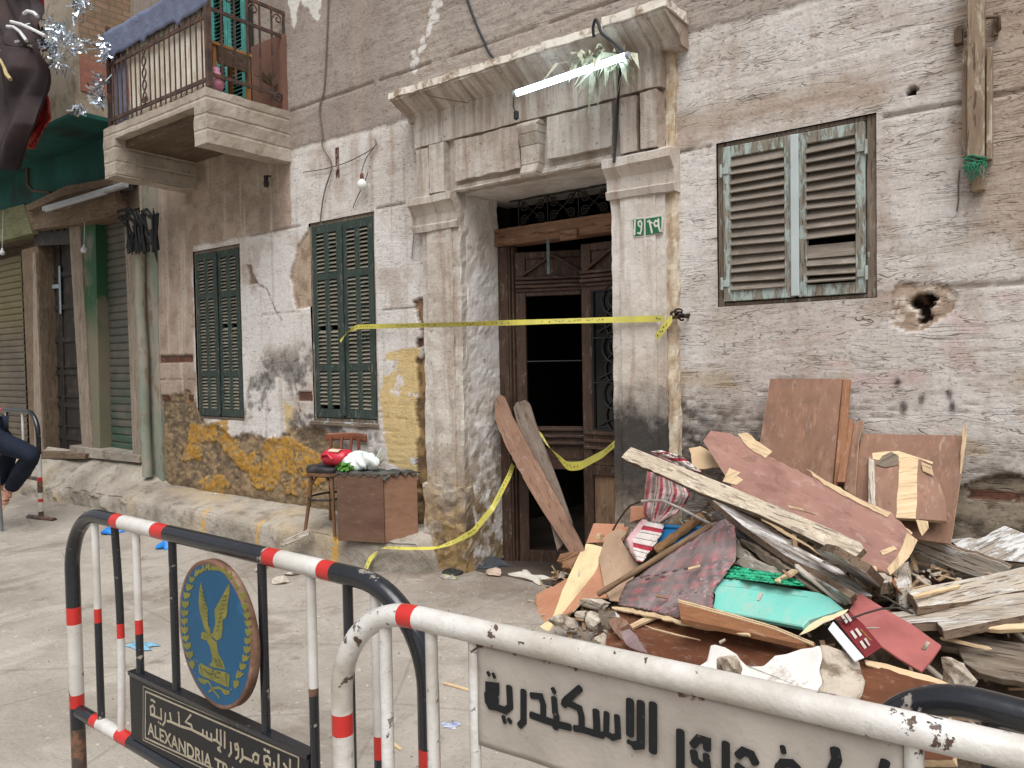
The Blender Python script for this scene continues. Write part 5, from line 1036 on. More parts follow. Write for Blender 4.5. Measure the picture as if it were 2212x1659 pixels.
def cface(nm, a, b, m, t=.018):
    nrm = (b-a).cross(V((0,0,1))).normalized(); c_ = base+(e1+e2)/2
    if nrm.dot(c_-a) < 0: nrm = -nrm
    mb = MB(); mb.prism([a, b, b+H_, a+H_], nrm*t); return build(mb, nm, m, cab, along=(b-a), nrm=nrm, bevel=.003)
cface('front_panel', base, base+e1, MCAB); u1, u2 = e1.normalized(), e2.normalized()
cface('side_panel', base+u1*.0185, base+e2, MCAB2); cface('side_panel', base+e1+u2*.0185, base+e1+e2, MCAB2); cface('back_panel', base+e2+u1*.0185, base+e1+e2-u1*.0185, MCAB2)
mb = MB(); mb.prism([base+H_+V((0,0,.0005)), base+e1+H_+V((0,0,.0005)), base+e1+e2+H_+V((0,0,.0005)), base+e2+H_+V((0,0,.0005))], (0,0,.012)); build(mb, 'top_panel', MCABT, cab)
zt = ztop+.014
def cov(u, w):
    p = base+e1*(1.03-1.08*u)+e2*(-.03+1.09*w); z = zt+.004+.006*math.sin(u*23+w*9)+.005*math.sin(w*31)
    if w < .06: z -= .02+.008*math.sin(u*40)
    if u > .94: z -= .016+.012*math.sin(w*25)
    return (p.x, p.y, z)
mb = MB(); mb.sheet(40, 30, cov, .003)
tag(build(mb, 'felt_cover', m_basic('dark_roofing_felt', (74,76,74), (56,58,58), 8, .8, .25, .5, .006, dirt=(100,100,94), dsc=5)), 'tattered dark grey sheet covering the top of the wooden cabinet', 'cover')
# bentwood chair
lf = oZ(*zF(45, 1360), .26); rf = oZ(*zF(412, 1408), .25)
ex = V((rf.x-lf.x, rf.y-lf.y, 0)); wch = ex.length; ux = ex.normalized(); uy = V((-ux.y, ux.x, 0))
if uy.y < 0: uy = -uy
co_ch = (lf+rf)/2; co_ch.z = .27; zs = oY(*zF(260, 640), lf.y+.02).z
ch = thing('chair', 'worn bentwood chair with a black padded seat and a curved back rail against the wall', 'chair', co_ch)
MBW_ = m_wood('bentwood_brown', (122,88,60), (98,70,48), (62,44,32), .8, .55, crack=.3, spec=.4, bump=.2); MBRW = m_wood('chestnut_back_rail', (132,78,52), (110,64,44), (70,42,32), .6, .45, crack=.25, spec=.45, bump=.15)
P = lambda a, b, z: co_ch*1+ux*a+uy*b+V((0,0,z-co_ch.z))
hw = wch/2; dpt = .33
def leg(a0, b0, a1, b1, z0, z1):
    mb = MB(); mb.tube([P(a0, b0, z0), P(a0+(a1-a0)*.6, b0+(b1-b0)*.6, z0+(z1-z0)*.5), P(a1, b1, z1)], [.012, .015, .018], 10); build(mb, 'leg', MBW_, ch, along=(0,0,1))
leg(-hw, 0, -hw+.045, .04, .262, zs-.01); leg(hw, 0, hw-.045, .04, .25, zs-.01)
zbk = oY(*zF(550, 160), lf.y+dpt).z; zbl = oY(*zF(550, 250), lf.y+dpt).z
leg(-hw+.01, dpt-.02, -hw+.05, dpt-.05, .30, zs); leg(hw-.01, dpt-.02, hw-.05, dpt-.05, .30, zs)
seat = [P(-hw-.012+(2*hw+.024)*(.5+.5*math.copysign(abs(math.cos(t))**.6, math.cos(t))), (dpt-.01)*(.5+.5*math.copysign(abs(math.sin(t))**.6, math.sin(t)))-.01, zs) for t in np.linspace(0, 2*math.pi, 40, endpoint=False)]
mb = MB(); mb.prism([p-V((0,0,.03)) for p in seat], (0,0,.03)); build(mb, 'seat_frame', MBW_, ch, bevel=.006)
cx = sum(seat, V((0,0,0)))/len(seat); vs = []; prof = [(1.0,.001),(1.03,.012),(1.02,.032),(.95,.045),(.7,.05),(.3,.048),(.0,.046)]
for k, z in prof: vs += [V((cx.x+(p.x-cx.x)*k, cx.y+(p.y-cx.y)*k, zs+z+.003*math.sin(i*.9))) for i, p in enumerate(seat)]
m_ = len(seat); mb = MB(); mb.add(vs, [(i*m_+k, i*m_+(k+1)%m_, (i+1)*m_+(k+1)%m_, (i+1)*m_+k) for i in range(len(prof)-1) for k in range(m_)], 0, True)
build(mb, 'cushion', m_basic('cracked_black_vinyl', (48,44,46), (34,31,33), 9, .5, .4, .4, .004, dirt=(96,86,84), dsc=6), ch)
mb = MB()                                               # bent brace hoops
mb.tube([P(-hw+.03, .03, zs-.42*.55-.03), P(-hw+.045, .035, zs-.10), P(-hw+.09, .04, zs-.035), P(0, .045, zs-.03), P(hw-.09, .04, zs-.035), P(hw-.045, .035, zs-.10), P(hw-.02, .03, zs-.26)], .010, 8); build(mb, 'brace', MBW_, ch)
mb = MB(); mb.tube([P(-hw*1.05*math.cos(t), dpt*.5-.19*math.sin(t)*1.0-.02, zs-.20) for t in np.linspace(.0, math.pi*2, 30)], .008, 8); build(mb, 'ring', MIRN, ch)
mb = MB(); pts = []
mb.sheet(14, 4, lambda u, w: tuple(P(-hw-.035+(2*hw+.10)*u, dpt+.05-.05*(2*u-1)**2, zbl+(zbk-zbl)*w+.006*math.sin(u*3.14))), .02); build(mb, 'back_rail', MBRW, ch, along=ux)
for a in (-hw+.02, -hw*.25, hw*.45, hw+.035):
    mb = MB(); mb.tube([P(a*.95, dpt-.02, zs), P(a, dpt+.038-.05*(a/hw)**2, zbl+.03)], .013, 8); build(mb, 'back_spindle', MBRW, ch, along=(0,0,1))
# red jug
jc = oY(*zF(400, 540), lf.y+.12); jc.z = zs+.05
def blob(name, lab, cat, c, prof, m, n=20, sq=(1,1,1), rough=.0, rot=0, axis=None, sd=0):
    M_ = Matrix.Translation(c) @ Matrix.Rotation(rot, 4, 'Z') @ Matrix.Diagonal((sq[0], sq[1], sq[2], 1))
    if axis is not None: M_ = Matrix.Translation(c) @ axis @ Matrix.Diagonal((sq[0], sq[1], sq[2], 1))
    mb = MB(); mb.lathe(prof, M_, n); 
    if rough: mb.rough(rough, 12, sd); mb.rough(rough*.5, 30, sd+1)
    o = build(mb, name, m)
    return tag(o, lab, cat) if lab else o
jt = thing('plastic_jug', 'red plastic jerrycan lying on its side on the chair seat', 'jerrycan', jc)
MRED = m_basic('red_plastic', (196,44,62), (178,34,52), 5, .35, .5, .1)
ja = Matrix.Rotation(math.radians(12), 4, 'Z')
mb = MB(); mb.lathe([(0,-.11),(.06,-.11),(.078,-.09),(.08,0),(.078,.09),(.06,.11),(0,.115)], Matrix.Translation(jc+V((.03,.02,.065))) @ ja @ Matrix.Rotation(math.radians(90), 4, 'Y') @ Matrix.Diagonal((.78,1.1,1,1)), 24)
jb = build(mb, 'jug_body', MRED, jt)
mb = MB(); mb.tube([jc+V((-.05,-.07,.06)), jc+V((-.03,-.085,.09)), jc+V((.03,-.08,.10)), jc+V((.06,-.065,.06))], .011, 8); build(mb, 'handle', MRED, jt)
mb = MB(); mb.sheet(12, 6, lambda u, w: tuple(jc+V((-.02+.12*u, -.045+.08*w, .066+math.sqrt(max(0, .0041-(w-.55)**2*.006))))), .002); build(mb, 'paper_label', m_basic('worn_label', (212,192,170), (186,150,130), 14), jt)
# white carrier bag with greens
pb_ = oP(*zF(760, 590), V((0,0,zt+.01)), V((0,0,1)))
mb = MB(); r_ = random.Random(5)
def bagf(u, w):
    a = u*2*math.pi; e = (w-.5)*math.pi; r = .085*(1+.25*math.sin(a*3+w*5)+.18*math.sin(a*7+w*11)+.1*math.sin(a*13+w*3))
    return tuple(pb_+V((0,0,.055))+ux*(math.cos(a)*math.cos(e)*r*1.45)+uy*(math.sin(a)*math.cos(e)*r*.8)+V((0,0,max(-.052, math.sin(e)*r*.72))))
mb.grid(44, 22, bagf)
bagt = thing('carrier_bag', 'crumpled white plastic carrier bag holding greens on the cabinet', 'bag', pb_)
n = NT('thin_white_plastic', .4, .4); v = n.co('World'); n.b.inputs['Subsurface Weight'].default_value = .15; n.bump(n.noise(v, 26, 5, .7, 1), .8, .012); MWP = n.done(n.mx(n.rg(n.noise(v, 14, 4), .4, .65), lin(226,230,228), lin(196,208,200)))
build(mb, 'bag_body', MWP, bagt)
mb = MB(); p1 = oP(*zF(990, 570), V((0,0,zt+.01)), V((0,0,1)))
mb.grid(24, 8, lambda u, w: tuple(pb_+ux*.10+V((0,0,.05))+(p1-pb_-ux*.10)*1.0*w+V((0,0,.05*w+(.02+.03*w)*math.sin(u*6.28)*(1+.3*math.sin(u*30))))+uy*((.02+.025*w)*math.cos(u*6.28)))); build(mb, 'bag_neck', MWP, bagt)
mb = MB(); pg = oP(*zF(540, 600), V((0,0,zt+.012)), V((0,0,1)))
for k in range(70):
    c = pg+ux*r_.uniform(-.05,.06)+uy*r_.uniform(-.03,.03)+V((0,0,r_.uniform(.0,.05))); d = V((r_.uniform(-1,1), r_.uniform(-1,1), r_.uniform(-.4,1))).normalized(); s_ = d.orthogonal()*.008; L_ = d*r_.uniform(.015,.03)
    mb.add([c-s_, c+L_*.5-s_*1.4, c+L_, c+L_*.5+s_*1.4, c+s_], [(0,1,2,3,4)])
build(mb, 'greens', m_basic('leafy_green', (96,150,62), (62,112,44), 30), bagt)
# ---------------------------------------------------------------- planks leaning across the doorway
def plank3(name, lab, pts, ctrl, th, m, zf=None, al=None, jg=0, edges=None, cat='plank', group=None, m2=None, rough=0, bev=.002, parent=None):
    """flat piece traced in its own plane; ctrl = three 3-D points of that plane"""
    a, nn = plane3(*ctrl)
    if nn.dot(CAM-a) < 0: nn = -nn
    q = [oP(*(zf(*p) if zf else p), a, nn) for p in pts]
    if al is None:
        L_ = [(q[(i+1) % len(q)]-q[i]).length for i in range(len(q))]; i = L_.index(max(L_)); d = q[(i+1) % len(q)]-q[i]
    else: d = q[al[1]]-q[al[0]]
    if jg: q = jag(q, jg, .03, edges)
    mb = MB(); mb.prism(q, -nn*th, 0, 1 if m2 else None)
    if rough: mb.rough(rough, 7, len(pts)); mb.rough(rough*.5, 24, 4)
    o = build(mb, name, [m, m2] if m2 else m, parent, along=d, nrm=nn, bevel=bev)
    if lab: tag(o, lab, cat, group)
    return o
MOLD = m_wood('old_brown_plank', (150,118,98), (128,98,82), (78,58,48), .6, .85, crack=.5, spots=.6, bump=.6)
MOLG = m_wood('old_grey_plank', (136,124,114), (118,100,86), (62,48,40), .7, .88, crack=.7, spots=.8, bump=.8)
yA = DY-.06
cA = [oY(*zM(1340, 430), yA), oY(*zM(1400, 480), yA), oY(*zM(1790, 1330), yA-.22)]
plank3('plank', 'long brown plank leaning against the left side of the doorway, foremost of the two', [(1310,450),(1345,410),(1375,425),(1420,540),(1810,1250),(1835,1300),(1860,1360),(1770,1370),(1745,1330),(1600,1110),(1510,960),(1380,720),(1315,560)], cA, .03, MOLD, zM, (2,4), .004, [0,1,10,11,12])
cB = [V((p.x, p.y+.07, p.z)) for p in cA]
plank3('plank', 'shorter grey nail-pocked plank tucked behind the brown plank in the doorway', [(1425,490),(1445,455),(1500,440),(1525,465),(1560,580),(1700,950),(1780,1180),(1740,1290),(1690,1350),(1560,830),(1450,590)], cB, .028, MOLG, zM, (4,6), .004, [0,1,2])
# ---------------------------------------------------------------- caution tape
n = NT('caution_tape', .45, .4); v = n.co('World'); n.b.inputs['Subsurface Weight'].default_value = .1
MTP = n.done(n.mx(n.rg(n.noise(v, 9, 4), .35, .7), lin(200,190,84), lin(176,168,92))); MTK = m_basic('tape_print', (40,38,22), (56,52,30), 20, .6)
def tape(lab, pts, ups, w=.042, sag=0, per=40, marks=True, extra=()):
    P_ = [V(p) for p in pts]; N = []; U = []
    for i in range(len(P_)-1):
        k = max(2, int((P_[i+1]-P_[i]).length*per))
        for j in range(k):
            t = j/k; s = t; N.append(P_[i].lerp(P_[i+1], s)); U.append(V(ups[i]).lerp(V(ups[i+1]), t*t*(3-2*t)).normalized())
    N.append(P_[-1]); U.append(V(ups[-1]).normalized())
    if sag:
        for i in range(len(N)): t = i/(len(N)-1); N[i] = N[i]-V((0,0,sag*4*t*(1-t)))
    sm = [N[0]]+[(N[i-1]+N[i]*2+N[i+1])/4 for i in range(1, len(N)-1)]+[N[-1]]
    root = thing('caution_tape', lab, 'tape', sm[0])
    mb = MB(); k = len(sm); vs = []
    for i in range(k):
        e = U[i]*w*.5; vs += [sm[i]-e, sm[i]+e]
    mb.add(vs, [(2*i, 2*i+2, 2*i+3, 2*i+1) for i in range(k-1)], 0, True)
    for q_ in extra: mb.add(q_, [(0,1,2,3)])
    build(mb, 'ribbon', MTP, root)
    if marks:
        mb = MB(); r_ = random.Random(3)
        for i in range(1, k-1):
            t = (sm[i+1]-sm[i-1]).normalized(); nn = t.cross(U[i]).normalized()
            if nn.dot(CAM-sm[i]) < 0: nn = -nn
            if (i//9) % 3 == 2 or r_.random() < .3: continue
            for j in range(2):
                c = sm[i]+t*r_.uniform(-.010,.010)+U[i]*w*r_.uniform(-.14,.2)+nn*.0012; a_ = t*r_.uniform(.002,.0035); b_ = (U[i]+t*r_.uniform(-.5,.5)).normalized()*w*r_.uniform(.05,.13)
                mb.add([c-a_-b_, c+a_-b_, c+a_+b_, c-a_+b_], [(0,1,2,3)])
        build(mb, 'lettering', MTK, root)
    return root
up = (0,0,1)
a_, b_ = oY(735, 738, YW-.05), oY(772, 706, YW-.045)
tape('yellow caution tape stretched level across the doorway from the green shutter', [a_, oY(750, 716, YW-.06), b_, oY(1010, 700, YW-.09), oY(1200, 694, YW-.11), oY(1436, 688, YW-.10)], [(.6,-.3,-.5),(.6,-.3,.4),up,(0,-.6,.8),(0,.5,.9),up], .036)
tape('short loose end of yellow tape hanging from the wire knot on the pilaster', [oY(1452, 688, YW-.11), oY(1440, 700, YW-.12), oY(1418, 730, YW-.12)], [up,(-.6,0,.8),(-.7,0,.7)], .04)
gp = lambda f, x, y, z: oZ(*f(x, y), z)
tape('yellow tape trailing down from the door jamb over the pavement edge', [oY(*zM(1425, 830), DY-.03), oY(*zM(1400, 900), DY-.16), oY(*zM(1300, 1095), 3.97), oY(*zM(1185, 1235), 3.94), oY(*zM(1060,1300),3.955), oY(*zM(960,1333),3.90), oY(*zM(800,1336),3.80), oY(*zM(640,1328),3.735), oY(*zM(565, 1395), 3.71), oY(*zM(535, 1470), 3.665), oY(*zM(520, 1500), 3.65)], [(-.7,0,.7),(-.8,0,.6),(-.7,0,.7),(-.6,0,.8),(-.2,.6,.7),(0,1,.4),(0,1,.35),(.3,1,.3),(-.9,.1,.3),(-.9,.1,.2),(-.9,.1,.2)], .04)
tape('yellow tape sagging across the open lower doorway behind the leaning planks', [oY(*zM(1578, 628), DY+.0), oY(*zM(1640, 730), DY-.02), oY(*zM(1750, 842), DY-.04), oY(*zA(450, 432), DY-.06), oY(*zA(700, 300), DY-.12), oY(*zA(922, 105), DY-.27)], [(-.7,0,.5),(-.7,0,.6),(-.2,0,1),(.2,0,1),(.3,0,1),(.3,0,1)], .062)
# ---------------------------------------------------------------- on the facade: lamp, plaque, post, cables
n = NT('lit_led', .4, .3); v = n.co('Object'); wv = n.n('ShaderNodeTexWave', wave_type='BANDS', bands_direction='X'); n.L(v, wv.inputs['Vector']); wv.inputs['Scale'].default_value = 14
n.b.inputs['Emission Color'].default_value = (.66,.86,1,1); n.L(n.rg(wv.outputs['Fac'], 0, 1, 2.6, 6.5), n.b.inputs['Emission Strength']); MLED = n.done(lin(230,240,250))
l0, l1 = oY(1117, 201, 3.74), oY(1352, 121, 3.74)
lt = thing('tube_lamp', 'lit bluish-white LED tube lamp slung below the cornice over the doorway', 'lamp', (l0+l1)/2)
mb = MB(); mb.tube([l0, l1], .019, 12); build(mb, 'tube', MLED, lt, along=(l1-l0), nrm=(0,-1,0))
for p, d in ((l0, l0-l1), (l1, l1-l0)):
    mb = MB(); mb.tube([p, p+d.normalized()*.02], .0196, 12); build(mb, 'end_cap', m_basic('grey_plastic_cap', (170,180,188), (150,160,168), 9, .5), lt)
MCBL = m_basic('black_cable', (46,48,52), (36,38,42), 20, .6, .3, 0); MCBG = m_basic('dusty_cable', (120,108,100), (96,86,80), 20, .8, .2, 0)
def cable(lab, pts, r, m, name='cable', Y=None, zf=None, cat='cable'):
    q = [oY(*(zf(*p[:2]) if zf else p[:2]), p[2] if len(p) > 2 else Y) for p in pts]; s = []
    for i in range(len(q)-1):
        a, b, c, d = q[max(i-1,0)], q[i], q[i+1], q[min(i+2, len(q)-1)]
        for k in range(6):
            t = k/6; s.append(.5*((2*b)+(c-a)*t+(2*a-5*b+4*c-d)*t*t+(3*b-a-3*c+d)*t*t*t))
    s.append(q[-1]); mb = MB(); mb.tube(s, r, 6); return tag(build(mb, name, m), lab, cat)
cable('black cable looping over the cornice to the lit tube lamp', [(1283,80,3.80),(1281,60,3.78),(1287,42,3.77),(1294,55,3.76),(1300,72,3.75),(1325,92,3.745),(1350,116,3.74)], .009, MCBL)
cable('black cable hanging down the wall beside the right-hand frieze panel', [(1343,128,3.76),(1338,170,3.86),(1334,230,3.97),(1330,300,3.97),(1326,350,3.95)], .009, MCBL)
cable('grey cable hanging above the cornice from the upper storey', [(1005,-20),(1013,10),(1032,60),(1046,90),(1052,105),(1063,122),(1075,132)], .008, MCBL, Y=YW-.02)
cable('long thin cable wandering down the wall to the tall green shutters', [(709,-10),(707,60),(703,150),(699,200),(690,235),(696,290),(697,318),(713,345),(716,365),(705,400),(697,435),(692,478)], .006, MCBG, Y=YW-.022)
cable('thin wire drooping along the top of the pale render near the bulb', [(655,372),(700,365),(745,352),(790,330),(808,318)], .004, MCBG, Y=YW-.02)
cable('wire running from the bulb down behind the green shutter', [(795,372),(785,400),(772,425),(762,450)], .004, MCBG, Y=YW-.018)
cable('pale wire hanging beside the left pilaster capital', [(897,445),(895,490),(892,530),(889,560)], .005, m_basic('grey_cord', (150,148,146), (130,128,126)), Y=YW-.02)
cable('thin cord dangling below the lit tube lamp', [(1110,210),(1109,230),(1113,240),(1116,260)], .004, MCBL, Y=3.78)
mb = MB(); c_ = oY(1115, 247, 3.78)
mb.bx(c_.x-.014, c_.x+.014, c_.y-.012, c_.y+.012, c_.z-.03, c_.z+.02); tag(build(mb, 'lamp_switch', MCBL, bevel=.004), 'small black inline switch on the cord under the tube lamp', 'switch')
cable('stray wire strung between old nails at the left end of the cornice', [(884,210,3.84),(905,200,3.84),(950,212,3.9),(1010,222,3.97)], .003, MCBG)
# bulb on its wires
bc = oY(782, 398, YW-.06); bt_ = thing('light_bulb', 'white light bulb hanging on bare wires from the wall', 'light bulb', bc)
mb = MB(); mb.lathe([(0,-.046),(.024,-.04),(.038,-.018),(.038,.004),(.028,.024),(.014,.036),(.012,.04)], Matrix.Translation(bc), 16); build(mb, 'glass', m_basic('opal_glass', (226,226,224), (214,214,212), 4, .2, .5, 0), bt_)
mb = MB(); mb.lathe([(.013,.0395),(.015,.045),(.015,.07),(.009,.085),(0,.09)], Matrix.Translation(bc), 12); build(mb, 'holder', m_basic('rusty_holder', (120,72,50), (90,58,44), 30), bt_)
cable('pair of thin wires the light bulb hangs from', [(781,372,YW-.05),(792,340,YW-.03),(812,312,YW-.015),(808,300,YW-.01)], .004, MCBG)
c_ = oY(575, 395, YW-.05); mb = MB(); mb.lathe([(0,-.04),(.02,-.035),(.025,.0),(.018,.02),(.02,.06),(0,.065)], Matrix.Translation(c_), 12); mb.bar(c_+V((0,0,.06)), c_+V((0,.07,.07)), .01, .01)
tag(build(mb, 'lamp_holder', m_basic('sooty_bakelite', (60,54,50), (44,40,38), 20)), 'empty dark lamp holder fixed to the wall under the balcony', 'lamp holder')
# dry foliage at the lamp's end
pc = oY(1288, 132, 3.84); mb = MB(); r_ = random.Random(9)
for k in range(120):
    b = pc+(l1+V((0,.09,0))-pc)*r_.uniform(-.5,.8)+V((r_.uniform(-.05,.05), r_.uniform(-.04,.03), r_.uniform(-.04,.05))); d = V((r_.uniform(-1,.9), r_.uniform(-.7,.3), r_.uniform(-1,.8))).normalized(); L_ = r_.uniform(.06,.16)*(1.5 if k < 26 else .8)
    s_ = d.cross(V((r_.uniform(-1,1), r_.uniform(-1,1), r_.uniform(-1,1)))).normalized()*r_.uniform(.009,.022); mid = b+d*L_*.5+V((0,0,-.01)); e = b+d*L_+V((0,0,-.05-.3*L_))
    mb.add([b-s_*.3, mid-s_, e, mid+s_, b+s_*.3], [(0,1,3,4),(1,2,3)], 0, True)
n = NT('dry_palm_leaf', .75, .25); n.b.inputs['Subsurface Weight'].default_value = .1; v = n.co('World'); MPLM = n.done(n.mx(n.rg(n.noise(v, 24, 3), .35, .65), lin(188,186,166), lin(146,150,126)))
tag(build(mb, 'palm_bunch', MPLM), 'bunch of dry pale palm leaves tied to the end of the lit tube lamp', 'dry leaves', None, 'thing')
# house number plate
pq = [(1312,503),(1330,490),(1420,488),(1545,470),(1552,500),(1545,600),(1430,632),(1335,640),(1318,560)]
yq = YW-.078; o = oY(*zS(1430, 560), yq)
hn = thing('house_number', 'small green house number plate with white numerals on the pilaster', 'house number', o)
plank3('mortar_bed', None, pq, [oY(*zS(*p), yq) for p in pq[:3]], .016, m_basic('white_mortar', (206,202,196), (180,172,164), 20), zS, None, .003, parent=hn)
MGP = m_basic('enamel_green', (34,104,66), (28,88,56), 14, .4, .45, .1, dirt=(190,190,180), dsc=22, dth=(.66,.7))
for pts in ([(1328,508),(1410,500),(1410,622),(1340,630)],[(1422,500),(1540,482),(1536,600),(1424,622)]):
    plank3('plate', None, pts, [oY(*zS(*p), yq-.003) for p in pts[:3]], .0028, MGP, zS, parent=hn)
mb = MB(); t8 = lambda x, y: oY(*zS(x, y), yq-.0031)
strokes(mb, [[(1345,515),(1343,615)],[.009,(1385,560),(1372,550),(1370,525),(1385,515),(1395,530),(1393,580),(1385,610),(1368,605)],[(1452,515),(1470,600)],[.009,(1440,520),(1470,530)],[.011,(1515,520),(1497,515),(1485,535),(1495,555),(1515,550)],[.011,(1518,505),(1520,560),(1530,590)]], t8, .011, .0006, NB)
build(mb, 'numerals', m_basic('white_numeral_paint', (214,210,202), (190,186,178), 30), hn)
# rusty wire knot
kc = oY(1466, 684, YW-.09); mb = MB(); r_ = random.Random(11)
for k in range(5):
    c = kc+V((r_.uniform(-.04,.04), r_.uniform(-.01,.02), r_.uniform(-.02,.03))); mb.tube([c+V((math.cos(t)*.02, .01*math.sin(2*t), math.sin(t)*.018)) for t in np.linspace(0, 5.5, 12)], .006, 6)
mb.tube([kc+V((-.05,0,-.005)), kc+V((.06,.02,.01))], .009, 6); mb.tube([kc, kc+V((.02,.09,0))], .008, 6)
tag(build(mb, 'wire_knot', m_basic('rust_black_iron', (66,52,46), (44,36,34), 20)), 'rusty twisted wire tie where the yellow tape is fastened to the pilaster', 'wire tie')
# old timber post top right
q0, q1 = oY(*zK(1962, 0), YW-.09), oY(*zK(1957, 830), YW-.09)
po = thing('wall_post', 'weathered vertical timber post fixed high on the wall with green rope at its foot', 'post', V((q1.x, YW, q1.z)))
MOTP = m_wood('weathered_post_timber', (150,132,112), (126,106,88), (70,54,44), .6, .9, paint=(178,166,148), pth=(.52,.62), crack=.7, bump=.7)
x0, x1 = oY(*zK(1912, 600), YW-.09).x, oY(*zK(2005, 600), YW-.09).x; zlo2 = oY(*zK(1960, 1005), YW-.05).z
mb = MB(); mb.bx(x0, x1, YW-.09, YW-.045, q1.z, 3.6); mb.rough(.004, 6); build(mb, 'main_board', MOTP, po, along=(0,0,1), bevel=.004)
mb = MB(); mb.bx(x0-.022, x0-.002, YW-.06, YW-.01, q1.z+.02, oY(*zK(1900, 280), YW-.03).z); build(mb, 'side_batten', MOTP, po, along=(0,0,1), bevel=.003)
mb = MB(); mb.bx(x1+.004, x1+.026, YW-.07, YW-.01, q1.z-.01, oY(*zK(2035, 260), YW-.04).z); build(mb, 'side_batten', MOTP, po, along=(0,0,1), bevel=.003)
mb = MB(); mb.bx(x0+.012, x1-.002, YW-.06, YW-.01, zlo2, q1.z-.002); mb.rough(.004, 9); build(mb, 'lower_stub', MOTP, po, along=(0,0,1), bevel=.004)
mb = MB(); h_ = oY(*zK(1880, 195), YW-.03); mb.bx(h_.x-.025, x0-.023, YW-.05, YW-.005, h_.z-.03, h_.z+.03); h_ = oY(*zK(2035, 130), YW-.03); mb.tube([V((x1+.002, YW-.05, h_.z+.03)), V((x1+.05, YW-.05, h_.z+.02)), V((x1+.05, YW-.03, h_.z-.03)), V((x1+.03, YW-.01, h_.z-.04))], .009, 6); mb.bx(x1+.027, x1+.045, YW-.03, YW-.005, h_.z-.05, h_.z+.05)
build(mb, 'bracket', m_basic('rusty_bracket', (104,84,66), (74,60,50), 14), po)
mb = MB(); r_ = random.Random(4); rc = oY(*zK(1950, 850), YW-.1)
for k in range(4): mb.tube([V((x0-.008+(x1-x0+.016)*t, YW-.098-.006*math.sin(t*9+k), rc.z+.02-.012*k+.01*math.sin(t*5+k))) for t in np.linspace(0, 1, 10)], .006, 5)
for k in range(26):
    b = V((r_.uniform(x0, x1), YW-.1, rc.z)); mb.tube([b, b+V((r_.uniform(-.02,.02), -.012, -.02)), b+V((r_.uniform(-.03,.03), -.008, r_.uniform(-.09,-.03)))], [.003,.003,.0015], 4)
tag(build(mb, 'rope', m_basic('green_rope_fibre', (44,112,82), (30,84,64), 30)), 'frayed green rope tied round the foot of the timber post', 'rope')
cable('thin wire hanging from the foot of the timber post', [(1875,890),(1868,960),(1868,1050),(1860,1110)], .004, MCBG, Y=YW-.02, zf=zK)
# ---------------------------------------------------------------- the heap of broken furniture
def y0(x): return 2.42+.78*max(0, -1.0-x)**1.0*.94-.12*max(0, x+.5)
def hz(x, y):
    k = min(1, max(0, (-.85-x)/.7)); return max(0, min(.70*(y-y0(x)), .60+.6*k))
def hp(x, y, lift=0):
    d = ray(x, y); lo, hi = 1.0, 12.0
    for k in range(400):
        t = lo+(hi-lo)*k/400; p = CAM+d*t
        if p.y > YW-.06 or p.z < hz(p.x, p.y)+.0: break
    t -= lift/d.length; return CAM+d*t
# core of the heap under the loose pieces
def mound(u, w):
    x = -3.05+4.3*u; yb = y0(x); y = yb-.12+(YW-.02-yb+.12)*w; e = float(fbm(np.array([x*5]), np.array([y*5]), 401, 5, .65)[0]-.5)
    z = hz(x, y)-.13+.20*e; z *= min(1, max(0, (x+3.05)/.35)); return (x, y+.1*e*(w < .99), max(-.05, z) if w > .03 else -.06)
mb = MB(); mb.grid(130, 60, mound)
r_ = random.Random(55)
for k in range(1500):
    x = r_.uniform(-2.7, .7); b_ = y0(x); y = r_.uniform(b_-.05, 4.0); z = hz(x, y)-.05+r_.uniform(-.03,.03)
    if r_.random() < .5:
        a = V((r_.gauss(0,1), r_.gauss(0,1), r_.gauss(0,.6))).normalized(); L_ = r_.uniform(.02,.09); mb.bar(V((x,y,z))-a*L_, V((x,y,z))+a*L_, r_.uniform(.006,.025), r_.uniform(.003,.01), mi=r_.choice((1,1,2)))
    else:
        s_ = r_.uniform(.01,.035); q = [V((x,y,z))+V((r_.uniform(-1,1), r_.uniform(-1,1), r_.uniform(-.6,.6)))*s_ for _ in range(5)]; mb.add(q, [(0,1,2),(0,2,3),(0,3,1),(4,2,1),(4,3,2),(4,1,3)], r_.choice((0,2,2,3)))
n = NT('rubble_core', .95, .1); v = n.co('World'); c = n.mx(n.rg(n.noise(v, 7, 6, .7), .4, .6), lin(96,80,66), lin(52,44,38)); c = n.mx(n.rg(n.voro(v, 22), .0, .3, 0, .6), lin(136,120,102), c); n.bump(n.noise(v, 14, 7, .7), 1, .05); MRUB = n.done(c)
tag(build(mb, 'rubble', [MRUB, m_basic('strewn_splinters', (186,158,126), (130,104,82), 4, .9), m_basic('strewn_plaster', (190,178,164), (150,136,122), 4, .95), m_basic('strewn_brick', (120,84,66), (96,70,58), 5, .95)], M=Matrix.Identity(4)), kind='stuff')
MPLY = m_wood('red_brown_ply', (148,112,92), (124,92,75), (84,60,50), .14, .62, crack=.2, spots=.4, bump=.2, spec=.3, paint=(164,122,100), pth=(.56,.74))
MPLR = m_wood('pinkish_red_veneer', (166,126,113), (148,110,99), (108,78,68), .2, .6, paint=(172,136,124), pth=(.54,.72), crack=.35, bump=.25, spec=.3, spots=.25)
MPLE = m_wood('pale_torn_ply', (218,194,158), (198,170,134), (136,108,82), .8, .85, crack=.4)
MPKE = m_wood('weathered_plank', (208,194,174), (184,168,148), (128,110,94), .9, .9, paint=(220,206,184), pth=(.5,.62), crack=.65, spots=.2, bump=1., bd=.008)
MPKD = m_wood('plank_dark_edge', (128,108,90), (98,82,68), (58,48,40), .8, .9, crack=.6, bump=.8)
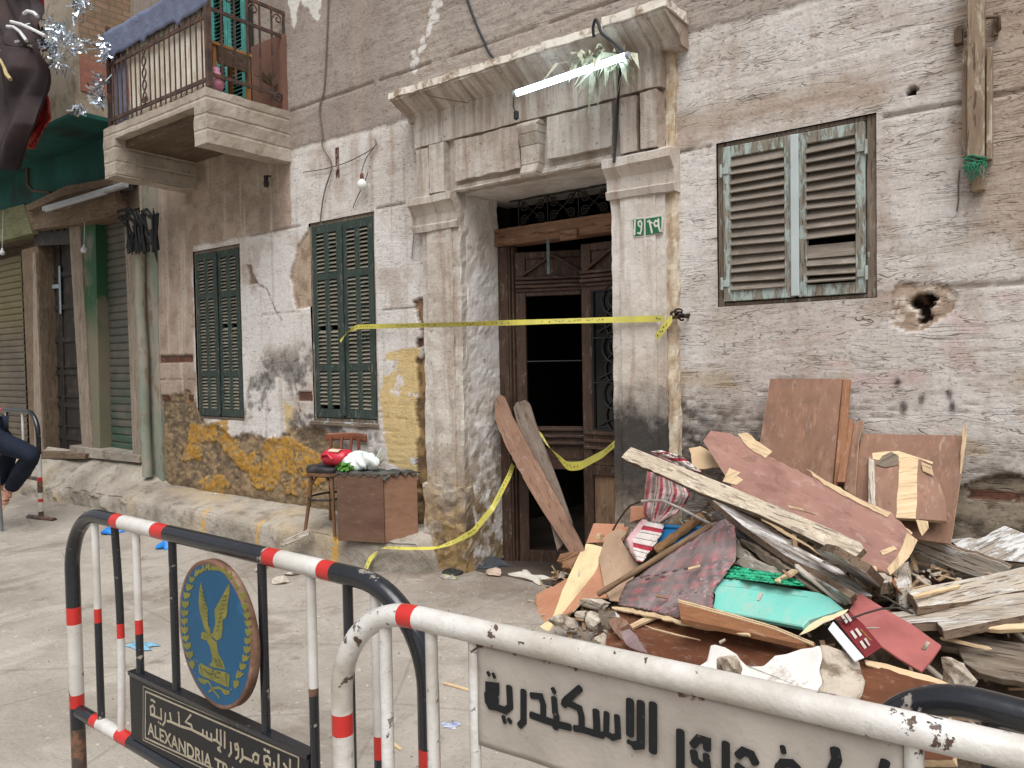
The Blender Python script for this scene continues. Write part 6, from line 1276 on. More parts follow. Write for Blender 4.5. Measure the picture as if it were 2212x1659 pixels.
MPWH = m_wood('flaking_white_plank', (184,174,162), (156,144,130), (92,82,72), .9, .85, paint=(220,218,216), pth=(.44,.52), crack=.55, bump=.9, bd=.006)
MPGY = m_wood('grey_driftwood_plank', (198,188,174), (172,158,142), (96,82,70), .9, .9, paint=(206,202,196), pth=(.52,.62), crack=.85, bump=.9, bd=.006)
MPDK = m_wood('dark_shaded_plank', (130,118,104), (104,92,80), (58,48,42), .8, .9, crack=.7, bump=.8)  # dark wood; on the low right-hand planks the tone is painted shade
MTAN = m_wood('tan_hardboard', (184,156,132), (168,140,116), (120,94,74), .1, .7, crack=.08, bump=.1)
MSAL = m_wood('salmon_board', (200,146,116), (186,130,100), (140,98,76), .12, .7, crack=.1, bump=.15)
MCHS = m_wood('dark_red_cabinet_wood', (122,78,54), (100,62,44), (62,40,30), .2, .6, crack=.25, bump=.2, paint=(146,96,66), pth=(.62,.75))
MMAH = m_wood('mahogany_board', (150,104,72), (128,86,58), (84,56,40), .4, .6, crack=.3, bump=.25)
def piece(name, lab, cat, pts, ctrl, th, m, zf=None, lift=None, al=None, jg=0, edges=None, m2=None, rough=0, bev=.0025, parent=None, group=None):
    """ctrl: three (index, lift) pairs on the heap surface"""
    g = lambda i, l: hp(*(zf(*pts[i]) if zf else pts[i]), l)
    return plank3(name, lab, pts, [g(i, l) for i, l in ctrl], th, m, zf, al, jg, edges, cat, group, m2, rough, bev, parent)
W = lambda x, y, Y, f=None: oY(*(f(x, y) if f else (x, y)), Y)
# boards standing against the wall
p = plank3('plywood_panel', 'tall brown plywood panel leaning upright against the wall under the shuttered window', [(310,200),(840,198),(768,1010),(180,1010)], [W(310,200,4.05,zN), W(840,198,4.05,zN), W(180,1010,3.86,zN)], .018, MPLY, zN, (0,3), cat='panel', m2=MPLE, rough=.003)
plank3('edge_lath', None, [(846,202),(908,208),(852,900),(790,1010),(774,1010)], [W(846,202,4.045,zN), W(908,208,4.055,zN), W(774,1010,3.855,zN)], .022, MMAH, zN, (0,4), parent=p)
plank3('narrow_board', 'narrow brown board with a broken top beside the tall plywood panel', [(872,505),(900,490),(925,520),(860,960),(800,960)], [W(872,505,4.02,zN), W(925,520,4.02,zN), W(800,960,3.84,zN)], .02, MMAH, zN, (1,3), .004, [0,1], cat='board')
plank3('narrow_board', 'pale split board standing between the two plywood panels', [(930,530),(985,500),(1000,530),(960,640),(930,1060),(850,1010),(905,640)], [W(930,530,4.04,zN), W(1000,530,4.04,zN), W(850,1010,3.87,zN)], .02, MOLD, zN, (1,4), .005, [0,1,2], cat='board', m2=MPLE)
plank3('plywood_panel', 'broad brown plywood panel leaning at the right with broken drawer front before it', [(985,602),(1722,618),(1745,700),(1640,1420),(860,1300)], [W(985,602,4.06,zN), W(1722,618,4.06,zN), W(860,1300,3.84,zN)], .016, MPLY, zN, (0,4), cat='panel', m2=MPLE, rough=.004)
plank3('splinter', 'long pale splinter standing at the right edge of the broad plywood panel', [(1728,540),(1750,545),(1752,640),(1735,760),(1700,1000),(1712,700)], [W(1728,540,4.03,zN), W(1750,545,4.03,zN), W(1700,1000,3.96,zN)], .008, MPLE, zN, (0,4), .002, cat='splinter')
dp = plank3('drawer_front', 'broken drawer front with torn cream veneer leaning on the broad plywood panel', [(1035,775),(1060,742),(1400,722),(1420,800),(1500,850),(1555,965),(1605,1110),(1610,1248),(1390,1232),(1235,1222),(1030,1195)], [W(1060,742,4.0,zN), W(1420,800,4.0,zN), W(1235,1222,3.76,zN)], .02, MPLY, zN, (0,10), .002, [3,4,5], cat='drawer front', m2=MPLE)
CP = [W(1060,742,3.997,zN), W(1420,800,3.997,zN), W(1235,1222,3.757,zN)]
for pts in ([(1255,800),(1400,780),(1390,1000),(1380,1228),(1232,1222),(1250,1000)],[(1060,745),(1400,712),(1575,700),(1560,735),(1500,828),(1412,792),(1250,800),(1150,805),(1062,790)]): plank3('torn_veneer', None, pts, CP, .003, MPLE, zN, (0,1), .003, parent=dp)
CP = [V((q.x, q.y-.005, q.z)) for q in CP]
plank3('brown_patch', None, [(1140,762),(1200,735),(1255,765),(1252,830),(1150,852),(1085,830)], CP, .003, MPDK, zN, (0,1), .003, parent=dp)
plank3('side_lath', None, [(1035,775),(1075,800),(1085,1190),(1032,1195)], CP, .006, MPGY, zN, (0,3), .002, parent=dp)
plank3('veneer_flake', 'small loose flake of cream veneer hanging from the drawer front', [(1418,812),(1495,842),(1510,915),(1430,880)], [W(1418,812,3.97,zN), W(1495,842,3.95,zN), W(1430,880,3.95,zN)], .004, MPLE, zN, None, .003, cat='veneer')
plank3('veneer_flake', 'torn cream veneer strip dangling below the drawer front', [(1380,1235),(1470,1246),(1474,1300),(1425,1358),(1405,1320)], [W(1380,1235,3.74,zN), W(1470,1246,3.74,zN), W(1405,1320,3.72,zN)], .004, MPLE, zN, None, .004, [2,3], cat='veneer')
plank3('veneer_flake', 'big torn cream ply corner lying over the end of the red-brown board', [(1070,1260),(1170,1190),(1355,1330),(1290,1385),(1200,1330)], [W(1070,1260,3.62,zN), W(1170,1190,3.68,zN), W(1290,1385,3.42,zN)], .006, MPLE, zN, None, .005, cat='veneer')
# great reddish board slanting down the heap
rb = plank3('veneer_board', 'large pinkish-red veneered board slanting down the heap behind the long weathered plank', [(1518,952),(1535,930),(1580,936),(1660,986),(1800,1052),(1925,1106),(1978,1166),(1945,1215),(1922,1240),(1860,1218),(1740,1160),(1600,1085),(1560,1018)], [W(1535,930,3.93), W(1978,1166,3.42), W(1600,1085,3.62)], .014, MPLR, None, (2,5), .006, [2,3,5,6,7,8], cat='board', m2=MPLE)
CP = [W(1535,930,3.925), W(1978,1166,3.415), W(1600,1085,3.615)]
for pts in ([(1592,937),(1612,934),(1640,955),(1668,975),(1652,990),(1618,968)],[(1740,1012),(1800,1046),(1860,1080),(1925,1108),(1915,1118),(1850,1085),(1780,1048)],[(1958,1150),(1982,1166),(1962,1205),(1945,1222),(1922,1242),(1915,1228),(1935,1205),(1950,1175)],[(1900,1190),(1930,1178),(1938,1186),(1906,1200)],[(1700,1090),(1760,1108),(1765,1113),(1704,1097)],[(1560,1040),(1575,1010),(1600,1020),(1592,1028),(1606,1036),(1590,1048)]): plank3('torn_edge', None, pts, CP, .004, MPLE, None, (0,2), .004, parent=rb)
plank3('cardboard_piece', 'torn cream cardboard piece behind the striped cloth at the foot of the wall', [(1640,235),(1770,212),(1980,315),(1982,445),(1690,475),(1665,300)], [W(1640,235,3.97,zA), W(1980,315,3.95,zA), W(1690,475,3.88,zA)], .01, m_basic('buff_card', (186,158,128), (204,180,146), 7, .9, .1, .3), zA, None, .004, cat='cardboard')
# the long plank on top and the white painted ones under it
LP = [W(1350,976,3.72), W(1858,1172,3.16), W(1510,1065,3.44)]
plank3('plank', 'long thick weathered plank lying across the top of the heap with splintered ends', [(1342,988),(1350,978),(1363,966),(1380,972),(1558,1042),(1687,1097),(1800,1144),(1858,1172),(1866,1184),(1850,1200),(1836,1205),(1740,1158),(1638,1111),(1510,1063),(1420,1021)], LP, .034, MPKE, None, (3,6), .006, [0,1,2,7,8,9,14], m2=MPKD, rough=.004)
def lifted(c, l): return [hp(x, y, d+l) for x, y, d in c]
def zp(f, *a): return [(f(x, y)+(d,)) for x, y, d in a]
plank3('plank', 'long white painted plank with peeled patches just below the weathered plank', [(235,250),(350,290),(900,560),(1240,800),(1640,1010),(2010,1310),(1840,1300),(1500,1090),(1050,860),(560,520)], lifted(zp(zC,(235,250,.2),(1640,1010,.14),(1840,1300,.16)),0), .03, MPWH, zC, (0,4), .004, [4,5,0], m2=MPKD)
plank3('plank', 'split plank with dark edge lying under the white painted plank', [(200,415),(290,368),(480,520),(700,690),(860,760),(1160,980),(1500,1180),(1760,1330),(1770,1405),(1650,1410),(1180,1080),(870,850),(560,690),(480,615)], lifted(zp(zC,(290,368,.14),(1160,980,.11),(1650,1410,.11)),0), .03, MPWH, zC, (1,5), .006, None, m2=MPKD)
plank3('batten', 'thin dark batten jutting out of the heap above the green plastic bag', [(530,690),(640,720),(880,880),(1070,1015),(1022,1048),(820,940),(640,790)], lifted(zp(zC,(530,690,.13),(1070,1015,.16),(640,790,.13)),0), .025, MPDK, zC, (1,3), .005, cat='batten')
plank3('plank', 'short white-edged plank ending in a corner at the middle of the heap', [(1360,800),(1560,840),(1940,1060),(2095,1215),(2070,1252),(2015,1262),(1600,940),(1470,880)], lifted(zp(zC,(1360,800,.20),(2095,1215,.20),(1470,880,.17)),0), .035, MPWH, zC, (1,3), .004, [0,6], m2=MPKD)
plank3('wood_block', 'small pale-faced grey block near the lower end of the red-brown board', [(1915,960),(2000,905),(2215,1062),(2222,1150),(2110,1165)], lifted(zp(zC,(1915,960,.24),(2000,905,.22),(2110,1165,.24)),0), .05, MPGY, zC, (1,2), .003, None, 'block', m2=MPKD)
plank3('wood_block', 'squared grey timber end beside the dark hollow in the heap', [(358,600),(380,525),(500,490),(520,700),(405,706)], lifted(zp(zD,(358,600,.16),(500,490,.14),(405,706,.2)),0), .08, MPGY, zD, (2,3), .004, None, 'block')
plank3('wood_offcut', 'pale rough offcut of plank lying above the green plastic bag', [(470,960),(560,890),(640,870),(1020,1052),(985,1095),(740,1050),(600,1012)], lifted(zp(zC,(470,960,.10),(1020,1052,.14),(600,1012,.10)),0), .03, MPGY, zC, (2,3), .006, None, 'offcut')
plank3('wood_offcut', 'lump of pale timber behind the corner of the tartan cloth', [(450,640),(490,650),(560,780),(640,820),(655,890),(560,900),(470,870)], lifted(zp(zC,(450,640,.06),(655,890,.1),(470,870,.06)),0), .05, MPGY, zC, (0,4), .006, None, 'offcut')
plank3('wood_offcut', 'finger of splintered tan wood sticking over the green plastic bag', [(925,1130),(985,1100),(1120,1010),(1175,1020),(1100,1080),(990,1115),(975,1150),(930,1152)], lifted(zp(zC,(925,1130,.2),(1120,1010,.2),(1100,1080,.2)),0), .014, MPLE, zC, (1,2), .003, None, 'offcut')
# planks on the right
plank3('plank', 'grey plank slanting down right of the red-brown board, splintered along its lower edge', [(478,335),(540,300),(640,300),(850,372),(1100,450),(1345,545),(1250,620),(1060,618),(950,585),(780,512),(600,430),(468,385)], lifted(zp(zD,(478,335,.14),(1345,545,.12),(600,430,.12)),0), .035, MPGY, zD, (2,5), .007, None, m2=MPKD)
plank3('plank', 'broad pale plank with bluish-white paint at the right foot of the wall', [(820,310),(930,300),(1060,305),(1180,250),(1290,195),(1640,330),(1640,560),(1452,500),(1250,480),(860,402),(890,360)], lifted(zp(zD,(820,310,.06),(1290,195,.02),(1452,500,.10)),0), .035, MPWH, zD, (3,9), .006, [0,1,2,10], m2=MPKD)
plank3('plank', 'wide grey plank with white paint dashes pointing to the right edge', [(490,745),(620,700),(950,640),(1160,600),(1700,470),(1700,690),(1380,735),(1000,815),(575,862),(545,800)], lifted(zp(zD,(490,745,.16),(1700,470,.05),(575,862,.18)),0), .035, MPGY, zD, (3,4), .005, [0,9,8], m2=MPKD)
plank3('plank', 'pale plank ending in a long frayed point over the red folder', [(-5,1050),(100,965),(300,925),(560,880),(840,815),(1452,745),(1700,720),(1700,900),(1452,930),(980,1022),(780,1062),(730,985),(520,998),(200,1040)], lifted(zp(zD,(-5,1050,.26),(1700,720,.20),(780,1062,.26)),0), .035, MPGY, zD, (4,6), .006, [0,1,2,10,11,12,13], m2=MPKD)
plank3('plank', 'plank coloured dark for shade lying low under the pale planks at the right', [(520,1015),(740,1055),(1100,1110),(1700,1220),(1700,1330),(1000,1230),(780,1190)], lifted(zp(zD,(520,1015,.06),(1700,1220,.06),(780,1190,.06)),0), .03, MPDK, zD, (1,3), .005)  # shade under the pale planks painted in as a darker tone
plank3('plank', 'brownish-grey plank at the bottom right just above the glossy black barrier', [(900,1200),(1300,1230),(1700,1300),(1700,1520),(1452,1490),(1080,1410),(960,1330)], lifted(zp(zD,(900,1200,.08),(1700,1300,.10),(1080,1410,.12)),0), .03, MPDK, zD, (1,2), .006)  # darkened the same way, shade put into its colour
plank3('plank', 'reddish splintered stick under the pale plank at the right edge', [(1110,1040),(1300,1005),(1420,1000),(1700,960),(1700,1010),(1430,1045),(1250,1055)], lifted(zp(zD,(1110,1040,.16),(1700,960,.16),(1250,1055,.16)),0), .02, MPLE, zD, (1,3), .005)
def slat(lab, zf, a, b, w, l0, l1, m=MPLE, th=.012):
    (x0, y0_), (x1, y1_) = a, b; L_ = math.hypot(x1-x0, y1_-y0_); nx_, ny_ = -(y1_-y0_)/L_*w/2, (x1-x0)/L_*w/2; dx, dy = (x1-x0)/L_, (y1_-y0_)/L_
    pts = [(x0+nx_, y0_+ny_), (x0-dx*w*.8, y0_-dy*w*.8), (x0-nx_, y0_-ny_), ((x0+x1)/2-nx_*.8, (y0_+y1_)/2-ny_*.8), (x1-nx_*.7, y1_-ny_*.7), (x1+dx*w*1.2, y1_+dy*w*1.2), (x1+nx_*.8, y1_+ny_*.8)]
    plank3('slat', lab, pts, lifted(zp(zf, (pts[0][0], pts[0][1], l0), (pts[4][0], pts[4][1], l1), (pts[2][0], pts[2][1], l0)), 0), th, m, zf, (0, 6), .003, None, 'slat', bev=.001)
slat('thin pale slat lying along the upper side of the white painted plank', zC, (800,470), (1500,880), 34, .24, .20)
slat('grey slat running below the split plank toward the red folder', zC, (1180,980), (1640,1340), 46, .17, .17, MPGY)
slat('thin dark slat between the split plank and the green bag', zC, (1140,1060), (1400,1240), 60, .13, .14, MPDK)
slat('short pale slat above the dark hollow in the heap', zD, (330,640), (200,520), 40, .24, .24, MPGY)
slat('tan slat stuck out at the lower end of the red-brown board', zC, (2020,900), (2260,1080), 30, .20, .20)
slat('split slat lying across the two long grey planks at the right', zD, (560,770), (900,690), 26, .24, .20, MPLE)
slat('thin pale slat under the end of the long weathered plank', zC, (1500,830), (1900,1010), 36, .20, .18, MPWH)
slat('brown slat beside the squared grey timber end', zD, (300,560), (420,720), 34, .20, .20, MMAH)
slat('narrow pale slat below the frayed plank beside the concrete chunk', zD, (780,1130), (1150,1210), 34, .16, .16, MPLE)
slat('grey slat lying flat below the bluish-white plank', zD, (860,430), (1300,520), 40, .12, .10, MPDK)
# turquoise board, bag, tartan cloth, sticks
n = NT('turquoise_plastic', .4, .45); v = n.co('World'); n.bump(n.noise(v, 5, 3), .1, .01); tqc = n.mx(n.rg(n.noise(v, 5, 6, .65), .45, .7), lin(122,200,186), lin(148,200,188)); tqc = n.mx(n.rg(n.noise(v, 9, 7, .72, .5), .5, .68, 0, .5), tqc, lin(188,186,172)); MTQ = n.done(n.mx(n.rg(n.noise(v, 60, 3, .6), .64, .72, 0, .6), tqc, lin(120,128,116)))
tq = [(262,1125),(285,1106),(600,1140),(900,1190),(1200,1240),(1420,1275),(1540,1330),(1690,1452),(1300,1580),(1235,1652),(800,1570),(370,1488),(248,1440),(275,1300)]
tc = lifted(zp(zC,(285,1106,.16),(1690,1452,.20),(370,1488,.20)),0)
to_ = plank3('plastic_board', 'turquoise plastic drawer board with a toothed broken left end', tq, tc, .02, MTQ, zC, (1,5), .006, [12,13,0], 'board', rough=.001)
tcr = [q_-ray(1640,1290).normalized()*.004 for q_ in tc]
for pts in ([(370,1470),(800,1552),(1235,1634),(1236,1641),(800,1560),(370,1478)],[(375,1484),(800,1566),(1238,1650),(1238,1656),(800,1573),(375,1491)],[(290,1185),(600,1215),(900,1265),(1300,1320),(1300,1324),(900,1270),(600,1221),(290,1191)]): plank3('moulded_ridge', None, pts, tcr, .004, MTQ, zC, (0,2), parent=to_)
def ruled(name, lab, cat, L_, R_, zf, lift, m, bulge=.03, wr=.008, fr=9, nu=26, nv=36, th=.003, sd=0, parent=None):
    """cloth spread between two traced edges: L_ and R_ run top to bottom; lift is (top, bottom)"""
    def edge(E_, w):
        t = w*(len(E_)-1); i = min(int(t), len(E_)-2); f = t-i; return (E_[i][0]*(1-f)+E_[i+1][0]*f, E_[i][1]*(1-f)+E_[i+1][1]*f)
    def fn(u, w):
        a, b = edge(L_, w), edge(R_, w); x, y = a[0]+(b[0]-a[0])*u, a[1]+(b[1]-a[1])*u; lf_ = lift[0]*(1-w)+lift[1]*w
        lf_ += bulge*math.sin(math.pi*u)**.7+wr*(math.sin(u*fr*2+math.sin(w*5+sd)*2)+.6*math.sin(w*fr*1.7+u*6+sd))
        return tuple(hp(*(zf(x, y) if zf else (x, y)), lf_))
    mb = MB(); mb.sheet(nu, nv, fn, th); me_uv = (nu, nv)
    o = build(mb, name, m, parent)
    uv = o.data.attributes.new('uvw', 'FLOAT_VECTOR', 'POINT'); k = (nu+1)*(nv+1)
    dat = [(i/nu, j/nv, 0) for j in range(nv+1) for i in range(nu+1)]; uv.data.foreach_set('vector', np.array(dat+dat, np.float32).ravel())
    return tag(o, lab, cat) if lab else o
n = NT('tartan_oilcloth', .45, .4); at = n.attr('uvw').outputs['Vector']; sp = n.n('ShaderNodeSeparateXYZ'); n.L(at, sp.inputs[0])
def band(ch, k, a, b): return n.ma('MULTIPLY', n.ma('GREATER_THAN', n.ma('FRACT', n.ma('MULTIPLY', ch, k)), a), n.ma('LESS_THAN', n.ma('FRACT', n.ma('MULTIPLY', ch, k)), b))
bx_, by_ = band(sp.outputs[0], 5, .1, .55), band(sp.outputs[1], 8, .1, .55); both = n.ma('MULTIPLY', bx_, by_); any_ = n.ma('MAXIMUM', bx_, by_)
c = n.mx(any_, lin(140,66,70), lin(92,62,64)); c = n.mx(both, c, lin(50,48,50)); 
r1 = n.ma('MULTIPLY', band(sp.outputs[0], 5, .72, .9), n.ma('SUBTRACT', 1.0, by_)); c = n.mx(n.ma('MULTIPLY', r1, .8), c, lin(170,72,80))
v = n.co('World'); c = n.mx(n.rg(n.noise(v, 5, 6, .65, .4), .3, .64, .28, .86), c, lin(144,130,128)); c = n.mx(n.rg(n.noise(v, 45, 2, .5), .70, .73), c, lin(196,184,176)); n.bump(n.noise(v, 11, 5, .6), .5, .012); MTTN = n.done(c)
ruled('oilcloth', 'stiff black and red tartan oilcloth draped stiffly over the middle of the heap', 'oilcloth', [zA(1900,1070), zA(1500,1320), zB(700,395), zB(550,470), zB(470,640), zB(455,720)], [(1566,1121), (1588,1138), (1589,1208), (1572,1232), (1540,1275), (1470,1330)], None, (.20,.22), MTTN, .05, .006, 5)
ruled('oilcloth_flap', 'dark folded corner of tartan oilcloth tucked under the mahogany board', 'oilcloth', [zB(1010,600), zB(900,720), zB(830,800)], [zB(1500,560), zB(1490,745), zB(1130,870)], None, (.235,.25), MTTN, .015, .004, 5, 14, 14)
def stick(lab, a, b, la, lb, r, m, zf=None, bend=.0, name='stick', cat='stick', n_=10):
    A_, B_ = hp(*(zf(*a) if zf else a), la), hp(*(zf(*b) if zf else b), lb); mb = MB()
    pts = [A_.lerp(B_, t)+V((0,0,bend*math.sin(math.pi*t))) for t in np.linspace(0, 1, 12)]; mb.tube(pts, [r*(1+.12*math.sin(i*2.1)) for i in range(12)], n_)
    mb.rough(.002, 20); return tag(build(mb, name, m, along=(B_-A_)), lab, cat)
MSTK = m_wood('round_stick_wood', (150,124,98), (122,98,76), (70,54,42), .8, .85, crack=.5, spots=.5)
stick('long straight brown stick lying along the top edge of the tartan oilcloth', zB(228,605), zA(1900,1078), .27, .25, .015, MSTK)
stick('thick brown broken pole slanting over the blue plastic crate', zA(1290,1365), zA(1800,985), .20, .22, .024, m_wood('ochre_pole', (160,122,84), (132,98,66), (84,60,42), .7, .8, crack=.5))
def splint(lab, pts, zf, lifts, m=MPLE, th=.008, jg=.003): return plank3('splinter', lab, pts, lifted(zp(zf, *[(p_[0], p_[1], l) for p_, l in zip((pts[0], pts[len(pts)//2], pts[-1]), lifts)]), 0), th, m, zf, (0, len(pts)//2), jg, None, 'splinter', bev=.001)
splint('long tan splinter of wood lying across the broken cabinet side', [(355,1045),(440,1000),(700,870),(1000,740),(1108,712),(1112,735),(900,840),(600,975),(400,1050)], zB, (.24,.24,.24), MPLE, .012)
mb = MB(); wq = [hp(*zA(x, y), l) for x, y, l in ((808,1140,.24),(870,1030,.26),(940,930,.28),(1000,870,.30),(1120,822,.31),(1250,812,.31),(1360,818,.31),(1480,870,.31),(1560,905,.30),(1740,1000,.28),(1905,1082,.25))]
mb.tube(wq[:5], .006, 8, 0); mb.tube(wq[4:], .008, 8, 1)
tag(build(mb, 'wire', [m_basic('rusted_twisted_wire', (84,68,58), (58,48,42), 40), m_basic('white_sleeved_wire', (190,184,178), (150,140,132), 20)]), 'thick bent wire arching in front of the striped cloth, white at one end', 'wire')
mb = MB(); mb.tube([hp(*zR(x, y), .36) for x, y in ((1010,600),(1090,590),(1200,550),(1300,522),(1400,515),(1470,540),(1500,552),(1440,515),(1330,450),(1300,440))], .004, 6)
tag(build(mb, 'wire', m_basic('thin_dark_wire', (70,62,56), (50,46,42))), 'thin dark wire looping over the frayed plank and the red folder', 'wire')
# striped cloth
n = NT('striped_cotton', .9, .1); at = n.attr('uvw').outputs['Vector']; sp = n.n('ShaderNodeSeparateXYZ'); n.L(at, sp.inputs[0])
c = n.mx(band(sp.outputs[0], 3.2, .08, .3), lin(206,184,180), lin(184,84,98)); c = n.mx(band(sp.outputs[0], 3.2, .5, .72), c, lin(150,146,142)); c = n.mx(n.ma('MULTIPLY', band(sp.outputs[1], 7, .2, .42), .35), c, lin(180,92,104)); c = n.mx(band(sp.outputs[0], 3.2, .84, .90), c, lin(84,104,92))
v = n.co('World'); c = n.mx(n.rg(n.noise(v, 8, 5, .6), .45, .65, 0, .4), c, lin(170,150,142)); n.bump(n.noise(v, 16, 5, .6), .5, .012); MSTR = n.done(c)
n = NT('striped_cotton_crosswise', .9, .1); at = n.attr('uvw').outputs['Vector']; sp = n.n('ShaderNodeSeparateXYZ'); n.L(at, sp.inputs[0])
c = n.mx(band(sp.outputs[1], 2.4, .30, .55), lin(214,204,198), lin(176,58,74)); c = n.mx(band(sp.outputs[1], 7.2, .05, .14), c, lin(64,84,76)); c = n.mx(n.ma('LESS_THAN', sp.outputs[0], .22), c, lin(216,176,178)); n.bump(n.noise(n.co('World'), 16, 5, .6), .5, .012); MSTX = n.done(c)
ct = thing('striped_cloth', 'red and white striped cotton cloth knotted and hanging under the long weathered plank', 'cloth', hp(*zA(1250,1030), .2))
ruled('hump', None, None, [zA(1225,272), zA(1300,330), zA(1500,440)], [zA(1330,262), zA(1560,330), zA(1800,515)], None, (.30,.24), MSTX, .012, .006, 6, 20, 20, parent=ct)
ruled('hanging_fold', None, None, [zA(1188,480), zA(1170,640), zA(1150,840), zA(1145,960), zA(1215,1040)], [zA(1600,640), zA(1650,760), zA(1580,880), zA(1500,960), zA(1340,1060)], None, (.20,.20), MSTR, .05, .012, 6, parent=ct)
ruled('loose_end', None, None, [zA(1130,1020), zA(1040,1130), zA(955,1240), zA(1000,1370), zA(1070,1480)], [zA(1370,1075), zA(1340,1180), zA(1270,1300), zA(1180,1420), zA(1130,1500)], None, (.22,.23), MSTX, .035, .006, 5, parent=ct)
# blue crate
cr = thing('plastic_crate', 'blue plastic crate half buried behind the brown pole', 'crate', hp(*zA(1500,1280), .1))
MBLC = m_basic('blue_plastic', (44,124,176), (36,108,160), 4, .4, .45, .1, dirt=(110,120,120), dsc=8, dth=(.6,.75))
cc = lifted(zp(zA,(1350,1085,.16),(1820,1105,.14),(1280,1300,.17)),0)
plank3('front_wall', None, [(1345,1105),(1830,1125),(1760,1330),(1250,1300)], cc, .004, MBLC, zA, parent=cr)
ca, nn_ = plane3(*cc); nn_ = nn_ if nn_.dot(CAM-ca) > 0 else -nn_
cf = [q_+nn_*.012 for q_ in cc]; plank3('rim', None, [(1355,1072),(1835,1098),(1828,1124),(1340,1104)], cf, .03, MBLC, zA, parent=cr, bev=.003)
s0, s1, s2, s3 = (oP(*zA(*q_), ca, nn_) for q_ in ((1345,1105),(1830,1125),(1760,1330),(1250,1300)))
for nm, a_, b_ in (('side_wall', s0, s3), ('side_wall', s1, s2), ('base', s3, s2)):
    mb = MB(); mb.prism([a_-nn_*.0045, b_-nn_*.0045, b_-nn_*.26, a_-nn_*.26], (s1-s0).normalized()*(.004 if a_ is s0 else -.004) if nm != 'base' else (s0-s3).normalized()*.004); build(mb, nm, MBLC, cr)
plank3('paper_label', None, [(1385,1240),(1440,1235),(1445,1290),(1350,1290)], [q_+nn_*.002 for q_ in cc], .001, m_basic('torn_label', (120,116,96), (80,86,90), 40), zA, parent=cr)
# boards at the left foot
piece('board', 'salmon-coloured board standing on edge left of the striped cloth', 'board', [(1250,105),(1690,122),(1600,330),(1160,345)], [(0,.02),(1,.02),(3,.05)], .012, MSAL, zE, al=(0,1), m2=MPLE)
piece('board', 'scrap of orange ply behind the bent wire', 'board', [(1000,880),(1150,870),(1160,1000),(985,1060)], [(0,.05),(1,.05),(3,.05)], .01, MSAL, zA, jg=.004)
piece('board', 'broken orange-pink board lying at the left foot of the heap behind the foam', 'board', [(560,960),(660,900),(770,862),(930,765),(1290,530),(1330,620),(1380,860),(1420,1000),(1130,1010),(1000,1160),(720,1275),(562,1325)], [(0,.03),(4,.10),(11,.05)], .012, MSAL, zE, al=(0,4), jg=.005, edges=[0,1,2,3,5,6], m2=MPLE)
piece('hardboard_sheet', 'tan hardboard sheet with a rounded broken edge beside the cream foam', 'board', [(1490,190),(1560,165),(1650,212),(1575,290),(1640,400),(1690,470),(1760,570),(1800,612),(1700,800),(1630,900),(1590,1050),(1440,1030),(1375,870),(1310,520),(1400,250)], [(0,.10),(7,.12),(11,.13)], .008, MTAN, zE, al=(0,11), jg=.003, edges=[0,1,2,3])
fo = piece('foam_strip', 'long cream foam strip with a tapering tail at the left end of the heap', 'foam', [(1150,338),(1352,376),(1335,470),(1275,690),(1195,880),(1085,1035),(935,1180),(745,1290),(705,1425),(540,1392),(600,1330),(735,1240),(800,1090),(860,915),(930,775),(1025,560),(1090,440),(1138,430)], [(0,.17),(1,.17),(7,.10)], .035, m_basic('cream_foam', (226,206,164), (208,186,144), 3, .9, .1, .3, .006, bsc=16, dirt=(186,166,132), dsc=4), zE, al=(7,0), jg=.002, rough=.004, bev=.008)
def rock(name, lab, cat, c, size, m, sd, ax=None, sub=3, par=None):
    import bmesh
    bm = bmesh.new(); bmesh.ops.create_icosphere(bm, subdivisions=sub, radius=1)
    from mathutils import noise
    r_ = random.Random(sd); cuts = [(V((r_.uniform(-1,1), r_.uniform(-1,1), r_.uniform(-1,1))).normalized(), r_.uniform(.32,.7)) for _ in range(12)]
    for v_ in bm.verts:
        p_ = v_.co
        for nn, d in cuts:
            k = p_.dot(nn)-d
            if k > 0: p_ -= nn*k
        p_ += V((noise.noise(p_*2.2+V((sd,0,0))), noise.noise(p_*2.2+V((0,sd,5))), noise.noise(p_*2.2+V((3,5,sd)))))*.12+V((noise.noise(p_*7+V((sd,2,0))), noise.noise(p_*7+V((2,sd,5))), noise.noise(p_*7)))*.05
        v_.co = p_
    R_ = ax or Matrix.Identity(3); mb = MB(); mb.add([c+R_ @ V((v_.co.x*size[0], v_.co.y*size[1], v_.co.z*size[2])) for v_ in bm.verts], [tuple(v_.index for v_ in f.verts) for f in bm.faces]); bm.free()
    o = build(mb, name, m, par); return tag(o, lab, cat) if lab else o
MPLS = m_basic('broken_plaster', (196,186,172), (166,152,136), 6, .95, .1, .9, .012, dirt=(120,106,92), dsc=9, dth=(.52,.64)); MPLW = m_basic('white_plaster_face', (224,222,218), (204,200,194), 6, .9, .15, .5, .008, dirt=(170,160,150), dsc=11, dth=(.6,.7))
VX = Matrix((CR, CU, -_f)).transposed()       # chunks are turned to lie across the slope, not to the camera exactly
TR_ = Matrix.Rotation(.5, 3, 'Y') @ VX
def chunk(lab, zf, c, sz, sd, lift=.12, name='plaster_chunk', m=MPLS, rot=0, cat='rubble chunk'):
    P_ = hp(*zf(*c), lift); dist = (P_-CAM).length/FOC; k = dist/1.8445/ (3.0157 if zf is zE else 1.603 if zf is zR else 2.0743 if zf is zD else 2.765)
    return rock(name, lab, cat, P_, (sz[0]*k*.55, sz[1]*k*.55, max(sz[1]*k*.5, .03)), m, sd, VX @ Matrix.Rotation(rot, 3, 'Z'))
